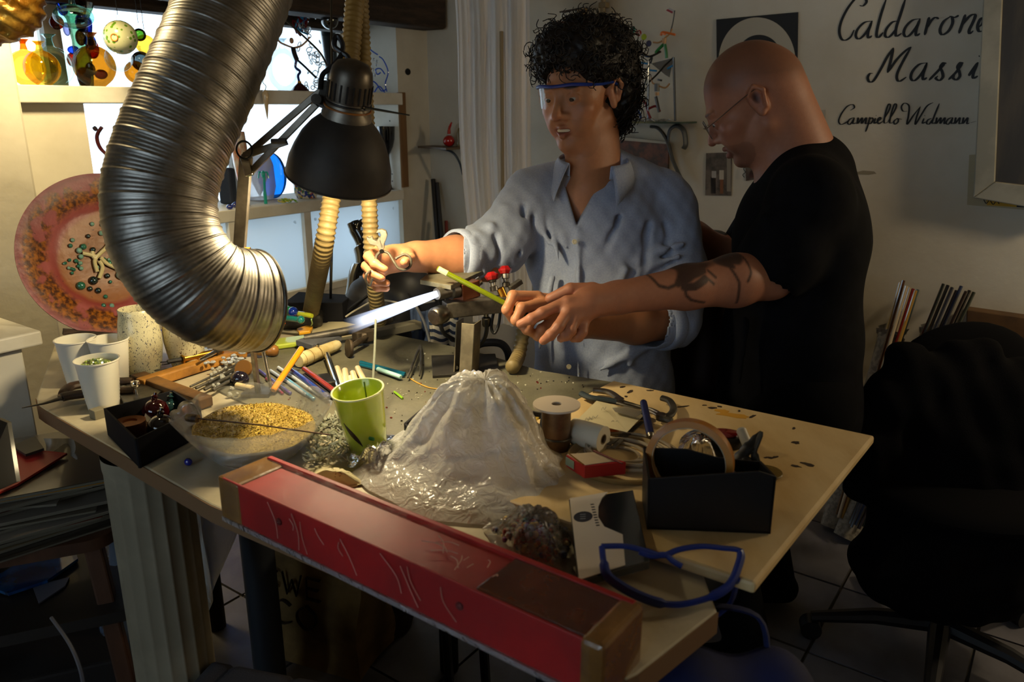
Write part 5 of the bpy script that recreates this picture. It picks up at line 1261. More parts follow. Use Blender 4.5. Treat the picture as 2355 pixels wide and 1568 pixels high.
# jar with turquoise triangles
jb = tp(636, 735); j = thing('candle_jar', 'grey jar with small turquoise triangles behind the duct mouth', 'jar', tuple(jb))
jr, jh = .0225, .085
MB().lathe([(0, 0), (jr * .95, 0), (jr, .004), (jr * 1.0, jh * .6), (jr * .9, jh * .9), (jr * .78, jh), (jr * .70, jh), (jr * .7, jh * .8), (0, jh * .8)], jb, n=30).build('jar_body', mat('warm grey ceramic', '#a39c86', .5), j, smooth=50)
m_tri = mat('turquoise paint', '#5aa893', .6); r_ = random.Random(5)
for i in range(14):
    a = -math.pi / 2 + r_.uniform(-1.2, 1.4); h_ = r_.uniform(.02, jh * .75); s = .0045; u_ = Vector((-math.sin(a), math.cos(a), 0)); n_ = Vector((math.cos(a), math.sin(a), 0)); p = jb + n_ * (jr * 1.0) + ZX * h_; up_ = r_.choice((-1, 1))
    MB().prism([p + u_ * s, p - u_ * s, p + ZX * s * 1.6 * up_], n_ * .0005).build('painted_triangle', m_tri, j, smooth=0)
# paper, tape and dark lids behind
MB().prism([az(x, y, T + .003) for x, y in ((690, 775), (765, 735), (845, 752), (820, 765), (745, 778))], (0, 0, .0006)).build('paper_sheet', mat('cream paper', '#c9bd96', .8), None, ('cream paper sheet at the back of the bench, under the pipe', 'paper'), smooth=0)
MB().prism([az(x, y, T + .012) for x, y in ((683, 762), (705, 755), (720, 757), (714, 768), (688, 771))], (0, 0, .008)).build('yellow_spool', mat('yellow plastic', '#d99a1c', .4), None, ('small yellow-orange plastic reel in front of the pen tray', 'reel'), smooth=0, bevel=.002)
def lid(poly, z, th, mt, name, label, cat): return MB().prism([az(x, y, z) for x, y in poly], (0, 0, th)).build(name, mt, None, (label, cat), smooth=0, bevel=.002)
lid([(655, 742), (790, 742), (815, 722), (690, 714)], T + .001, .050, m_card, 'card_box', 'low black card box at the back of the bench behind the pens', 'box')
m_cl = film('crumpled clear sheet', '#c9ccd4', .35, .15, .8, 30, .4)
heap(0, 0, [(795, 742), (830, 718), (880, 712), (930, 722), (920, 742), (860, 752)], 0, 'film_sheet', m_cl, 'crumpled clear film at the back of the bench under the flame', 'film', 4.4, az(860, 735, T + .03), z0=T + .001, amp=.01, n=40)
MB().bar(az(855, 768, T + .010), az(962, 745, T + .010), .030, .018).build('wooden_batten', mat('grey batten', '#6b6655', .7), None, ('grey wooden batten along the back edge of the bench', 'batten'), smooth=0, bevel=.002)
MB().tube(spline([az(795, 728, T + .02), az(820, 712, T + .04), ad(870, 690, 1.78), ad(940, 700, 1.75), ad(1000, 692, 1.72)], 6), .0022, 6).build('white_cable', mat('white cable', '#b5ae9c', .5), None, ('white cable looping across the back of the bench', 'cable'))
MB().tube(spline([ad(955, 700, 1.72), ad(975, 740, 1.72), ad(988, 785, 1.72)], 6), .003, 6).build('white_lead', MATS['white cable'], None, ('white lead hanging over the back edge beside the striped cloth', 'cable'))
# black bag, glossy black sculpture, denim and striped cloth behind the bench
kb = Field((-.62, 1.75, .30), (-.05, 2.35, 1.00), .008); ck = ad(905, 690, 1.98)
kb.ell(ck, (.115, .07, .085), .04); kb.ell(ck + Vector((-.04, 0, -.12)), (.15, .09, .14), .06); kb.cone(ck + Vector((-.13, 0, -.06)), ck + Vector((.06, .0, .03)), .03, .04, .03)
kb.warp(lambda x, y, z: (.006 * np.sin(x * 60 + z * 40) * np.sin(z * 55)).astype(np.float32))
bgm = field_obj('shoulder_bag', kb, mat('black nylon', '#14151c', .55, col2='#0c0c10', nscale=20), None, ('black slouching shoulder bag behind the bench below the shears', 'bag'), loc=tuple(ck - ZX * .3))
MB().tube(spline([ad(800, 712, 1.9), ad(830, 690, 1.9), ad(880, 660, 1.92), ad(930, 668, 1.92), ad(960, 700, 1.9)], 6), .006, 6, flat=.4).build('strap', m_blackm, bgm)
sb = ad(835, 720, 2.05); sc_ = thing('black_figure', 'glossy black twisted glass figure standing behind the two hoses', 'sculpture', tuple(sb))
m_gb = mat('glossy black glass', '#08080a', .06, coat=1)
MB().tube(spline([sb - ZX * .1, ad(838, 660, 2.05), ad(850, 610, 2.05), ad(842, 560, 2.06), ad(822, 520, 2.06), ad(818, 508, 2.06)], 6), [.05] * 6 + [.046] * 6 + [.036] * 6 + [.026] * 6 + [.024] * 4 + [.012] * 3, 16).build('torso', m_gb, sc_)
MB().sphere(ad(838, 528, 2.05), (.026, .02, .030), 14, 8).build('head', m_gb, sc_)
MB().tube(spline([ad(838, 610, 2.03), ad(828, 650, 2.02), ad(822, 690, 2.02)], 5), .004, 6).build('bead_string', gm_('teal beads', '#0f8a7a'), sc_)
def stripes(name):
    m = mat(name, '#cfc9b8', .9); N = m.node_tree.nodes; L = m.node_tree.links; tc = N.new('ShaderNodeTexCoord'); sx = N.new('ShaderNodeSeparateXYZ'); mu = N.new('ShaderNodeMath'); mu.operation = 'MULTIPLY'; mu.inputs[1].default_value = 58
    fr_ = N.new('ShaderNodeMath'); fr_.operation = 'FRACT'; gt = N.new('ShaderNodeMath'); gt.operation = 'GREATER_THAN'; gt.inputs[1].default_value = .55; mx = N.new('ShaderNodeMix'); mx.data_type = 'RGBA'
    mx.inputs[6].default_value = (*lin('#c9c3b2'), 1); mx.inputs[7].default_value = (*lin('#26324a'), 1)
    L.new(tc.outputs['Object'], sx.inputs[0]); L.new(sx.outputs['Z'], mu.inputs[0]); L.new(mu.outputs[0], fr_.inputs[0]); L.new(fr_.outputs[0], gt.inputs[0]); L.new(gt.outputs[0], mx.inputs[0]); L.new(mx.outputs[2], N['Principled BSDF'].inputs['Base Color']); return m
def cloth(px0, px1, y0, y1, d, label, mt, name, wav=.012):
    A_, B_ = ad(px0, y0, d), ad(px1, y0, d); zt_ = A_.z; zb_ = ad((px0 + px1) / 2, y1, d).z - .04
    return MB().grid(lambda u, v: Vector((A_.x + (B_.x - A_.x) * u + .012 * v * math.sin(u * 5), A_.y + wav * math.sin(u * 11 + v * 2) - .02 * v, zt_ + (zb_ - zt_) * v + .006 * math.sin(u * 7))), 30, 16).build(name, mt, None, (label, 'cloth'), smooth=180, solid=.006)
cloth(988, 1056, 722, 800, 1.86, 'navy and white striped cloth hanging behind the torch post', stripes('navy striped cotton'), 'striped_cloth')
cloth(945, 992, 712, 790, 1.90, 'blue denim cloth hanging beside the striped cloth', mat('washed denim', '#3a4a68', .9), 'denim_cloth')
MB().tube(spline([tp(1088, 818, T - .02) + Vector((0, .04, 0)), ad(1090, 800, 1.66), ad(1110, 789, 1.66), ad(1148, 789, 1.66), ad(1166, 805, 1.66), ad(1172, 835, 1.67), ad(1174, 870, 1.68)], 6), .0085, 10).build('chair_armrest', m_rub, None, ('black curved armrest rising at the bench edge behind the torch base', 'armrest'))

# ---------------------------------------------------------------- left end of the bench
m_bw = mat('scorched wood', '#7a5526', .65, col2='#3a2510', nscale=9, nlo=.35, nhi=.65, bump=.3)
m_bw2 = mat('orange scorched wood', '#a5722c', .6, col2='#5a3914', nscale=11, nlo=.45, nhi=.7, bump=.3)
MB().bar(az(322, 884, T + .012), az(560, 808, T + .014), .026, .020).build('wooden_bar', m_bw2, None, ('scorched orange-brown wooden bar slanting from the vases to the duct', 'bar'), smooth=0, bevel=.003)
MB().bar(az(318, 868, T + .012), az(474, 926, T + .012), .028, .020).build('wooden_bar', m_bw, None, ('dark scorched wooden bar behind the black box', 'bar'), smooth=0, bevel=.003)
pb_ = [az(x, y, T + .014) for x, y in ((274, 908), (300, 872), (372, 898), (345, 922), (285, 925))]
mbk = thing('steel_anvil', 'grey steel bench plate with a small chrome knob, behind the black box', 'anvil', tuple(tp(320, 905)))
MB().prism([p - ZX * .013 for p in pb_], (0, 0, .013)).build('plate', m_steel, mbk, smooth=0, bevel=.001)
MB().lathe([(.0025, 0), (.0025, .010), (.007, .013), (.0085, .018), (.007, .023), (0, .025)], az(314, 905, T + .014), n=18).build('knob', m_chrome, mbk, smooth=50)
bc_ = tp(226, 960); MB().box(bc_ + ZX * .008, (.019, .019, .016), (AX, BX, ZX)).build('stone_cube', mat('grey stone', '#77705a', .6), None, ('small grey stone cube in front of the filled plastic cup', 'cube'), smooth=0, bevel=.001)
pl_ = thing('pliers', 'old brown pliers with a long thin jaw pointing past the table corner', 'pliers', tuple(tp(170, 905)))
pz = T + .016; m_ow = mat('oily brown grip', '#4d3520', .5, col2='#2c1d10', nscale=20)
MB().tube([az(50, 938, pz), az(100, 928, pz), az(140, 916, pz)], [.0012, .0030, .0055], 8, flat=.6).build('jaw', m_dsteel, pl_)
MB().lathe([(0, -.004), (.009, -.004), (.009, .004), (0, .004)], az(146, 912, pz), (0, 0, 1), 18).build('pivot', m_steel, pl_)
MB().tube(spline([az(140, 914, pz), az(170, 908, pz), az(240, 900, pz), az(310, 898, pz)], 5), [.006] + [.011] * 14 + [.008], 10, flat=.7).build('handle', m_ow, pl_)
MB().tube(spline([az(146, 908, pz), az(165, 888, pz + .004), az(230, 880, pz), az(305, 876, pz)], 5), [.006] + [.0105] * 14 + [.008], 10, flat=.7).build('handle', m_ow, pl_)
bt = thing('brass_pen_torch', 'brass-bodied soldering tool lying behind the scorched bar', 'tool', tuple(tp(440, 830)))
MB().cyl(az(418, 826, T + .030), az(512, 805, T + .030), .0062, n=14).build('brass_body', m_brass, bt); MB().torus(az(420, 826, T + .03), .0075, .002, az(512, 805, T + .03) - az(418, 826, T + .03), 16, 6).build('brass_ring', m_brass, bt)
MB().cyl(az(385, 832, T + .030), az(418, 826, T + .030), .0042, n=10).build('neck', m_rub, bt); MB().tube(spline([az(385, 832, T + .03), az(340, 833, T + .026), az(306, 826, T + .03), az(290, 832, T + .02)], 5), .0012, 6).build('lead', m_rub, bt)
sc2 = thing('steel_bolt', 'long steel bolt lying on the scorched bar', 'bolt', tuple(tp(480, 820)))
MB().cyl(az(458, 828, T + .032), az(498, 808, T + .032), .0028, .005, 10).build('shank', m_chrome, sc2); MB().cyl(az(495, 809, T + .032), az(508, 803, T + .032), .0085, n=6).build('bolt_head', m_steel, sc2)
for i, (p, q) in enumerate([((292, 862), (390, 836)), ((275, 872), (400, 845)), ((300, 868), (425, 842))]):
    MB().tube(spline([az(*p, T + .006), az((p[0] + q[0]) / 2 - 10, (p[1] + q[1]) / 2 - 3, T + .016), az(*q, T + .014)], 5), .0012, 6).build('iron_wire', m_rub, None, (['upper thin black iron wire', 'lower thin black iron wire', 'middle thin black iron wire'][i] + ' lying in front of the blue-flecked vase', 'wire', 'iron wires by the vase'))
for i, (p, q, r) in enumerate([((437, 889), (545, 838), .0022), ((450, 893), (556, 842), .0028), ((470, 896), (565, 845), .003), ((490, 897), (560, 860), .0035), ((480, 880), (540, 846), .002)]):
    rod_(p, q, r, m_dsteel, ['thin black needle file, topmost of the fan', 'black needle file, second of the fan', 'thicker black needle file, third of the fan', 'thick black needle file, lowest of the fan', 'short black needle file lying across the fan'][i] + ' left of the prop', 'needle files', T + .008 + .002 * i, T + .012, 'needle_file', 'file')
kn = thing('glass_stopper', 'dark glossy round glass stopper lying under the steel prop', 'stopper', tuple(tp(552, 880))); MB().sphere(az(552, 872, T + .016), (.017, .015, .016), 18, 12).build('ball', mat('dark violet glass', '#120f1c', .08, coat=1), kn); MB().cyl(az(545, 886, T + .010), az(580, 893, T + .010), .006, n=12).build('stub', m_cs, kn)
kn = thing('wooden_disc', 'brown oval wooden disc standing beside the prop', 'disc', tuple(tp(560, 855))); MB().lathe([(0, -.003), (.017, -.003), (.0175, 0), (.017, .003), (0, .003)], az(560, 848, T + .026), (-.2, -.8, .45), 24).build('disc', mat('brown disc', '#6d4a1e', .4, coat=.3), kn, smooth=40)
r_ = random.Random(8); m = MB()
for i in range(40): m.sphere(az(r_.gauss(520, 22), r_.gauss(862, 18), T + .006 + r_.uniform(0, .008)), r_.uniform(.003, .006), 8, 5)
tag(m.build('clear_beads', mat('clear bead', '#d9d9cc', .06, trans=.5, coat=1), None, ('loose clear glass beads among the needle files', 'beads')), kind='stuff')
r_ = random.Random(18); m = MB()
for i in range(110):
    c = az(r_.uniform(455, 560), r_.uniform(790, 835), T + .004 + r_.uniform(0, .02)); m.sphere(c, (r_.uniform(.003, .009), r_.uniform(.003, .008), .003), 6, 4)
tag(m.build('ice_glass', mat('icy glass lumps', '#cfd6dc', .08, trans=.4, coat=1), None, ('icy clear glass lumps behind the brown-flecked vase', 'glass'), smooth=0), kind='stuff')

# ---------------------------------------------------------------- right half of the bench
ZB = .791
sp_ = tp(1278, 1052, T + .004); so_ = thing('wire_spool', 'tall spool of brown wire with a white flange, right of the plastic bag', 'spool', tuple(sp_))
hS = ad(1272, 903, (sp_ - EYE).dot(Vector((0, math.cos(PITCH), -math.sin(PITCH)))) + .028).z - sp_.z; rS = .0345
MB().lathe([(.0075, hS), (rS, hS), (rS, hS + .003), (.0075, hS + .003), (.0075, hS - .02)], sp_, n=40).build('top_flange', mat('white spool plastic', '#c9bba8', .5), so_, smooth=30)
MB().lathe([(0, 0), (rS * .75, 0), (rS * .75, .003), (0, .003)], sp_, n=40).build('bottom_flange', MATS['white spool plastic'], so_, smooth=30)
MB().lathe([(rS * .60 + .0006 * (i % 2), .003 + (hS - .003) * i / 80) for i in range(81)], sp_, n=30).build('wound_wire', mat('tinned wire', '#8a6f52', .35, .7, col2='#6d553d', nscale=30), so_, smooth=180)
MB().lathe([(0, hS + .0005), (.0075, hS + .0005)], sp_, n=20).build('hole', mat('spool hole', '#4a3a28', .9), so_)
MB().torus(sp_ + ZX * hS * .42, rS * .62, .0018, (0.05, .02, 1), 30, 6).build('wire_end', m_steel, so_)
a, b = az(1318, 990, ZB + .018), az(1388, 1010, ZB + .018); dr = (b - a).normalized()
pr_ = thing('paper_roll', 'white paper roll lying beside the wire spool', 'roll', tuple(a - ZX * .018))
MB().lathe([(.007, 0), (.0195, 0), (.0195, (b - a).length), (.0075, (b - a).length), (.0075, .0)], a, dr, 36).build('paper', mat('till roll paper', '#cfc7b0', .7), pr_, smooth=30)
MB().lathe([(.0078, -.0002), (.0078, (b - a).length + .0004), (.0064, (b - a).length + .0004), (.0064, 0)], a, dr, 24).build('core', mat('dark core', '#7a6a50', .8), pr_, smooth=30)
def sheet(pts, z, mt, name, label, cat, zs=None): return MB().prism([az(x, y, z + (zs[i] if zs else 0)) for i, (x, y) in enumerate(pts)], (0, 0, .0006)).build(name, mt, None, (label, cat), smooth=0)
card = sheet([(1325, 968), (1372, 922), (1398, 928), (1480, 955), (1442, 994)], ZB + .018, mat('cream card', '#c4b994', .7), 'note_card', 'cream note card with faint pencil writing beside the spool', 'card', [.0, -.008, -.01, -.006, .004])
m_pen = mat('faint pencil', '#8f8878', .9)
def scrawl(par, pts_list, z, r=.00045):
    for pl in pts_list: MB().tube(spline([az(x, y, z) for x, y in pl], 4), r, 4, flat=.3).build('handwriting', m_pen, par)
scrawl(card, [[(1345, 968), (1349, 960), (1353, 967), (1356, 958), (1360, 965), (1364, 956), (1369, 962), (1375, 954)], [(1405, 972), (1410, 966), (1414, 973), (1419, 967), (1424, 972)], [(1383, 943), (1387, 936), (1390, 942), (1394, 935)]], ZB + .019)
sheet([(1408, 938), (1440, 935), (1482, 946), (1462, 960), (1415, 947)], ZB + .020, film('clear tape', '#d6cfb8', .35, .2, .1, 20, .3), 'tape_strip', 'strip of clear tape stuck over the note card', 'tape')
def plier(name, label, piv, jaws, handles, mh, z=ZB + .010, rj=.0042, rh=.0062):
    o = thing(name, label, 'pliers', tuple(az(*piv, ZB)))
    MB().lathe([(0, -.005), (.008, -.005), (.008, .005), (0, .005)], az(*piv, z), n=18).build('pivot', m_steel, o)
    for j in jaws: MB().tube(spline([az(x, y, z) for x, y in j], 5), [rj * (1 - .5 * k / (5 * (len(j) - 1))) for k in range(5 * (len(j) - 1) + 1)], 8, flat=.8).build('jaw', m_steel, o)
    for h_, mm in zip(handles, mh): MB().tube(spline([az(x, y, z) for x, y in h_], 5), rh, 10, flat=.8).build('handle', mm, o)
m_bgrip = mat('dark blue grip', '#1c2a33', .55)
plier('pliers', 'pliers with one dark blue and one tan handle, lying above the note card', (1424, 922), [((1424, 922), (1450, 928), (1478, 936)), ((1420, 926), (1448, 934), (1474, 940))], [((1420, 924), (1395, 920), (1360, 915), (1337, 905)), ((1425, 918), (1405, 904), (1385, 899), (1364, 897))], [m_bgrip, m_steel])
plier('pliers', 'dark grey pliers with curved handles beyond the blue marker', (1520, 958), [((1518, 958), (1505, 950), (1488, 942)), ((1522, 955), (1508, 945), (1492, 938))], [((1522, 958), (1540, 955), (1549, 940), (1540, 922), (1522, 915)), ((1518, 962), (1536, 966), (1545, 968))], [m_dsteel, m_dsteel])
mk = thing('blue_marker', 'dark blue marker leaning on the scissors beside the note card', 'marker', tuple(az(1492, 1000, ZB)))
a, b = az(1496, 1000, ZB + .012), az(1480, 926, ZB + .030)
MB().cyl(a, b, .0062, .0056, 16).build('barrel', mat('navy plastic', '#121a44', .3), mk); MB().cyl(a + (a - b).normalized() * .006, a, .004, .006, 14).build('tip', m_steel, mk); MB().sphere(b, .0056, 14, 8).build('cap_end', m_black, mk)
sc3 = thing('scissors', 'black-handled scissors under the blue marker', 'scissors', tuple(az(1450, 975, ZB)))
MB().torus(az(1472, 955, ZB + .006), .012, .0028, (0, 0, 1), 24, 8).build('finger_ring', m_rub, sc3)
for q in ((1400, 1022), (1408, 1030)): MB().bar(az(1478, 970, ZB + .006), az(*q, ZB + .008), .006, .002).build('blade', m_dsteel, sc3, smooth=0)
MB().box(az(1410, 992, ZB + .006), (.017, .006, .008), (BX, AX, ZX)).build('orange_eraser', mat('orange rubber', '#c2631a', .6), None, ('small orange rubber stub under the scissors', 'eraser'), smooth=0, bevel=.001)
MB().box(az(1405, 1010, ZB + .004), (.020, .012, .006), (BX, AX, ZX)).build('white_eraser', mat('white rubber', '#c4bfae', .6), None, ('small white eraser beside the paper roll core', 'eraser'), smooth=0, bevel=.001)
# shallow wooden dish with coiled clear tube
dc = az(1430, 1085, T + .004); dish = thing('wooden_dish', 'shallow round wooden dish full of coiled clear tubing', 'dish', tuple(dc))
MB().lathe([(0, 0), (.056, 0), (.070, .008), (.078, .024), (.0755, .025), (.066, .012), (.05, .006), (0, .006)], dc, n=56).build('dish_body', mat('pale turned wood', '#a58c5a', .5, col2='#8a6f40', nscale=8), dish, smooth=50)
m_tube = mat('clear tubing', '#b5a58a', .1, trans=.35, coat=1)
coil = thing('tubing_coil', 'coil of clear plastic tubing lying in the wooden dish', 'tubing', tuple(dc + ZX * .02))
for k in range(7): MB().torus(dc + Vector((.004 * k - .008, .012 + .002 * k, .020 + .0035 * (k % 3))), .034 + .0055 * k, .0024, (.03 * (k % 2), .05, 1), 44, 8).build('loop', m_tube, coil)
# red matchbox on the coil
mx_ = thing('card_packet', 'small red and white cardboard packet lying on the wooden dish', 'packet', tuple(az(1372, 1075, T + .03)))
pk_ = [az(x, y, T + .046) for x, y in ((1302, 1045), (1365, 1040), (1440, 1062), (1345, 1072))]
dn = Vector((0, 0, -.018)); MB().prism(pk_, dn).build('sleeve', mat('red card', '#9a1a18', .5), mx_, smooth=0, bevel=.0008)
MB().prism([p + ZX * .0002 for p in [pk_[0].lerp(pk_[2], .02), pk_[1].lerp(pk_[3], .04), pk_[2].lerp(pk_[0], .12), pk_[3].lerp(pk_[1], .05)]], (0, 0, .0008)).build('top_label', mat('pale card', '#b3a084', .6), mx_, smooth=0)
e_ = pk_[3] - pk_[0]; nf = Vector((e_.y, -e_.x, 0)).normalized() * .0008
MB().prism([pk_[0] + dn * .15 + nf, pk_[0].lerp(pk_[3], .45) + dn * .15 + nf, pk_[0].lerp(pk_[3], .45) + dn * .8 + nf, pk_[0] + dn * .8 + nf], -nf * .6).build('side_label', mat('grey-green card', '#7f8a70', .6), mx_, smooth=0)
MB().bar(pk_[0].lerp(pk_[1], .1) + ZX * .001, pk_[0].lerp(pk_[3], .9) + ZX * .001, .0022, .0006).build('gold_band', m_brass, mx_, smooth=0)
rod_((1365, 1036), (1432, 1066), .0014, mat('dark red stick', '#5a1212', .5), 'thin dark red stick lying on the card packet', None, T + .05, T + .05, 'thin_stick', 'stick')
# black desk organiser with tape ring and pliers
hz0 = ZB; A0, A1 = az(1492, 1217, hz0), az(1772, 1228, hz0); fx = (A1 - A0).normalized(); fy = Vector((-fx.y, fx.x, 0)); LA = (A1 - A0).length
org_ = thing('desk_organiser', 'black plastic desk organiser holding an amber ring and pliers', 'organiser', tuple((A0 + A1) / 2 + fy * .04))
hF, hB, dO = .066, .074, .072
def OP(u, v, z): return A0 + fx * (u * LA) + fy * v + ZX * z
m_org = mat('black organiser plastic', '#101012', .45)
MB().prism([OP(-.01, 0, 0), OP(1, 0, 0), OP(1, 0, .074), OP(.86, 0, .080), OP(-.03, 0, hF)], fy * .003).build('front_panel', m_org, org_, smooth=0, bevel=.001)
MB().prism([OP(-.01, dO, 0), OP(1, dO, 0), OP(1, dO, .060), OP(.62, dO, .064), OP(.35, dO, .074), OP(-.03, dO, .074)], -fy * .003).build('back_panel', m_org, org_, smooth=0, bevel=.001)
MB().prism([OP(-.015, 0, 0), OP(-.015, dO, 0), OP(-.03, dO, .074), OP(-.03, 0, hF)], fx * .003).build('side_panel', m_org, org_, smooth=0)
MB().prism([OP(1, 0, 0), OP(1, dO, 0), OP(1, dO, .060), OP(1, 0, .074)], -fx * .003).build('side_panel', m_org, org_, smooth=0)
MB().prism([OP(0, 0, .001), OP(1, 0, .001), OP(1, dO, .001), OP(0, dO, .001)], (0, 0, .003)).build('bottom_panel', m_org, org_, smooth=0)
MB().prism([OP(.70, .003, .003), OP(.70, dO - .003, .003), OP(.70, dO - .003, .06), OP(.70, .003, .066)], fx * .003).build('divider', m_org, org_, smooth=0)
rc = OP(.32, .030, 0); rc = ad(1585, 1062, (rc - EYE).dot(Vector((0, math.cos(PITCH), -math.sin(PITCH))))); rn = (fy * .93 + fx * .30 + ZX * -.1).normalized()
rg = thing('tape_ring', 'amber translucent ring of tape standing in the black organiser', 'ring', tuple(rc - ZX * .05))
MB().lathe([(.0450, -.0085), (.0530, -.0085), (.0535, 0), (.0530, .0085), (.0450, .0085), (.0445, 0), (.0450, -.0085)], rc, rn, 64).build('tape_roll', mat('amber tape', '#b0742a', .3, coat=.5, sss=.1), rg, smooth=40)
MB().lathe([(.0440, -.0086), (.0446, -.0086), (.0446, .0086), (.0440, .0086)], rc, rn, 64).build('inner_core', mat('pale core', '#b9a88a', .5), rg, smooth=40)
pz_ = thing('side_cutters', 'black pliers standing handles down in the organiser', 'pliers', tuple(OP(.86, .04, .01)))
MB().tube(spline([ad(1692, 1075, .99), ad(1705, 1050, .99), ad(1728, 1020, .99), ad(1751, 992, .99)], 5), [.010] * 6 + [.0085] * 4 + [.006] * 3 + [.004, .003, .002], 10, flat=.6).build('jaw', m_black, pz_)
MB().tube(spline([ad(1752, 992, .985), ad(1742, 1018, .985), ad(1735, 1040, .985), ad(1742, 1072, .985)], 5), [.002, .003] + [.004] * 9 + [.006] * 5, 8, flat=.7).build('jaw', m_dsteel, pz_)
MB().sphere(ad(1716, 1062, .985), .008, 12, 8).build('pivot', m_black, pz_)
MB().tube(spline([ad(1700, 1070, .99), ad(1712, 1090, .99), ad(1722, 1120, .99)], 4), .006, 8).build('handle', m_black, pz_); MB().tube(spline([ad(1738, 1068, .985), ad(1742, 1090, .985), ad(1748, 1130, .985)], 4), .006, 8).build('handle', m_black, pz_)
# holographic film, red-black tin, white pen, round glass disc
m_holo = film('iridescent film', '#b9b6a6', .4, .12, .5, 18, .5)
heap(0, 0, [(1560, 1068), (1565, 1010), (1600, 988), (1640, 1000), (1665, 1040), (1660, 1075)], 0, 'iridescent_film', m_holo, 'crumpled iridescent film behind the amber ring', 'film', 6.6, az(1610, 1020, ZB + .045), z0=ZB, amp=.006, n=40)
ti = thing('red_tin', 'round black tin with red translucent lid behind the amber ring', 'tin', tuple(az(1660, 1022, ZB)))
tcn = az(1662, 1022, ZB); MB().lathe([(0, 0), (.030, 0), (.032, .003), (.032, .014), (.029, .017), (0, .017)], tcn, n=36, ecc=.75).build('tin_body', m_black, ti, smooth=40); MB().lathe([(0, .0172), (.022, .0172), (.022, .019), (0, .020)], tcn, n=30, ecc=.75).build('lid', gm_('red lid', '#7a0f0c'), ti, smooth=40)
rod_((1703, 985), (1722, 1030), .0075, mat('white pen', '#b9b4a4', .4), 'stubby white glue pen behind the side cutters', None, ZB + .03, ZB + .009, 'glue_pen', 'pen')
MB().lathe([(0, .0005), (.021, .0005), (.022, .0015), (.021, .003), (0, .003)], az(1762, 1088, ZB), n=32).build('glass_disc', mat('smoky disc', '#8a7444', .15, trans=.3, coat=.6), None, ('small smoky round glass disc behind the organiser corner', 'disc'), smooth=40)
# blister pack
bpz = ZB + .001; B_ = [(1312, 1146), (1398, 1132), (1455, 1128), (1492, 1275), (1440, 1292), (1335, 1330)]
bl = thing('blister_pack', 'white card pack with a curved dark window and an oval badge', 'packet', tuple(az(1400, 1230, bpz)))
q = [az(x, y, bpz + .010) for x, y in ((1308, 1148), (1456, 1126), (1494, 1290), (1330, 1335))]
MB().prism([p - ZX * .010 for p in q], (0, 0, .010)).build('dark_tray', mat('dark blue pack', '#0f161c', .15, coat=.8), bl, smooth=0, bevel=.001)
wh = [(1310, 1147), (1398, 1132), (1385, 1145), (1376, 1165), (1376, 1190), (1390, 1212), (1418, 1224), (1432, 1230), (1437, 1290), (1438, 1300), (1332, 1334)]
MB().prism([az(x, y, bpz + .0105) for x, y in wh], (0, 0, .0008)).build('white_card', mat('white pack card', '#cfc6bc', .45), bl, smooth=0)
def disc_on(px, py, z, rx, ry, n=24): c = az(px, py, z); return [c + AX * (math.cos(2 * math.pi * k / n) * rx) + BX * (math.sin(2 * math.pi * k / n) * ry) for k in range(n)]
m_ink = mat('dark blue ink', '#141b2e', .5)
MB().prism(disc_on(1341, 1188, bpz + .0113, .0135, .0105), (0, 0, .0003)).build('oval_badge', m_ink, bl, smooth=0)
for dyy in (-5, 0, 5): MB().bar(az(1334, 1188 + dyy, bpz + .0117), az(1347, 1187 + dyy, bpz + .0117), .0012, .0002).build('badge_line', mat('pale ink', '#8a92a0', .5), bl, smooth=0)
for k in range(9): MB().bar(az(1358 + k * 1.6, 1160 + k * 6, bpz + .0115), az(1366 + k * 1.6, 1159 + k * 6, bpz + .0115), .0022, .0002).build('print_mark', m_ink, bl, smooth=0)
# blue framed goggles at the near corner
gz = ad(1540, 1330, .92); gg = thing('safety_goggles', 'blue-framed clear safety goggles lying on the near bench corner', 'goggles', tuple(az(1540, 1400, T)))
fd_ = Vector((0, math.cos(PITCH), -math.sin(PITCH)))
def gp(px, py):  # points on the tilted plane of the goggles
    n = Vector((.12, -.62, .78)).normalized(); return ap(px, py, az(1530, 1392, T + .010), n)
lp = [(1384, 1256), (1440, 1256), (1490, 1268), (1525, 1277), (1560, 1264), (1610, 1256), (1660, 1260), (1702, 1268), (1696, 1308), (1675, 1348), (1630, 1374), (1570, 1389), (1520, 1387), (1470, 1370), (1425, 1346), (1396, 1322), (1388, 1290)]
lpts = [gp(x, y) for x, y in lp]; loop = spline(lpts + [lpts[0]], 5)
rad = [.0038 + .0020 * (1 if (k // 5) in (7, 8, 9, 12, 13, 14, 15) else 0) for k in range(len(loop))]
MB().tube(loop, rad, 10, flat=.75).build('frame', mat('blue goggle plastic', '#122a72', .4), gg)
MB().add([gp(1545, 1322)] + lpts, [(0, i + 1, (i + 1) % len(lpts) + 1) for i in range(len(lpts))]).build('lens', film('goggle lens', '#ffffff', .03, .08, .1, 10, .12), gg, smooth=180)
MB().tube(spline([gp(1470, 1268), gp(1500, 1278), gp(1530, 1276), gp(1548, 1290), gp(1568, 1302)], 5), .0034, 8).build('nose_bridge', MATS['blue goggle plastic'], gg)
MB().tube(spline([gp(1696, 1330), ad(1680, 1385, .90), ad(1640, 1420, .90), ad(1612, 1414, .90)], 5), .003, 8).build('temple', MATS['blue goggle plastic'], gg)
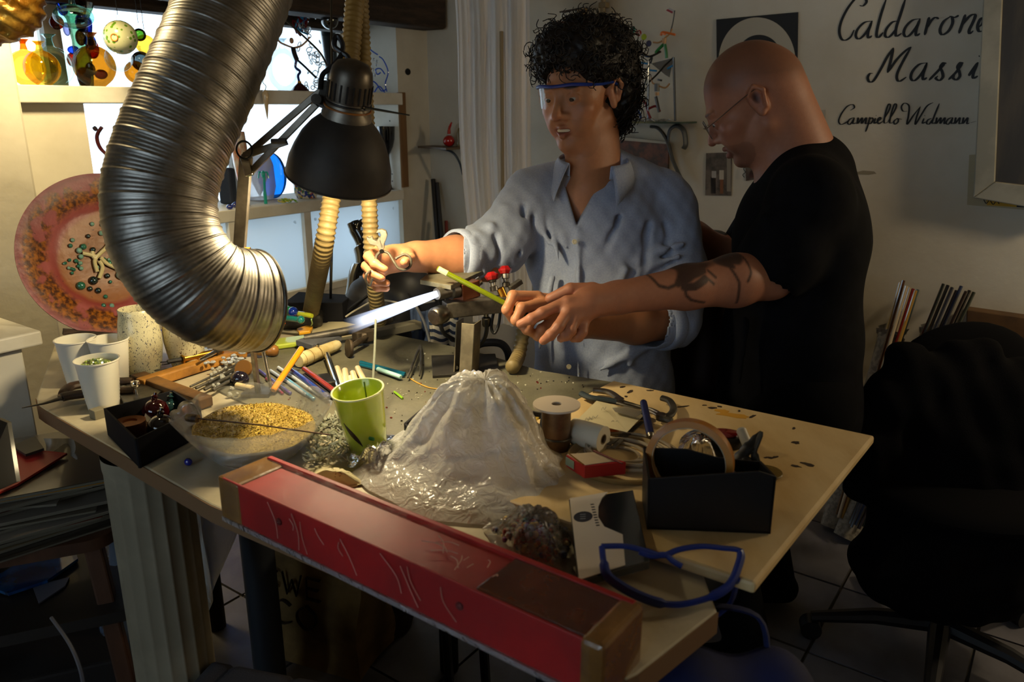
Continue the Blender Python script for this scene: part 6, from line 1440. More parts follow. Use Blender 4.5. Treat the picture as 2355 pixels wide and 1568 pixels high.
# ---------------------------------------------------------------- glass on the window shelves
ZU, ZL = 1.3325, .9355
def on_shelf(px, t, z):
    q = wl(px, 250, t); return Vector((q.x, q.y, z))
def gprof(o, prof, mt, parent, name, ax=(0, 0, 1), n=32, top=None): return MB().lathe(prof, o, ax, n).build(name, mt, parent, top, smooth=60)
def PX(o): return (o - EYE).dot(Vector((0, math.cos(PITCH), -math.sin(PITCH)))) / F   # metres per photo pixel at that depth
def flask(px, t, rp, nh, mt, label, neckm=None, z=ZU, sq=1.0):
    o = on_shelf(px, t, z); k = PX(o + ZX * .1); r = rp * k; th = thing('round_flask', label, 'flask', tuple(o))
    prof = [(0, .0005), (r * .35, 0)] + [(r * math.sin(a), r * sq * (1 - math.cos(a)) * 1.0) for a in [math.pi * i / 14 for i in range(3, 14)]]
    zt = prof[-1][1]; gprof(o, prof + [(r * .20, zt + r * .06)], mt, th, 'flask_body')
    gprof(o, [(r * .20, zt + r * .05), (r * .15, zt + nh * k * .5), (r * .17, zt + nh * k * .8), (r * .36, zt + nh * k), (r * .33, zt + nh * k), (r * .13, zt + nh * k * .6)], neckm or mt, th, 'flask_neck'); return th
ga = glass('amber glass', '#f8d878', .03, .16); gg_ = glass('pale green glass', '#e6f5ee', .03, .16); gb = glass('honey brown glass', '#cfa04a', .03, .2); gc = glass('water clear glass', '#eef4f6', .03, .2)
gt_ = glass('teal tint glass', '#bfe2dc', .03, .2); go = glass('deep orange glass', '#f2a840', .03, .2)
flask(77, -.16, 40, 24, ga, 'amber round flask with an orange neck, leftmost on the window shelf', go)
flask(112, -.06, 39, 20, ga, 'amber round flask in front of the leftmost one', ga)
flask(137, -.20, 45, 26, gg_, 'pale green clear round flask with a flared green neck', gt_)
flask(231, -.10, 46, 28, gb, 'large honey-brown round flask behind the hanging balls', gb)
flask(660, -.14, 39, 22, gc, 'clear round flask right of the duct, beside the dancer figure', gc, sq=1.22)
def hanging(px, py, rp, t, mt, label, name='hanging_ball', cordm=None, sq=1.0, cord=True):
    c = wl(px, py, t); r = rp * PX(c); o = thing(name, label, 'ornament', tuple(c), 'hanging glass balls')
    MB().sphere(c, (r, r, r * sq), 26, 16).build('ball', mt, o, smooth=180)
    MB().lathe([(r * .12, 0), (r * .10, .01), (r * .14, .014), (0, .016)], c + ZX * r * sq * .99, n=12).build('loop_cap', gc, o)
    if cord: MB().tube([c + ZX * (r * sq + .014), Vector((c.x, c.y, 1.60))], .0009, 5).build('cord', cordm or m_black, o)
    return o, c, r
def leafball(name):
    m = mat(name, '#c2c193', .25, coat=.5); N = m.node_tree.nodes; L = m.node_tree.links; tc = N.new('ShaderNodeTexCoord'); v = N.new('ShaderNodeTexVoronoi'); v.inputs['Scale'].default_value = 75; r = N.new('ShaderNodeValToRGB')
    r.color_ramp.elements[0].position = .30; r.color_ramp.elements[1].position = .36; r.color_ramp.elements[0].color = (*lin('#5f8a1e'), 1); r.color_ramp.elements[1].color = (*lin('#c4c49a'), 1)
    L.new(tc.outputs['Object'], v.inputs['Vector']); L.new(v.outputs['Distance'], r.inputs[0]); L.new(r.outputs[0], N['Principled BSDF'].inputs['Base Color']); return m
o, c, r = hanging(277, 86, 37, .16, leafball('green speckled cream glass'), 'cream glass ball with green flecks and an orange ring, hanging')
vdir = (EYE - c).normalized(); MB().torus(c + (vdir + Vector((-.35, 0, .0))).normalized() * r * .99, r * .2, r * .035, (vdir + Vector((-.35, 0, 0))), 24, 6).build('orange_ring', mat('orange enamel', '#d97a1a', .3), o)
hanging(273, 134, 30, .15, gc, 'clear glass ball hanging under the green-flecked ball', cord=False)
hanging(335, 103, 22, .14, ga, 'small amber glass ball hanging at the edge of the duct')
hanging(321, 80, 14, .12, glass('leaf green glass', '#7fae5a', .03, .6), 'small green glass ball above the small amber one')
hanging(313, 166, 25, .06, gb, 'brown glass ball lying low beside the large brown flask', cord=False)
hanging(325, 141, 22, .03, glass('smoke glass', '#7d8a8c', .03, .6), 'smoky grey glass ball behind the small brown one', cord=False)
o, c, r = hanging(169, 38, 43, .05, gt_, 'flattened teal glass bottle hanging neck up below the beam', 'hanging_bottle', sq=.62)
gprof(c + ZX * r * .55, [(r * .22, 0), (r * .13, .02), (r * .16, .04), (r * .32, .055)], gt_, o, 'bottle_neck')
# tall many-coloured blown sculpture
b_ = on_shelf(207, -.23, ZU); k = PX(b_); o = thing('blown_sculpture', 'tall lumpy multicoloured glass sculpture in blue, red and brown', 'sculpture', tuple(b_))
gcol = [glass('deep blue glass', '#5a80d8', .05, .3), glass('dark red glass', '#b5523a', .05, .3), glass('grey violet glass', '#a9a9c4', .05, .3), glass('dark brown glass', '#9a6a40', .05, .3), glass('green smoke glass', '#9fc0a8', .05, .3)]
MB().lathe([(.02, 0), (.026, .05), (.024, .14), (.03, .2), (.05, .235), (.055, .25)], b_, n=24).build('column', gcol[4], o, smooth=60); r_ = random.Random(3)
for i in range(22):
    MB().sphere(b_ + Vector((r_.uniform(-.045, .05), r_.uniform(-.045, .03), .02 + r_.random() * .25)), (r_.uniform(.010, .024), r_.uniform(.010, .02), r_.uniform(.012, .032)), 12, 8).build('glass_lump', gcol[i % 4], o, smooth=180)
# dancer figures
def figure(base, h, cols, pose, label, name='glass_dancer', cat='figurine', th=.0042, cone=None, side=None):
    sx = side or AX.cross(ZX) * -1; sx = BX if side is None else side; o = thing(name, label, cat, tuple(base)); 
    def P(x, z): return base + BX * 0 + (sx * x + ZX * z) * h
    if cone: MB().lathe([(0, 0), (cone * 1.0, 0), (cone * .7, cone * .4), (cone * .1, cone * .9), (0, cone)], base, n=20).build('foot_cone', cols[3], o)
    for nm, pts, ci, rr in pose:
        if nm == 'head': MB().sphere(P(*pts), (rr * h, rr * h, rr * h * 1.25), 12, 8).build('head', cols[ci], o)
        else: MB().tube(spline([P(*p) for p in pts], 5), [rr * h] * (5 * (len(pts) - 1) + 1) if len(pts) > 2 else rr * h, 8).build(nm, cols[ci], o)
    return o
SIDE = Vector((.98, -.2, 0))
gd = [mat('black glass', '#0d0d10', .1, coat=1), mat('cobalt glass fig', '#16266a', .1, coat=1), mat('flesh glass', '#b5835a', .2, coat=1), mat('dark garnet glass', '#3a0f10', .12, coat=1), mat('amber fig glass', '#c98a1c', .15, coat=1)]
bp_ = on_shelf(693, -.03, ZU)
figure(bp_, .19, gd, [('leg', [(.0, .16), (-.02, .28), (.03, .36), (-.06, .44), (-.02, .58)], 1, .026), ('leg', [(-.02, .58), (.12, .46), (.26, .33), (.36, .24)], 0, .024), ('torso', [(-.02, .57), (-.06, .68), (-.08, .80)], 0, .05), ('arm', [(-.08, .79), (-.22, .84), (-.35, .90), (-.42, 1.0)], 2, .020), ('arm', [(-.06, .79), (.08, .82), (.20, .90), (.28, .98)], 2, .020), ('head', (-.10, .92), 2, .045), ('ankle_bead', [(0, .13), (0, .18)], 4, .04)], 'black and blue glass dancer balancing on one foot on a dark cone', cone=.035, side=SIDE)
bp_ = on_shelf(235, .0, ZL + .13); 
bp2 = on_shelf(235, -.02, ZL)
figure(bp2, .26, [gd[3]] * 4, [('leg', [(.02, .0), (.0, .25), (.02, .5)], 0, .035), ('leg', [(.10, .0), (.06, .25), (.02, .5)], 0, .035), ('torso', [(.02, .5), (.02, .62), (.02, .74)], 0, .07), ('arm', [(.02, .74), (-.10, .85), (-.12, .98), (-.04, 1.08)], 0, .022), ('arm', [(.02, .74), (.14, .72), (.20, .80)], 0, .022), ('head', (.06, .86), 0, .05), ('ball', [(-.14, 1.06), (-.12, 1.07)], 0, .03)], 'dark red glass dancer raising one arm, behind the top of the plate', side=SIDE)
# crystal cascade, black bottle, blue branches
b_ = on_shelf(735, -.06, ZU); o = thing('crystal_cascade', 'tall cascade of curled clear glass with red and blue bits at the top', 'sculpture', tuple(b_)); r_ = random.Random(6)
mcr = mat('crystal curls', '#d2d8da', .06, trans=.5, coat=1)
for i in range(46):
    zz = r_.random() * .27; c = b_ + SIDE * r_.gauss(-.045 * zz / .27, .018) + AX * r_.uniform(-.03, .03) + ZX * (zz + .006); MB().torus(c, r_.uniform(.006, .012), .0022, (r_.uniform(-1, 1), r_.uniform(-1, 1), r_.uniform(-.3, 1)), 14, 5).build('crystal_curl', mcr, o)
for i in range(9): MB().tube(spline([b_ + SIDE * (-.055 + r_.uniform(-.02, .03)) + ZX * (.20 + r_.uniform(0, .07)), b_ + SIDE * (-.06 + r_.uniform(-.03, .03)) + ZX * (.22 + r_.uniform(0, .06)), b_ + SIDE * (-.05 + r_.uniform(-.03, .03)) + ZX * (.21 + r_.uniform(0, .06))], 4), .004, 6).build('coloured_curl', [mat('garnet curl', '#6a1418', .15), mat('azure curl', '#2a7fae', .15)][i % 2], o)
c = wl(758, 46, .06); k = PX(c); o = thing('black_bottle', 'round black glass bottle hanging above the crystal cascade', 'bottle', tuple(c)); MB().sphere(c, 20 * k, 22, 14).build('bottle_body', gd[0], o); gprof(c + (ZX * .9 - SIDE * .45) * 17 * k, [(7 * k, 0), (5 * k, 8 * k), (13 * k, 16 * k), (12 * k, 16 * k)], gd[0], o, 'bottle_neck', (-.4, 0, 1)); MB().tube([c + ZX * 22 * k, Vector((c.x, c.y, 1.6))], .0008, 5).build('cord', m_black, o)
b_ = on_shelf(868, -.03, ZU); k = PX(b_); o = thing('blue_branches', 'curling blue glass branches standing at the right end of the window shelf', 'sculpture', tuple(b_)); mbl = mat('royal blue glass', '#1c4fc4', .12, trans=.2, coat=1)
def B2(x, y): return b_ + SIDE * ((x - 868) * k) + ZX * ((190 - y) * k)
for pl in [[(845, 188), (838, 160), (842, 120), (850, 95)], [(842, 110), (850, 92), (845, 86), (838, 92), (842, 98)], [(850, 90), (862, 100), (875, 108)], [(893, 188), (890, 170), (898, 145), (888, 120), (878, 112)], [(890, 150), (880, 138), (868, 140), (872, 150), (880, 146)], [(840, 182), (855, 165), (868, 170), (880, 186), (893, 182)], [(845, 190), (852, 175), (860, 188)], [(862, 190), (875, 176), (888, 190)], [(848, 160), (856, 172)]]:
    MB().tube(spline([B2(*p) for p in pl], 5), .0028, 6).build('branch', mbl, o)
for i, (x, y) in enumerate([(865, 118), (870, 130), (862, 140), (866, 152), (872, 122)]): MB().sphere(B2(x, y), .006, 10, 6).build('clear_petal', mcr, o)
# lower shelf
b_ = on_shelf(690, -.08, ZL); k = PX(b_); 
def murrine(name):
    m = mat(name, '#c9c2ae', .2, coat=.8); N = m.node_tree.nodes; L = m.node_tree.links; tc = N.new('ShaderNodeTexCoord'); v = N.new('ShaderNodeTexVoronoi'); v.inputs['Scale'].default_value = 130; hs = N.new('ShaderNodeValToRGB'); hs.color_ramp.interpolation = 'CONSTANT'
    e = hs.color_ramp.elements; e[0].color = (*lin('#c9c2ae'), 1); e[1].position = .3; e[1].color = (*lin('#2a3a8a'), 1)
    for p_, c_ in ((.45, '#b5451e'), (.58, '#d9d2c0'), (.7, '#c9a02a'), (.82, '#3a6a4a')): q = e.new(p_); q.color = (*lin(c_), 1)
    sp = N.new('ShaderNodeSeparateColor'); L.new(tc.outputs['Object'], v.inputs['Vector']); L.new(v.outputs['Color'], sp.inputs[0]); L.new(sp.outputs[0], hs.inputs[0]); L.new(hs.outputs[0], N['Principled BSDF'].inputs['Base Color']); return m
mmu = murrine('murrine glass')
MB().lathe([(0, 0), (22 * k, 0), (27 * k, 12 * k), (30 * k, 40 * k), (29 * k, 70 * k), (27 * k, 70 * k), (27 * k, 30 * k), (0, 5 * k)], b_, n=36).build('murrine_cup', mmu, None, ('multicoloured speckled glass cup below the lamp shade on the lower shelf', 'cup'), smooth=60)
b2 = on_shelf(708, -.18, ZL); MB().lathe([(0, 0), (16 * k, 0), (21 * k, 14 * k), (20 * k, 30 * k), (18 * k, 30 * k), (0, 4 * k)], b2, n=30).build('murrine_bowl', mmu, None, ('smaller speckled glass cup half behind the larger one', 'cup'), smooth=60)
b_ = on_shelf(541, -.05, ZL); k = PX(b_); mo = mat('orange swirled glass', '#c9703a', .2, col2='#d9c9b0', nscale=40, nlo=.42, nhi=.58, coat=.8, stretch=(1, 1, .35))
MB().lathe([(0, 0), (13 * k, 0), (8 * k, 6 * k), (6 * k, 18 * k), (9 * k, 45 * k), (15 * k, 90 * k), (18 * k, 130 * k), (15 * k, 165 * k), (13 * k, 160 * k), (16 * k, 128 * k), (7 * k, 45 * k)], b_, n=28).build('swirled_vase', mo, None, ('tall orange and white swirled vase on the lower shelf beside the lamp arm', 'vase'), smooth=60)
b_ = on_shelf(592, -.04, ZL); k = PX(b_); o = thing('teal_figurine', 'slim turquoise glass figurine on the lower shelf behind the lamp arm', 'figurine', tuple(b_)); mtq = mat('turquoise glass fig', '#12b5a0', .12, trans=.2, coat=1)
MB().tube(spline([b_, b_ + ZX * 30 * k, b_ + ZX * 62 * k + SIDE * 2 * k], 5), [4 * k] * 5 + [3 * k] * 6, 8).build('stem', mtq, o); MB().sphere(b_ + ZX * 66 * k, (5 * k, 5 * k, 9 * k), 12, 8).build('body', mtq, o)
for s in (-1, 1): MB().tube(spline([b_ + ZX * 66 * k, b_ + ZX * 72 * k + SIDE * s * 9 * k, b_ + ZX * 58 * k + SIDE * s * 13 * k], 4), 1.8 * k, 6).build('arm', mtq, o)
b_ = on_shelf(640, .0, ZL); k = PX(b_); o = thing('green_curl_dish', 'small dish of yellow-green glass curls at the shelf front', 'dish', tuple(b_)); r_ = random.Random(2)
for i in range(16): MB().torus(b_ + SIDE * r_.uniform(-20, 20) * k + AX * r_.uniform(-.015, .015) + ZX * r_.uniform(.004, .014), r_.uniform(.005, .009), .0018, (r_.uniform(-.6, .6), r_.uniform(-.6, .6), 1), 14, 5).build('glass_curl', [mat('lime curl', '#7fae3a', .15), mat('yellow curl', '#d4c84a', .15)][i % 2], o)
for i, (x, t) in enumerate([(505, .0), (518, -.03), (530, .0), (545, .0), (522, -.06)]): MB().sphere(on_shelf(x, t, ZL + .009), (.012, .010, .009), 10, 7).build('blue_lump', gm_('cobalt lump', '#14247a'), None, (['leftmost cobalt glass lump on the lower shelf', 'cobalt glass lump just right of the leftmost', 'cobalt glass lump third along the shelf front', 'cobalt glass lump by the foot of the swirled vase', 'cobalt glass lump behind the others'][i], 'lump', 'cobalt lumps on the shelf'))
b_ = on_shelf(612, -.16, ZL); k = PX(b_); MB().sphere(b_ + ZX * 52 * k, (36 * k, 8 * k, 52 * k), 28, 16, (SIDE, AX, ZX)).build('blue_glass_disc', glass('sky blue glass', '#4aa0e0', .03, .5), None, ('tall sky-blue glass disc standing on the lower shelf behind the lamp arm', 'disc'), smooth=180)
b_ = on_shelf(505, -.14, ZL); lid_b = MB().box(b_ + ZX * .065, (.05, .03, .13), (SIDE, AX, ZX)).build('dark_pouch', mat('dark navy pouch', '#1a2230', .6), None, ('dark navy pouch standing at the left of the lower shelf beside the duct', 'pouch'), smooth=0, bevel=.008)
c = on_shelf(590, -.12, 1.02); k = PX(c); MB().lathe([(0, 0), (30 * k, 2 * k), (38 * k, 30 * k), (36 * k, 80 * k), (28 * k, 104 * k), (26 * k, 104 * k), (34 * k, 80 * k), (0, 5 * k)], on_shelf(580, -.17, ZL), n=32).build('frosted_vase', film('frosted white glass', '#e6e4ea', .55, .3, .1, 20, .2), None, ('wide frosted white vase with faint squiggles behind the duct', 'vase'), smooth=60)
c = wl(611, 225, .04); k = PX(c); o = thing('carrot_ornament', 'pale carrot-shaped glass ornament hanging below the upper shelf', 'ornament', tuple(c)); MB().lathe([(0, -52 * k), (2 * k, -40 * k), (6 * k, -8 * k), (8 * k, 8 * k), (5 * k, 16 * k), (0, 18 * k)], c, n=18).build('carrot', mat('pale carrot glass', '#d6b98a', .2, coat=.8), o)
MB().tube(spline([c + ZX * 16 * k, c + ZX * 26 * k + SIDE * 3 * k, c + ZX * 34 * k - SIDE * 4 * k, c + ZX * 44 * k], 4), .0016, 6).build('green_loop', mat('green loop', '#2f7d5a', .3), o)
b_ = on_shelf(886, -.05, ZL); k = PX(b_); MB().lathe([(0, 0), (14 * k, 0), (5 * k, 6 * k), (3 * k, 40 * k), (5 * k, 78 * k), (14 * k, 95 * k), (19 * k, 112 * k), (21 * k, 140 * k), (19 * k, 140 * k), (14 * k, 105 * k), (0, 96 * k)], b_, n=28).build('black_goblet', gd[0], None, ('black glass goblet standing right of the lamp shade on the lower shelf', 'goblet'), smooth=60)
# gilded lump at the top left
gl_ = Field(np.array(ad(20, 30, 1.25)) - .11, np.array(ad(20, 30, 1.25)) + .11, .003); gq = ad(12, 22, 1.25)
gl_.ell(gq, (.052, .05, .046), .02); gl_.ell(gq + Vector((.022, 0, .02)), (.035, .04, .03), .02); gl_.ell(gq + Vector((-.03, 0, -.018)), (.04, .04, .03), .02)
gl_.warp(lambda x, y, z: (.004 * np.sin(x * 150 + z * 90) * np.sin(z * 190 + y * 60) + .002 * np.sin(x * 420) * np.sin(z * 390 + x * 80)).astype(np.float32))
gt2 = field_obj('gilded_lamp', gl_, mat('gold leaf', '#dcae4a', .35, .5, col2='#8a5a14', nscale=30, nlo=.3, nhi=.6, bump=.8, bscale=60), None, ('rough gold-leafed hanging lump at the top left, before the pier', 'ornament'), loc=tuple(gq))
MB().tube([gq + ZX * .05, Vector((gq.x, gq.y, 2.44))], .002, 6).build('cord', m_black, gt2)

# ---------------------------------------------------------------- the large murrine plate leaning at the left
pc_ = ad(248, 592, 1.72); pn = (EYE - pc_).normalized(); pn = (pn + Vector((.28, 0, .22))).normalized(); RP = 186 * PX(pc_)
def platemat():
    m = mat('pink marbled glass', '#b5706a', .38, coat=0, spec=.3); N = m.node_tree.nodes; L = m.node_tree.links; B = N['Principled BSDF']
    at = N.new('ShaderNodeAttribute'); at.attribute_name = 'rad'; tc = N.new('ShaderNodeTexCoord')
    n1 = N.new('ShaderNodeTexNoise'); n1.inputs['Scale'].default_value = 26; n1.inputs['Detail'].default_value = 6; n2 = N.new('ShaderNodeTexNoise'); n2.inputs['Scale'].default_value = 9; n2.inputs['Detail'].default_value = 4; n3 = N.new('ShaderNodeTexNoise'); n3.inputs['Scale'].default_value = 120
    for n in (n1, n2, n3): L.new(tc.outputs['Object'], n.inputs['Vector'])
    base = N.new('ShaderNodeValToRGB'); e = base.color_ramp.elements; e[0].position = 0; e[0].color = (*lin('#5f3812'), 1); e[1].position = 1; e[1].color = (*lin('#7a2f36'), 1)
    for p_, c_ in ((.30, '#6d4018'), (.52, '#7a4a22'), (.58, '#74302a'), (.68, '#8f4e4c'), (.80, '#80403f'), (.93, '#7d3a3d'), (.965, '#6d2a30')): q = e.new(p_); q.color = (*lin(c_), 1)
    ad_ = N.new('ShaderNodeMath'); ad_.operation = 'MULTIPLY_ADD'; ad_.inputs[1].default_value = .22; L.new(n2.outputs['Fac'], ad_.inputs[0]); sb_ = N.new('ShaderNodeMath'); sb_.operation = 'SUBTRACT'; sb_.inputs[1].default_value = .11
    L.new(at.outputs['Fac'], sb_.inputs[0]); L.new(sb_.outputs[0], ad_.inputs[2]); L.new(ad_.outputs[0], base.inputs[0])
    band = N.new('ShaderNodeValToRGB'); e = band.color_ramp.elements; e[0].position = .62; e[0].color = (0, 0, 0, 1); e[1].position = .97; e[1].color = (0, 0, 0, 1)
    for p_, v in ((.70, 1), (.90, 1)): q = e.new(p_); q.color = (v, v, v, 1)
    L.new(at.outputs['Fac'], band.inputs[0])
    th = N.new('ShaderNodeValToRGB'); th.color_ramp.elements[0].position = .42; th.color_ramp.elements[1].position = .48; L.new(n1.outputs['Fac'], th.inputs[0])
    mu = N.new('ShaderNodeMath'); mu.operation = 'MULTIPLY'; L.new(band.outputs[0], mu.inputs[0]); L.new(th.outputs[0], mu.inputs[1])
    br = N.new('ShaderNodeValToRGB'); br.color_ramp.elements[0].color = (*lin('#3a1a0c'), 1); br.color_ramp.elements[1].color = (*lin('#8a5212'), 1); br.color_ramp.elements[0].position = .4; br.color_ramp.elements[1].position = .65; L.new(n3.outputs['Fac'], br.inputs[0])
    mx = N.new('ShaderNodeMix'); mx.data_type = 'RGBA'; L.new(mu.outputs[0], mx.inputs[0]); L.new(base.outputs[0], mx.inputs[6]); L.new(br.outputs[0], mx.inputs[7])
    dk = N.new('ShaderNodeValToRGB'); dk.color_ramp.elements[0].position = .24; dk.color_ramp.elements[1].position = .30; L.new(n3.outputs['Fac'], dk.inputs[0])
    m2 = N.new('ShaderNodeMix'); m2.data_type = 'RGBA'; m2.inputs[6].default_value = (*lin('#2a120a'), 1); L.new(dk.outputs[0], m2.inputs[0]); L.new(mx.outputs[2], m2.inputs[7]); L.new(m2.outputs[2], B.inputs['Base Color'])
    bp = N.new('ShaderNodeBump'); bp.inputs['Strength'].default_value = .5; bp.inputs['Distance'].default_value = .004; L.new(n1.outputs['Fac'], bp.inputs['Height']); L.new(bp.outputs[0], B.inputs['Normal']); return m
prf = [(0, 0), (.3, .001), (.55, .003), (.62, .008), (.70, .018), (.85, .028), (.97, .034), (1.0, .035), (1.0, .030), (.85, .022), (.6, .0), (.3, -.006), (0, -.006)]
plt = thing('glass_plate', 'large round pink and brown glass plate leaning at the left of the bench', 'plate', tuple(pc_ - ZX * RP * .95))
ob = MB().lathe([(r * RP, h) for r, h in prf], pc_, pn, 96).build('plate_disc', platemat(), plt, smooth=60)
cv = np.empty(len(ob.data.vertices) * 3); ob.data.vertices.foreach_get('co', cv); cv = cv.reshape(-1, 3) + np.array(plt.location) - np.array(pc_); hh_ = cv @ np.array(pn); rr_ = np.sqrt(np.maximum((cv ** 2).sum(1) - hh_ ** 2, 0)) / RP
ob.data.attributes.new('rad', 'FLOAT', 'POINT').data.foreach_set('value', rr_.astype(np.float32))
px_ = Vector((1, 0, 0)); px_ = (px_ - pn * px_.dot(pn)).normalized(); py_ = pn.cross(px_)
def PPt(px, py, lift=.004): return ap(px, py, pc_ + pn * lift, pn)
mgb = [mat('sea green bead', '#2f7d62', .06, trans=.5, coat=1), mat('pale aqua bead', '#8fc0a8', .06, trans=.5, coat=1), mat('dark bead', '#10201e', .08, coat=1)]; r_ = random.Random(14)
bl_ = [(212, 515, 5, 1), (235, 517, 5, 1), (233, 536, 6, 1), (203, 543, 5, 2), (167, 552, 5, 1), (162, 565, 5, 0), (192, 567, 7, 0), (182, 576, 7, 1), (186, 590, 6, 1), (160, 598, 4, 0), (150, 605, 4, 0), (147, 606, 3, 1), (175, 600, 5, 0), (185, 605, 5, 1), (165, 618, 4, 0), (170, 620, 4, 0), (180, 612, 4, 0), (187, 617, 5, 1), (158, 616, 4, 1), (166, 628, 4, 0), (214, 574, 6, 2), (240, 597, 5, 0), (222, 615, 6, 1), (251, 597, 4, 1), (236, 601, 4, 0), (252, 605, 7, 0), (186, 657, 10, 0), (215, 645, 10, 2), (243, 682, 5, 0), (238, 703, 6, 0), (257, 703, 6, 1), (254, 648, 4, 0), (232, 607, 4, 0), (247, 634, 6, 2), (207, 664, 6, 2), (226, 668, 7, 2), (278, 632, 11, 1), (288, 640, 9, 0), (268, 587, 9, 0), (256, 580, 5, 0)]
for x, y, rp, ci in bl_:
    c = PPt(x, y, .005); MB().sphere(c, rp * PX(c), 12, 8).build('glass_bead', mgb[ci], plt)
mcor = mat('cream glass coral', '#b5a878', .3, coat=.6)
for pl in [[(224, 625), (218, 600), (228, 585), (248, 565), (255, 545)], [(224, 590), (205, 585), (190, 582)], [(232, 592), (245, 605), (265, 615), (280, 622)], [(228, 600), (236, 615), (228, 640)], [(222, 596), (215, 590), (212, 578)]]: MB().tube(spline([PPt(x, y, .008) for x, y in pl], 5), .0042, 8).build('coral_branch', mcor, plt)
st_ = thing('plate_stand', 'small dark plate stand holding up the large glass plate', 'stand', tuple(tp(205, 800)))
MB().bar(pc_ - pn * .01 - ZX * .10, Vector((pc_.x - .02, pc_.y + .10, T)), .02, .008).build('prop_leg', m_beam, st_, smooth=0); MB().bar(pc_ - py_ * (RP * .98) - px_ * .08 + pn * .03, pc_ - py_ * (RP * .98) + px_ * .08 + pn * .03, .012, .012).build('ledge', m_beam, st_, smooth=0)

# ---------------------------------------------------------------- the lettered wall
m_paint = mat('black wall paint', '#0b0b0c', .6)
def WZ(X, Y): return (1600 + X / 3.1192, Y / 3.12)
def ink(pl, wdt, par, name='stroke', taper=True, off=.0012):
    pts = spline([wr(*WZ(X, Y), off) for X, Y in pl], 8); n = len(pts); m = MB(); vs = []
    for i, p in enumerate(pts):
        t = (pts[min(i + 1, n - 1)] - pts[max(i - 1, 0)]).normalized(); s = AX.cross(t).normalized(); dn = abs(t.z)
        ww = wdt * (.38 + .62 * dn) * (min(1, .35 + 5 * i / n, .35 + 5 * (n - 1 - i) / n) if taper else 1)
        vs += [p + s * ww, p - s * ww]
    m.add(vs, [(2 * i, 2 * i + 1, 2 * i + 3, 2 * i + 2) for i in range(n - 1)])
    return m
lt = thing('wall_lettering', 'black hand-painted cursive lettering in three lines on the cream wall', 'lettering', tuple(wr(2080, 150)))
def word(strokes, wdt):
    m = MB()
    for s_ in strokes: q = ink(s_, wdt, None); m.add(q.v, q.f)
    m.build('painted_word', m_paint, lt, smooth=0)
def sh(pl, dx, dy=0): return [(x + dx, y + dy) for x, y in pl]
A_ = lambda x, y: [[(x + 105, y - 128), (x + 50, y - 115), (x + 5, y - 70), (x - 10, y - 25), (x + 5, y), (x + 35, y - 12), (x + 80, y - 68), (x + 108, y - 130)], [(x + 108, y - 130), (x + 80, y - 50), (x + 80, y - 8), (x + 108, y - 22)]]
word([[(1175, 38), (1200, 42), (1225, 12), (1205, -20), (1150, -12), (1090, 60), (1045, 150), (1030, 225), (1045, 278), (1075, 288), (1112, 264), (1136, 214)]] + A_(1158, 278) + [[(1368, -10), (1330, 100), (1302, 210), (1298, 258), (1315, 266), (1345, 232)],
    [(1452, 150), (1410, 160), (1370, 205), (1358, 250), (1375, 268), (1405, 250), (1448, 190)], [(1505, -10), (1470, 100), (1438, 200), (1438, 258), (1478, 238)]] + A_(1502, 262) + [[(1675, 122), (1660, 180), (1642, 252)], [(1655, 205), (1688, 150), (1718, 126), (1745, 135)],
    [(1832, 116), (1782, 150), (1755, 200), (1755, 235), (1775, 248), (1815, 220), (1842, 165), (1838, 125), (1820, 116)], [(1838, 122), (1860, 124), (1888, 110)], [(1935, 103), (1912, 170), (1888, 240)], [(1902, 195), (1950, 130), (1985, 105), (2005, 112), (1988, 160), (1962, 215), (1966, 240), (1992, 220)], [(2030, 195), (2060, 165), (2062, 130), (2040, 140), (2022, 185), (2030, 222), (2060, 222), (2090, 200)]], .0042)
word([[(1272, 526), (1248, 530), (1234, 558), (1246, 586), (1276, 578), (1322, 505), (1376, 405), (1418, 342)], [(1418, 342), (1398, 440), (1376, 522)], [(1376, 522), (1440, 430), (1498, 370), (1546, 336)], [(1546, 336), (1492, 430), (1448, 520), (1444, 568), (1465, 582), (1512, 552)]] + A_(1552, 578) + [[(1672, 576), (1732, 515), (1790, 452)], [(1800, 455), (1775, 452), (1755, 482), (1768, 515), (1772, 552), (1748, 576), (1722, 562), (1738, 545)], [(1812, 572), (1870, 515), (1915, 448)], [(1922, 452), (1898, 450), (1878, 480), (1890, 512), (1894, 548), (1868, 572), (1846, 558), (1860, 542)], [(1958, 545), (1980, 510), (2026, 446)], [(2026, 446), (1992, 525), (1992, 560), (2025, 545)], [(2032, 398), (2036, 408)]], .0042)
def zig(x, y, k, st=23, h=46): 
    out = [(x, y)]
    for i in range(k): out += [(x + 14 + i * st * 1.25, y - h), (x + 9 + i * st * 1.25, y - 4)]
    return out + [(out[-1][0] + 18, y - 8)]
a_ = lambda x, y: [[(x + 44, y - 50), (x + 14, y - 38), (x - 2, y - 12), (x + 12, y), (x + 32, y - 22), (x + 46, y - 50)], [(x + 46, y - 50), (x + 36, y - 8), (x + 58, y - 12)]]
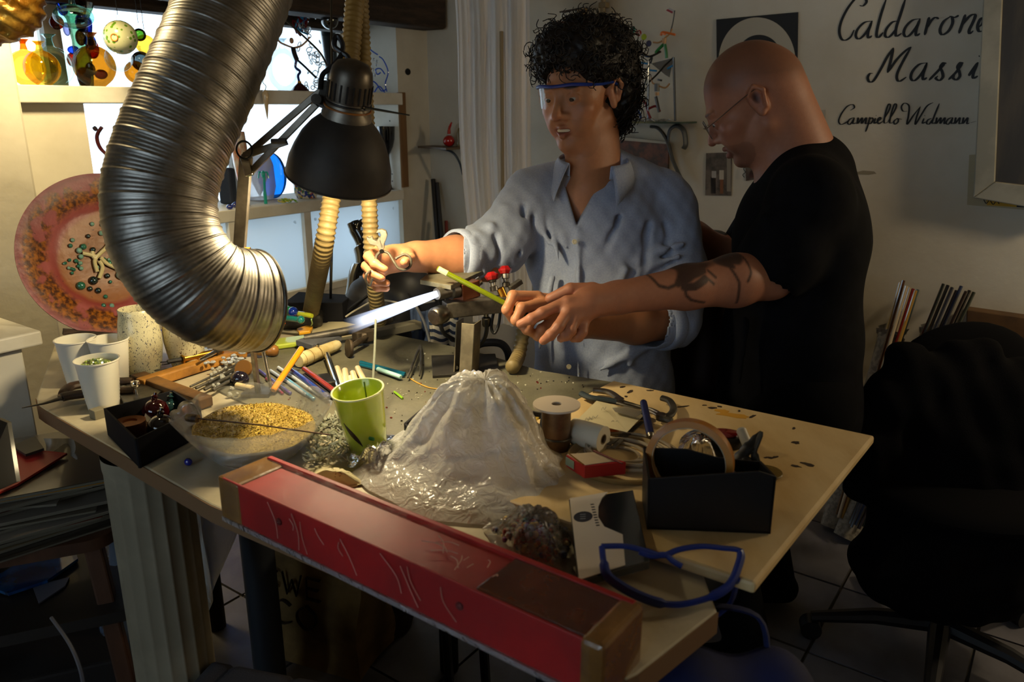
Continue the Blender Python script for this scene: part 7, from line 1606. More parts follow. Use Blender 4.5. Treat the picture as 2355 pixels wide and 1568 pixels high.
word([[(1108, 792), (1138, 772), (1126, 750), (1086, 764), (1046, 815), (1026, 865), (1040, 892), (1076, 880), (1112, 850)]] + a_(1092, 893) + [zig(1152, 890, 3), [(1250, 838), (1238, 890), (1218, 946)], [(1236, 868), (1262, 845), (1272, 860), (1256, 885), (1236, 888)], [(1290, 846), (1280, 884), (1304, 872)], [(1293, 826), (1295, 832)], [(1304, 872), (1328, 852), (1320, 842), (1306, 862), (1312, 888), (1342, 870)],
    [(1342, 870), (1386, 792), (1396, 755), (1382, 750), (1362, 810), (1352, 878), (1376, 878)], [(1376, 878), (1426, 795), (1440, 755), (1426, 748), (1404, 810), (1392, 878), (1416, 878)], [(1446, 850), (1422, 870), (1428, 891), (1450, 876), (1452, 854), (1440, 849), (1480, 856)],
    [(1518, 798), (1486, 796), (1476, 765), (1498, 740), (1530, 760), (1526, 830), (1516, 892), (1560, 830), (1612, 764)], [(1612, 764), (1584, 840), (1576, 892), (1620, 820), (1660, 760), (1704, 735)], [(1638, 848), (1626, 884), (1650, 874)], [(1642, 826), (1644, 832)], [(1694, 848), (1666, 860), (1656, 884), (1676, 889), (1702, 850)], [(1748, 742), (1712, 830), (1696, 882), (1722, 878)], zig(1716, 890, 3)] + a_(1798, 892) + [zig(1852, 890, 2), zig(1908, 890, 2), [(1972, 880), (2012, 870)]], .0026)
# black square print with white arches
q = [(1648, 45), (1836, 28), (1833, 250), (1650, 252)]
po = thing('arch_print', 'black square print with white arch shapes behind the shaven-headed man', 'poster', tuple(wr(1742, 140)))
def wpoly(pts, off, th, name, mt, par, smooth=0): return MB().prism([wr(x, y, off) for x, y in pts], -AX * th).build(name, mt, par, smooth=smooth)
wpoly(q, .001, .003, 'black_sheet', m_paint, po)
def arch(cx, cy, rx, ry, y1, n=30): return [(cx - rx, y1)] + [(cx - rx * math.cos(math.pi * i / n), cy - ry * abs(math.sin(math.pi * i / n)) ** .9) for i in range(n + 1)] + [(cx + rx * .98, y1)]
m_pw = mat('print white', '#a9a08e', .7)
wpoly(arch(1741, 150, 89, 110, 205), .0042, .0006, 'white_arch', m_pw, po); wpoly(arch(1746, 135, 50, 55, 230), .005, .0006, 'black_arch', m_paint, po); wpoly(arch(1746, 140, 39, 48, 230), .0058, .0006, 'inner_arch', m_pw, po)
wpoly([(1652, 205), (1830, 205), (1829, 249), (1653, 250)], .0066, .0006, 'lower_band', m_pw, po); wpoly([(1820, 200), (1833, 180), (1832, 250), (1824, 250)], .0073, .0006, 'black_tail', m_paint, po)
# snapshots
def snap(q, label, cols, seed):
    c = sum((wr(*p) for p in q), Vector()) / 4; o = thing('photo_print', label, 'photo', tuple(c), 'snapshots on the wall'); wpoly(q, .0015, .001, 'print', mat('brown print %d' % seed, cols[0], .4, col2=cols[1], nscale=24, nlo=.35, nhi=.65), o)
    r_ = random.Random(seed); (x0, y0), (x1, y1) = q[0], q[2]
    for i, (u0, v0, u1, v1, cc) in enumerate(cols[2]): wpoly([(x0 + (x1 - x0) * u, y0 + (y1 - y0) * v) for u, v in ((u0, v0), (u1, v0), (u1, v1), (u0, v1))], .0022 + i * .0002, .0003, 'printed_shape', mat('print ' + cc, cc, .5), o)
snap([(1624, 352), (1684, 350), (1682, 450), (1622, 449)], 'brownish snapshot of two figures in a lane, left of the shaven head', ('#3a3430', '#6d6258', [(.18, .55, .38, .95, '#141214'), (.22, .42, .40, .58, '#a9a29a'), (.52, .40, .70, .62, '#b5aa9a'), (.55, .62, .68, .95, '#7a4a2a'), (.82, .1, .98, .9, '#8a8072')]), 1)
snap([(1846, 257), (1888, 255), (1887, 290), (1847, 292)], 'small dark snapshot above the black t-shirt shoulder', ('#15161c', '#4a4a52', [(.3, .4, .5, .95, '#8a7a5a'), (.55, .35, .75, .95, '#a59a8a')]), 2)
wpoly([(1888, 253), (1899, 252), (1898, 292), (1888, 292)], .001, .001, 'white_margin', m_pw, None).__setitem__('label', 'white paper strip beside the small dark snapshot'); D.objects['white_margin']['category'] = 'paper'
snap([(1714, 380), (1742, 378), (1742, 412), (1716, 416)], 'small snapshot of a face half hidden by the bent chin', ('#6d6258', '#4a3a32', [(.35, .35, .9, .9, '#5a3028')]), 3)
MB().tube(spline([wr(x, y, .006) for x, y in ((1712, 408), (1708, 402), (1714, 396), (1710, 388), (1716, 384))], 4), .0012, 6).build('iron_scroll', m_black, None, ('tiny black iron scroll on the wall below the bent chin', 'hook'))
wpoly([(1968, 396), (1985, 392), (2010, 394), (2016, 399), (1998, 402), (1972, 401)], .0006, .0004, 'wall_smudge', mat('smudge', '#8f8672', .9), D.objects['wall_right'])
# framed board and poster at the right edge
fp0, fp1, fp2, fp3 = (2264, -60), (2480, -60), (2480, 497), (2238, 455)
fr_ = thing('framed_board', 'wide pale grey frame round a dark brown board at the right edge', 'picture', tuple(wr(2330, 200, .05)))
OFF = .075; m_fr = mat('pale grey frame', '#8f8b7c', .5, col2='#7d7a6c', nscale=8)
ins = [(2308, -60), (2480, -60), (2480, 440), (2288, 418)]
O_ = [wr(x, y, OFF) for x, y in (fp0, fp1, fp2, fp3)]; I_ = [wr(x, y, OFF) for x, y in ins]
for i, nm in ((3, 'side_rail'), (2, 'bottom_rail')):
    j = (i + 1) % 4; MB().prism([O_[i], O_[j], I_[j], I_[i]], AX * .07).build(nm, m_fr, fr_, smooth=0, bevel=.003)
MB().prism([p + AX * .012 for p in I_], AX * .01).build('board', mat('dark scratched board', '#2b2418', .5, col2='#3d3424', nscale=20, stretch=(1, 1, .2)), fr_, smooth=0)
ps_ = thing('paper_poster', 'cream paper poster with a yellow drawing behind the grey frame', 'poster', tuple(wr(2290, 440)))
wpoly([(2229, 356), (2470, 340), (2470, 492), (2224, 471)], .003, .001, 'paper', mat('old poster paper', '#a3977a', .8), ps_); wpoly([(2268, 458), (2340, 462), (2338, 476), (2270, 472)], .0042, .0004, 'yellow_band', mat('yellow print', '#b58a1c', .7), ps_); wpoly([(2338, 460), (2380, 462), (2380, 478), (2338, 476)], .0046, .0004, 'black_print', m_paint, ps_)
MB().tube(spline([wr(x, y, .005) for x, y in ((2262, 458), (2268, 468), (2276, 460), (2284, 470), (2292, 461), (2298, 469))], 4), .0012, 5).build('ink_scroll', m_paint, ps_)
MB().prism([wr(x, y, .002) for x, y in ((2228, 704), (2470, 738), (2470, 800), (2226, 752))], -AX * .05).build('wooden_rail', mat('brown rail wood', '#5f4426', .6, col2='#4a341c', nscale=10), None, ('brown wooden rail along the wall behind the jacket', 'rail'), smooth=0, bevel=.003)
# glass shelf, bracket, sculpture
gs = thing('glass_shelf', 'green-edged glass wall shelf on a curled iron bracket', 'shelf', tuple(wr(1500, 282)))
s0, s1 = wr(1400, 281), wr(1603, 281); zs_ = s0.z; s1.z = zs_
MB().prism([s0, s1, s1 - AX * .14, s0 - AX * .14], (0, 0, .006)).build('glass_board', mat('green plate glass', '#2f5a4a', .1, trans=.6, coat=.5), gs, smooth=0)
m_iron = mat('grey forged iron', '#4a4d50', .55, .5)
for pl in [[(1497, 291), (1515, 296), (1535, 325), (1548, 370), (1570, 418)], [(1536, 330), (1540, 300), (1556, 289), (1572, 300), (1577, 330), (1572, 342)]]:
    MB().tube(spline([wr(x, y, .03) for x, y in pl], 6), .011, 10, flat=.5).build('bracket_scroll', m_iron, gs)
zb2 = zs_ + .0065; sq_ = wr(1500, 280, .07); kq = PX(sq_)
def SQ(x, y, o_=.07): p = wr(x, y, o_); return p
sc_ = thing('wire_sculpture', 'black-framed glass sculpture with letter discs and two tiny figures', 'sculpture', tuple(sq_))
m_bl = mat('black glass rod', '#0c0c0e', .2, coat=.6)
for pl, r in [([(1553, 278), (1551, 200), (1549, 132)], .0042), ([(1490, 276), (1491, 200), (1492, 140)], .0042), ([(1549, 132), (1530, 150), (1510, 172), (1486, 195)], .0032), ([(1455, 126), (1475, 125), (1495, 130), (1520, 118)], .004), ([(1492, 140), (1500, 132), (1496, 146)], .003), ([(1480, 178), (1470, 160), (1490, 160)], .003), ([(1487, 180), (1478, 205), (1468, 230)], .003)]: MB().tube(spline([SQ(*p) for p in pl], 4), r, 8).build('frame_rod', m_bl, sc_)
for pl in [[(1462, 141), (1480, 145), (1492, 147)], [(1492, 161), (1510, 163)], [(1535, 158), (1549, 150)]]: MB().tube([SQ(*p) for p in pl], .0035, 6).build('blue_bar', mat('sky enamel', '#1f6fa0', .3), sc_)
MB().prism([SQ(*p) for p in ((1498, 146), (1549, 133), (1540, 178), (1530, 172))], -AX * .0015).build('net_sail', film('smoke net', '#5a5a5a', .6, .4, .2, 60, .1), sc_, smooth=0)
for (x, y, x2, y2, cc) in [(1455, 69, 1454, 122, '#2a8a7a'), (1469, 76, 1462, 126, '#8a1822'), (1481, 85, 1472, 126, '#8a9a1e'), (1492, 100, 1480, 124, '#14204a'), (1453, 101, 1456, 126, '#a5703a'), (1441, 91, 1450, 120, '#6a6a90'), (1428, 82, 1446, 122, '#5a3018')]:
    MB().tube([SQ(x2, y2), SQ(x, y)], .0018, 6).build('disc_stem', m_bl, sc_); dsc = MB().lathe([(0, -.002), (.0095, -.002), (.0105, 0), (.0095, .002), (0, .002)], SQ(x, y), -AX, 20, 1.0).build('letter_disc', mat('enamel ' + cc, cc, .25, coat=.5), sc_)
    if cc == '#8a1822':
        for pl in [[(1466, 82), (1469, 70)], [(1469, 70), (1473, 82)], [(1467, 78), (1472, 78)]]: MB().tube([SQ(px, py, .0735) for px, py in pl], .0011, 5).build('letter_stroke', mat('white enamel', '#b5b0a8', .5), dsc)
figA = [mat('flesh fig', '#a57a4a', .4), mat('green fig', '#1f6a34', .3), mat('black fig', '#101012', .3), mat('orange fig', '#c9621a', .3)]
for nm, pl, ci, r in [('torso', [(1527, 100), (1528, 88)], 0, .0075), ('head', [(1526, 80), (1527, 76)], 3, .008), ('hair', [(1520, 82), (1524, 74), (1545, 78), (1553, 80)], 3, .004), ('leg', [(1526, 102), (1512, 116), (1508, 122)], 1, .0055), ('leg', [(1529, 102), (1532, 120), (1533, 134)], 1, .0055), ('arm', [(1528, 88), (1540, 78), (1546, 66)], 0, .0028), ('arm', [(1526, 92), (1514, 98), (1502, 97)], 0, .0028), ('flag_pole', [(1541, 78), (1548, 50), (1552, 24)], 2, .0022),
                      ('torso', [(1511, 210), (1511, 192)], 2, .009), ('hips', [(1511, 220), (1511, 212)], 0, .0075), ('head', [(1517, 186), (1518, 182)], 2, .0085), ('leg', [(1508, 222), (1512, 240), (1516, 258)], 2, .0055), ('arm', [(1508, 194), (1500, 190), (1498, 178)], 0, .003), ('arm', [(1516, 198), (1530, 202), (1540, 192)], 0, .003),
                      ('red_curl', [(1466, 238), (1474, 228), (1484, 238), (1490, 258), (1496, 272)], 3, .005), ('red_curl', [(1492, 250), (1508, 244), (1518, 256)], 3, .004), ('blue_curl', [(1455, 270), (1462, 252), (1472, 262), (1474, 274)], 1, .004)]:
    MB().tube(spline([SQ(*p) for p in pl], 4), r, 8).build(nm, mat('red fig', '#6a1414', .3) if nm == 'red_curl' else (mat('blue fig', '#1f4fa0', .3) if nm == 'blue_curl' else figA[ci]), sc_)
MB().prism([SQ(*p) for p in ((1552, 24), (1546, 32), (1532, 24), (1540, 18))], -AX * .001).build('flag', mat('pale flag', '#a5a0a0', .6), sc_, smooth=0); MB().prism([SQ(*p) for p in ((1546, 31), (1532, 24), (1536, 21), (1548, 27))], -AX * .0016).build('flag_stripe', mat('flag red', '#8a2a34', .6), sc_, smooth=0)
r_ = random.Random(44)
for i in range(14): MB().torus(SQ(1440 + i * 8, 276, r_.uniform(.05, .1)), .008, .0022, (r_.uniform(-.5, .5), r_.uniform(-.5, .5), 1), 14, 5).build('clear_wave', mcr, sc_)
# picture under the shelf, conduit, junction box, wall shelf with the red bauble
pi_ = thing('abstract_picture', 'small brown and red abstract picture below the glass shelf', 'picture', tuple(wr(1480, 360))); wpoly([(1412, 318), (1540, 328), (1538, 420), (1410, 420)], .012, .010, 'canvas', mat('brown abstract', '#3a2a22', .5, col2='#6d4030', nscale=30, nlo=.4, nhi=.6), pi_); wpoly([(1408, 312), (1540, 326), (1540, 331), (1408, 320)], .016, .014, 'white_edge', m_pw, pi_)
MB().tube([wr(1388, -60, .02), wr(1386, 66, .02)], .010, 10).build('conduit', mat('beige conduit', '#7d6f54', .5), None, ('beige conduit pipe running down the wall above the curly hair', 'pipe')); MB().box(wr(1389, 12, .015), (.03, .03, .018), (BX, AX, ZX)).build('pipe_clip', mat('beige conduit', '#7d6f54', .5), None, ('beige clip holding the conduit pipe to the wall', 'clip'), smooth=0, bevel=.002)
jb_ = thing('junction_box', 'white junction box with a dark top edge above the curly hair', 'box', tuple(wr(1320, 50))); wpoly([(1298, 28), (1340, 22), (1348, 20), (1348, 64), (1298, 66)], .03, .028, 'box_body', m_white, jb_); wpoly([(1296, 28), (1350, 18), (1350, 23), (1297, 31)], .033, .03, 'dark_edge', m_beam, jb_); wpoly([(1338, 22), (1350, 20), (1350, 66), (1338, 66)], .034, .03, 'tan_side', mat('tan side', '#7d6a48', .7), jb_)
ws = thing('corner_shelf', 'small wooden corner shelf on a curved grey bracket', 'shelf', tuple(wr(1030, 340)))
a, b = wr(996, 338, .0), wr(1085, 338, .0); b.z = a.z; MB().prism([a, b, b - AX * .17, a - AX * .10], (0, 0, .008)).build('shelf_board', mat('brown shelf', '#5f4f3e', .6), ws, smooth=0)
MB().tube(spline([wr(x, y, .10 - .0012 * (y - 340)) for x, y in ((1012, 342), (1040, 350), (1056, 372), (1064, 400))], 6), .009, 8, flat=.5).build('bracket', mat('blue grey iron', '#3a4654', .5, .4), ws)
b_ = wr(1033, 336, .08); b_.z = a.z + .0085; k = PX(b_); o = thing('red_onion_bauble', 'red onion-shaped glass bauble with a long neck on the corner shelf', 'bauble', tuple(b_)); mr = mat('signal red glass', '#a31410', .12, coat=1)
MB().sphere(b_ + ZX * 13 * k, (14 * k, 14 * k, 13 * k), 20, 12).build('ball', mr, o); MB().torus(b_ + ZX * 27 * k, 5 * k, 1.6 * k, (0, 0, 1), 16, 6).build('white_collar', mat('white collar', '#b5aca2', .4), o); MB().tube(spline([b_ + ZX * 27 * k, b_ + ZX * 42 * k + BX * 2 * k, b_ + ZX * 54 * k + BX * 9 * k], 5), [4 * k] * 4 + [3 * k] * 4 + [2 * k] * 3, 8).build('neck', mr, o)
b_ = wr(1058, 336, .07); b_.z = a.z + .0085; gprof(b_, [(0, 0), (.012, 0), (.016, .012), (.010, .03), (.014, .055), (.008, .075), (0, .08)], mat('dull ochre glass', '#6d5f3e', .3), None, 'ochre_ornament', top=('dull ochre bulbous ornament beside the red bauble', 'ornament'))
# dark rods leaning in the corner
for i, (x, y, x2, y2, r, cc) in enumerate([(996, 412, 1018, 700, .011, '#131313'), (1005, 420, 1030, 700, .009, '#1c1a18'), (1003, 508, 1012, 720, .008, '#20281f'), (1026, 508, 1034, 720, .008, '#7a2a1c')]):
    p, q = wr(x, y, .03), wr(x2, y2, .14); d = (q - p).normalized(); q = p + d * ((p.z - .01) / -d.z); MB().tube([p, q], r, 10).build('leaning_rod', mat('rod ' + cc, cc, .5), None, (['thick black rod, leftmost of those leaning in the corner', 'black rod just right of the thickest one', 'short dark green rod low in the corner', 'red-brown rod beside the curtain'][i], 'rod', 'rods leaning in the corner'))
# curtain and its pull rod
zt_, zb_ = 1.75, .62
def curt(u, v):
    xl = 1037 + 42 * v ** .8 + 5 * math.sin(v * 9); xr = 1214 + 14 * v; px = xl + (xr - xl) * u; p = ad(px, 300, 2.32 - .05 * u); p.z = 0
    f = .011 * math.sin(u * 26 + 1.5 * math.sin(v * 3)) + .005 * math.sin(u * 61 + 2 * v); return Vector((p.x, p.y + f, zt_ + (zb_ - zt_) * v))
MB().grid(curt, 110, 20).build('curtain', tl('grey voile', '#d8d2cc', .45), None, ('greyish white voile curtain hanging beside the curly-haired man', 'curtain'), smooth=180)
MB().tube([ad(1153, 72, 2.20), ad(1155, 300, 2.262), ad(1156, 560, 2.335)], .0055, 8).build('curtain_rod', mat('dull ochre rod', '#6d6048', .5), None, ('thin vertical pull rod hanging before the curtain', 'rod'))
pdl = thing('pendant_lamp', 'white pendant lamp shade just dipping into the top of view', 'lamp', tuple(ad(1246, 0, 1.95)))
pb_ = ad(1246, -8, 1.95); MB().lathe([(.012, .11), (.030, .10), (.040, .05), (.042, .004), (.040, 0), (.038, .004), (.036, .05), (.010, .105)], pb_, n=36).build('shade', mat('opal shade', '#d9cbb5', .4, sss=.1), pdl, smooth=60); MB().tube([pb_ + ZX * .11, Vector((pb_.x, pb_.y, 2.44))], .003, 6).build('flex', m_black, pdl)
# ---------------------------------------------------------------- right side: rods in newspaper, office chair, jacket
def bundle(tops, px_low, py_low, wrap_px, name_l, cols, lab):
    t0 = wr(tops[0][0], tops[0][1], .06); low = wr(px_low, py_low, .20); d = (low - wr(sum(x for x, y in tops) / len(tops), 660, .07)).normalized()
    for i, (x, y) in enumerate(tops):
        p = wr(x, y, .05 + .02 * (i % 3)); q = p + d * ((p.z - .02) / -d.z); q = p.lerp(q, .93) + BX * (-.006 * (i - len(tops) / 2))
        MB().tube([p, q], .0052, 8).build('glass_rod', mat('rod glass ' + cols[i % len(cols)], cols[i % len(cols)], .15, coat=.8), None, (lab[i], 'rod', name_l))
    c0 = wr(*wrap_px, .09); L = (c0.z - .01) / -d.z; m = MB(); pts = [c0 + d * (L * k / 10) for k in range(11)]; r_ = random.Random(len(tops))
    o = thing('newspaper_wrap', name_l.replace('rods', 'newspaper wrapped round the rods'), 'newspaper', tuple(pts[-1])); mnw = mat('newspaper', '#8f897c', .85, col2='#6d685e', nscale=70, nlo=.45, nhi=.6)
    MB().tube(pts, [.040, .036, .034, .034, .035, .036, .037, .037, .037, .037, .036], 18, caps=False).build('paper_roll', mnw, o, smooth=60)
    for k in range(7):
        a = k * .9; cc = c0 + BX * (math.cos(a) * .036) + AX * (math.sin(a) * .036); MB().prism([cc, cc + BX * .02 * math.sin(a) + ZX * .005, cc + BX * .012 + ZX * (.03 + .01 * math.sin(k * 3)), cc - BX * .012 + ZX * .022], AX * .001).build('torn_flap', mnw, o, smooth=0)
    MB().torus(pts[3], .0365, .0025, d, 24, 6).build('rubber_band', m_black, o)
    c = pts[5] - AX * .037; MB().prism([c + BX * .012 + ZX * .016, c - BX * .012 + ZX * .016, c - BX * .012 - ZX * .012, c + BX * .012 - ZX * .012], -AX * .001).build('printed_picture', mat('news picture', '#4a3a34', .8), o, smooth=0)
bundle([(2071, 650), (2078, 645), (2085, 658), (2093, 662), (2100, 664), (2106, 668), (2111, 666)], 2018, 900, (2050, 772), 'coloured rods in the left newspaper bundle', ['#a5894a', '#4a2a14', '#b5a58a', '#b09a7a', '#7a1a12', '#a5803a', '#4a5a5a'],
       ['amber rod at the left of the coloured bundle', 'brown rod, tallest of the coloured bundle', 'cream rod third in the coloured bundle', 'beige rod in the middle of the coloured bundle', 'red rod in the coloured bundle', 'yellow rod right of the red one', 'grey-green rod at the right of the coloured bundle'])
bundle([(2170, 653), (2180, 656), (2190, 661), (2200, 668), (2211, 658), (2222, 670), (2230, 668), (2240, 672)], 2108, 880, (2150, 770), 'dark rods in the right newspaper bundle', ['#0c1a1c', '#101014', '#141a2c', '#1a1418', '#1c2a4a', '#20100e', '#0c0c10', '#1c241a'],
       ['leftmost black-green rod of the dark bundle', 'black rod second in the dark bundle', 'navy rod third in the dark bundle', 'black-violet rod fourth in the dark bundle', 'blue-tipped rod sticking up from the dark bundle', 'brown-black rod sixth in the dark bundle', 'black rod seventh in the dark bundle', 'rightmost olive-black rod of the dark bundle'])
cc_ = az(2150, 1500, 0); oc = thing('office_chair', 'black office chair on a five-star base at the right', 'chair', tuple(cc_))
m_ch = mat('charcoal upholstery', '#0c0c0e', .95, spec=.08); m_cb = mat('black chair base', '#131316', .4)
MB().cyl(cc_ + ZX * .06, cc_ + ZX * .42, .028, .022, 18).build('gas_column', m_cb, oc)
for k in range(5):
    a = 2 * math.pi * k / 5 + .4; d = Vector((math.cos(a), math.sin(a), 0)); lg = MB().tube([cc_ + ZX * .085, cc_ + d * .15 + ZX * .08, cc_ + d * .29 + ZX * .055], [.026, .020, .014], 10, flat=1.0).build('base_leg', m_cb, oc)
    w_ = cc_ + d * .29 + ZX * .026; MB().cyl(w_ - d.cross(ZX) * .02, w_ + d.cross(ZX) * .02, .025, n=16).build('caster', m_cb, lg)
MB().sphere(cc_ + Vector((.0, .02, .45)), (.25, .24, .05), 28, 14).build('seat', m_ch, oc); MB().bar(cc_ + Vector((.10, .22, .42)), cc_ + Vector((.13, .27, .72)), .06, .02, up=(0, 1, 0)).build('back_bar', m_cb, oc)
MB().sphere(cc_ + Vector((.10, .24, .60)), (.20, .045, .17), 26, 16).build('backrest', m_ch, oc)
fj_ = Field((.66, 1.20, .02), (1.75, 2.30, .95), .008); jt = ad(2195, 752, 1.72)
fj_.cone(ad(2110, 870, 1.74), ad(2340, 885, 1.74), .045, .055, .05); fj_.ell(ad(2230, 1000, 1.77), (.20, .10, .15), .06); fj_.ell(ad(2250, 1120, 1.80), (.24, .12, .20), .06); fj_.ell(ad(2200, 1280, 1.80), (.24, .13, .16), .06)
fj_.chain([ad(2090, 845, 1.73), ad(2036, 930, 1.73), ad(2000, 1020, 1.75), ad(1990, 1110, 1.78)], [.055, .055, .050, .044], .04); fj_.cone(ad(2190, 820, 1.74), ad(2270, 825, 1.74), .04, .04, .03)
fj_.warp(lambda x, y, z: (.008 * np.sin(x * 34 + 6 * np.sin(z * 12)) * np.cos(z * 9) + .003 * np.sin(x * 90 + z * 30)).astype(np.float32))
jk = field_obj('jacket', fj_, mat('black wool', '#0b0b0d', .95, spec=.06, bump=.3, bscale=300), None, ('black jacket draped over the back of the office chair', 'jacket'), loc=tuple(ad(2200, 1150, 1.8)))
# the curly-haired man's chair and white drawers behind
lc = ad(1480, 760, 2.02); lc.z = 0; ch = thing('leather_chair', 'dark brown leather chair the curly-haired man sits on', 'chair', (lc.x, lc.y, 0))
m_lea = mat('brown leather', '#2b1812', .4, col2='#1c0f0b', nscale=12, bump=.2)
cf = Field((lc.x - .35, lc.y - .20, .40), (lc.x + .35, lc.y + .2, 1.16), .008); tpz = ad(1580, 515, 2.03).z
cf.cone((lc.x - .16, lc.y + .02, tpz - .07), (lc.x + .17, lc.y + .02, tpz - .07), .055, .055, .04); cf.cone((lc.x - .16, lc.y, .55), (lc.x + .17, lc.y, .55), .055, .055, .04)
for xx_ in (-.16, -.08, 0, .08, .17): cf.cone((lc.x + xx_, lc.y, .55), (lc.x + xx_, lc.y + .02, tpz - .07), .055, .055, .04)
field_obj('backrest', cf, m_lea, ch)
MB().box((lc.x, lc.y - .22, .45), (.46, .46, .09)).build('seat_cushion', m_lea, ch, smooth=0, bevel=.03); MB().cyl((lc.x, lc.y - .2, .03), (lc.x, lc.y - .2, .42), .03, n=16).build('pedestal', m_black, ch)
for k in range(4):
    a = k * math.pi / 2 + .6; MB().bar((lc.x, lc.y - .2, .04), (lc.x + .24 * math.cos(a), lc.y - .2 + .24 * math.sin(a), .02), .05, .03).build('base_leg', m_black, ch, smooth=0, bevel=.005)
dw = thing('drawer_unit', 'white drawer unit glimpsed between the brown chair and the black t-shirt', 'drawers', tuple(wr(1625, 900, .2))); q = wr(1625, 820, .17); q.z = 0
for k in range(4): f_ = MB().box(q + ZX * (.12 + .20 * k), (.30, .24, .18), (BX, AX, ZX)).build('drawer', m_white, dw, smooth=0, bevel=.004); MB().bar(q + ZX * (.12 + .2 * k) - AX * .125 - BX * .04, q + ZX * (.12 + .2 * k) - AX * .125 + BX * .04, .01, .01).build('drawer_handle', m_steel, f_, smooth=0)
MB().box(q + ZX * .42 + AX * .135, (.32, .02, .84), (BX, AX, ZX)).build('carcass', m_black, dw, smooth=0)

# ---------------------------------------------------------------- left: stool with magazines
m_sw = mat('worn brown stool wood', '#553520', .6, col2='#3d2414', nscale=10, stretch=(1, 1, .25), bump=.2)
zs1, zs2 = .545, .40
c1 = az(225, 1228, zs1); sl = thing('wooden_stool', 'brown wooden stool with a lower shelf carrying the pile of magazines', 'stool', (c1.x - .2, c1.y + .05, 0))
def rrect(c, w, h, r, rot, z, n=6):
    out = []
    for sx, sy, a0 in ((1, 1, 0), (-1, 1, 90), (-1, -1, 180), (1, -1, 270)):
        for i in range(n + 1):
            a = math.radians(a0 + 90 * i / n); x, y = sx * (w / 2 - r) + r * math.cos(a), sy * (h / 2 - r) + r * math.sin(a); out.append(Vector((c.x + x * math.cos(rot) - y * math.sin(rot), c.y + x * math.sin(rot) + y * math.cos(rot), z)))
    return out
rot = math.radians(22); ux, uy = Vector((math.cos(rot), math.sin(rot), 0)), Vector((-math.sin(rot), math.cos(rot), 0)); sc0 = c1 - ux * .150 + uy * .15
MB().prism(rrect(sc0, .36, .34, .05, rot, zs1 - .022), (0, 0, .022)).build('seat', m_sw, sl, smooth=40)
c2 = az(252, 1328, zs2); sc1 = c2 - ux * .19; sc1 = Vector((sc0.x, sc0.y, 0)) + ux * .02
MB().prism(rrect(sc1, .40, .36, .05, rot, zs2 - .022), (0, 0, .022)).build('lower_shelf', mat('dark shelf board', '#26221f', .4, coat=.3), sl, smooth=40)
for sx in (-1, 1):
    for sy in (-1, 1):
        p = Vector((sc0.x, sc0.y, 0)) + ux * sx * .135 + uy * sy * .12; MB().bar(p + ux * sx * .035 + uy * sy * .03, p + ZX * (zs1 - .022), .034, .03, up=ux).build('leg', m_sw, sl, smooth=0, bevel=.004)
mags = [('#3a332c', 'grey-brown paper catalogue at the bottom of the pile'), ('#6d5f45', 'tan brochure with loose corners low in the pile'), ('#2c2622', 'dark magazine third from the bottom of the pile'), ('#5a2018', 'red-spined magazine in the lower pile'), ('#8a8072', 'pale glossy magazine with a shiny corner'), ('#332c2a', 'charcoal magazine in the middle of the pile'), ('#4d4438', 'olive grey magazine in the middle of the pile'), ('#7d7468', 'light grey magazine above the middle of the pile'), ('#4a2420', 'dark red magazine in the upper pile'), ('#6d6458', 'beige magazine in the upper pile'), ('#241f1c', 'black magazine under the grey ones'), ('#5f574c', 'grey magazine below the orange one'), ('#a5701e', 'orange-covered magazine near the top of the pile'), ('#443d35', 'drab paper catalogue just under the red folder')]
zc = zs1 + .001; r_ = random.Random(15)
for i, (cc, lab) in enumerate(mags):
    th = .0058 + .0014 * (i % 3); o = thing('magazine', lab, 'magazine', tuple(sc0 * 1) , 'magazines piled on the stool'); o.location = (sc0.x, sc0.y, zc); an = rot + r_.uniform(-.28, .28) + .1; wx, wy = .215 + r_.uniform(-.02, .03), .285
    ex, ey = Vector((math.cos(an), math.sin(an), 0)), Vector((-math.sin(an), math.cos(an), 0)); cen = Vector((sc0.x, sc0.y, zc)) + ux * r_.uniform(-.02, .05) + uy * r_.uniform(-.05, .0)
    MB().box(cen + ZX * th * .45, (wx * 1.28, wy * .95, th * .8), (ex, ey, ZX)).build('pages', mat('page edges', '#77705f', .8, col2='#5a5446', nscale=300, stretch=(.05, .05, 6)), o, smooth=0)
    MB().box(cen + ZX * (th * .93), (wx * 1.30, wy * .97, .0012), (ex, ey, ZX)).build('cover', mat('cover ' + cc, cc, .25, coat=.5), o, smooth=0); zc += th + .0005
rf = [Vector((az(30, 1035, zc).x, az(30, 1035, zc).y, zc)), az(154, 1048, zc + .004), az(20, 1130, zc), az(-80, 1160, zc), az(-60, 1040, zc)]
rf = [az(28, 1032, zc + .012), az(155, 1046, zc + .004), az(40, 1118, zc + .002), az(-120, 1190, zc + .002), az(-120, 1040, zc + .012)]
MB().prism(rf, (0, 0, .004)).build('red_folder', mat('red folder card', '#b0302a', .5), None, ('bright red folder on top of the magazine pile', 'folder'), smooth=0)
bf = [ad(-60, 940, 1.32), ad(17, 972, 1.30), ad(38, 1108, 1.24), ad(-60, 1150, 1.20)]
MB().prism(bf, (.004, .004, 0)).build('black_folder', mat('glossy black folder', '#0e0e10', .3, coat=.5), None, ('black folder standing tilted on the red folder at the picture edge', 'folder'), smooth=0)
MB().prism([az(x, y, zc + .016) for x, y in ((28, 1030), (82, 1008), (102, 1036), (60, 1050))], (0, 0, .005)).build('grey_folder', mat('dark grey folder', '#2f2c29', .5), None, ('dark grey folder peeking out behind the red folder', 'folder'), smooth=0)
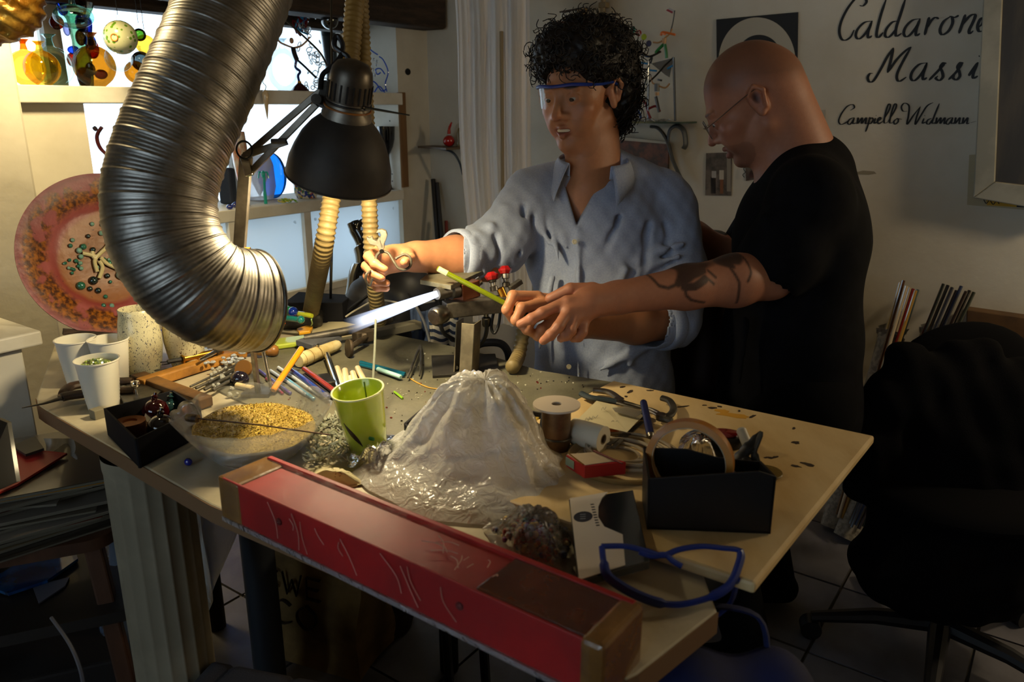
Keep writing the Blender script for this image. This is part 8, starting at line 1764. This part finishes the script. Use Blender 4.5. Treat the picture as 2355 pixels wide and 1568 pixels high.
MB().grid(lambda u, v: az(100 + 68 * u + 6 * math.sin(v * 5), 1008 + 66 * v, zc - .03 + .05 * (1 - v) + .012 * math.sin(u * 6 + v * 3)), 12, 10).build('white_bag', film('white poly', '#b9b5ac', .8, .3, .3, 30, .15), None, ('crumpled white plastic sheet behind the red folder', 'bag'), smooth=180)
MB().box(Vector((sc0.x - .02, sc0.y + .02, .13)), (.30, .26, .24), (ux, uy, ZX)).build('shade_filler', mat('dark crate wood', '#17100c', .8), None, ('dark wooden crate added for the shade under the stool', 'filler'), smooth=0, bevel=.006)  # dark box added so the floor under the stool stays in shade
# glossy magazine, the window's blue reflection painted into its cover, and papers
z2 = zs2 + .001; m_bm = mat('blue glint cover', '#1c5f9a', .08, coat=1, col2='#0c2a55', nscale=9)
MB().prism([az(x, y, z2 + .004) for x, y in ((60, 1290), (165, 1245), (180, 1290), (110, 1340), (20, 1370), (-40, 1350))], (0, 0, .006)).build('glint_magazine', m_bm, None, ('glossy magazine with a blue window glint put into its cover, on the lower stool shelf', 'magazine'), smooth=0)
MB().prism([az(x, y, z2) for x, y in ((75, 1350), (160, 1330), (150, 1350), (90, 1390))], (0, 0, .003)).build('grey_leaflet', mat('grey leaflet', '#5a5a66', .5), None, ('grey leaflet on the lower shelf in front of the glossy magazine', 'leaflet'), smooth=0)
bp0 = ad(270, 1250, 1.62); MB().grid(lambda u, v: Vector((bp0.x - .10 + .16 * u + .02 * math.sin(v * 6), bp0.y + .04 * math.sin(u * 7) - .08 * v, .62 * (1 - v) + .005)), 16, 20).build('plastic_sheet', film('bluish poly sheet', '#8fa5c0', .5, .25, .5, 20, .3), None, ('bluish translucent plastic sheet hanging left of the fluted pedestal', 'sheet'), smooth=180)
MB().tube(spline([ad(118, 1420, 1.25), ad(160, 1480, 1.22), ad(185, 1540, 1.2), ad(195, 1600, 1.2)], 6), .003, 6).build('grey_cable', mat('grey cable', '#5a5a60', .4), None, ('grey cable curving down below the stool shelf', 'cable'))

# ---------------------------------------------------------------- under the bench
hp0 = ad(500, 1150, 1.45)
def hb_(u, v):
    px = 425 + 150 * u; p = ad(px, 1150, 1.42 + .1 * u); top = T - .03; bot = .34 + .20 * u; return Vector((p.x + .012 * math.sin(v * 7 + u * 3), p.y + .05 * math.sin(u * 4 + v * 3) + .02 * math.sin(u * 11), top + (bot - top) * v))
MB().grid(hb_, 26, 26).build('hanging_bag', film('grey white poly', '#dad6cc', .88, .25, .5, 22, .25), None, ('whitish plastic bag hanging under the bench right of the pedestal', 'bag'), smooth=180)
bq = az(690, 1545, 0); bgx = Vector((.93, -.37, 0)); bgy = Vector((.37, .93, 0)); pbz = .42
pbg = thing('paper_bag', 'brown paper sack with dark lettering standing behind the dark post', 'bag', tuple(bq)); m_kraft = mat('kraft paper', '#8a6d3e', .85, col2='#6d5530', nscale=8, bump=.5, bscale=25)
def sack(u, v):
    w2 = .15; a = u * 4; s = int(a) % 4; f = a - int(a); cs_ = [(-w2, -.08), (w2, -.08), (w2, .08), (-w2, .08)]; p = cs_[s]; q2 = cs_[(s + 1) % 4]; x = p[0] + (q2[0] - p[0]) * f; y = p[1] + (q2[1] - p[1]) * f; pin = 1 - .15 * v * v
    return bq + bgx * (x * pin + .008 * math.sin(v * 9 + u * 12)) + bgy * (y * (1 - .5 * v) + .1 + .006 * math.sin(v * 14)) + ZX * (pbz * v)
MB().grid(sack, 40, 16).build('sack', m_kraft, pbg, smooth=40)
def letter(strokes, ox, oz, sc):
    m = MB()
    for s_ in strokes: m.tube([bq + bgx * (ox + x * sc) + bgy * (.1 - .08 * (1 - .5 * (oz + z * sc) / pbz) - .009) + ZX * (oz + z * sc) for x, z in spline3(s_)], .0055, 6, flat=.4)
    m.build('printed_letter', mat('dark brown print', '#22150c', .8), pbg)
def spline3(s_): return [(v.x, v.y) for v in spline([(x, z, 0) for x, z in s_], 4)] if len(s_) > 2 else s_
LS = {'S': [[(.9, .9), (.5, 1), (.1, .8), (.5, .5), (.9, .25), (.5, 0), (.1, .12)]], 'W': [[(0, 1), (.25, 0)], [(.25, 0), (.5, .7)], [(.5, .7), (.75, 0)], [(.75, 0), (1, 1)]], 'E': [[(.1, 0), (.1, 1)], [(.1, 1), (.8, 1)], [(.1, .5), (.7, .5)], [(.1, 0), (.8, 0)]], 'C': [[(.9, .85), (.5, 1), (.1, .6), (.15, .2), (.5, 0), (.9, .15)]], 'O': [[(.5, 1), (.1, .7), (.1, .3), (.5, 0), (.9, .3), (.9, .7), (.5, 1)]]}
for i, ch_ in enumerate('SWE'): letter(LS[ch_], -.115 + .062 * i, .185, .052)
for i, ch_ in enumerate('CO'): letter(LS[ch_], -.085 + .068 * i, .105, .060)
bk = az(868, 1430, 0); o = thing('dark_bin', 'dark brown bin standing on the floor under the bench', 'bin', tuple(bk)); MB().lathe([(0, 0), (.09, 0), (.095, .02), (.105, .28), (.11, .29), (.102, .28), (.09, .03), (0, .02)], bk, n=36).build('bin_wall', mat('dark brown plastic', '#2b2019', .5), o, smooth=50); MB().torus(bk + ZX * .28, .108, .005, (0, 0, 1), 36, 8).build('rim', mat('dark brown plastic', '#2b2019', .5), o)
kz = .36; ko = [az(505, 1500, kz), az(905, 1575, kz)]; ex = (ko[1] - ko[0]).normalized(); ey = Vector((ex.y, -ex.x, 0)); 
def cush(u, v):
    x = u * .46 - .02; y = v * .34 - .0; e = min(u, 1 - u, v, 1 - v); seam = min(abs((u * 4 + .3 * v) % 1 - .5) * 2, 1); dz = .030 * min(1, e * 14) ** .6 - .010 * max(0, 1 - (1 - seam) * 0 - seam * 6) - .03
    return ko[0] + ex * x + ey * y + ZX * dz
cu = thing('grey_ottoman', 'grey upholstered seat with stitched seams at the bottom edge of view', 'ottoman', (ko[0].x + .1, ko[0].y - .1, 0)); MB().grid(cush, 60, 40).build('cushion_top', mat('grey upholstery', '#4a4749', .95, col2='#403d40', nscale=400, bump=.2, bscale=700), cu, smooth=180)
MB().prism([cush(0, 0), cush(1, 0), cush(1, 1), cush(0, 1)], (0, 0, -.28)).build('base', mat('grey upholstery', '#4a4749', .95), cu, smooth=0)
ss = thing('black_stool', 'thin black-legged stool under the middle of the bench', 'stool', tuple(az(1080, 1640, 0)))
for x, y, x2, y2 in ((1000, 1440, 1036, 1600), (1118, 1480, 1122, 1640)): p = az(x2, y2, 0.0); q = Vector((p.x - .02, p.y + .01, .46)); MB().tube([p, q], .011, 10).build('leg', m_black, ss)
p = az(1060, 1500, .46); MB().lathe([(0, 0), (.13, 0), (.135, .012), (.12, .022), (0, .022)], Vector((az(1050, 1600, 0).x - .02, az(1050, 1600, 0).y + .05, .46)), n=30).build('seat', m_black, ss, smooth=50)
bb = Field((.02, .48, .20), (.40, .86, .745), .007); bcx = ad(1560, 1560, .92)
bb.ell((.195, .69, .48), (.12, .10, .22), .05); bb.ell((.17, .67, .36), (.13, .11, .16), .05); bb.cone((.10, .68, .66), (.28, .70, .66), .05, .05, .05)
bb.warp(lambda x, y, z: (.006 * np.sin(x * 60 + 3 * np.sin(z * 20)) * np.cos(z * 14)).astype(np.float32))
bo = field_obj('blue_bag', bb, mat('dark blue cloth', '#0f1a4a', .85, col2='#0c143a', nscale=20), None, ('dark blue cloth bag hanging under the near right corner of the bench', 'bag'), loc=(.19, .68, .25)); MB().tube(spline([(.12, .72, .68), (.13, .74, .735), (.2, .75, .742), (.27, .74, .735), (.28, .72, .68)], 6), .008, 6, flat=.4).build('handle', mat('dark blue cloth', '#0f1a4a', .85), bo)
MB().box(az(1662, 1392, .03), (.075, .075, .05), (AX, BX, ZX)).build('white_packet', mat('white packet paper', '#a9a7a5', .6), None, ('small white packet glimpsed beyond the blue goggles', 'packet'), smooth=0, bevel=.002)
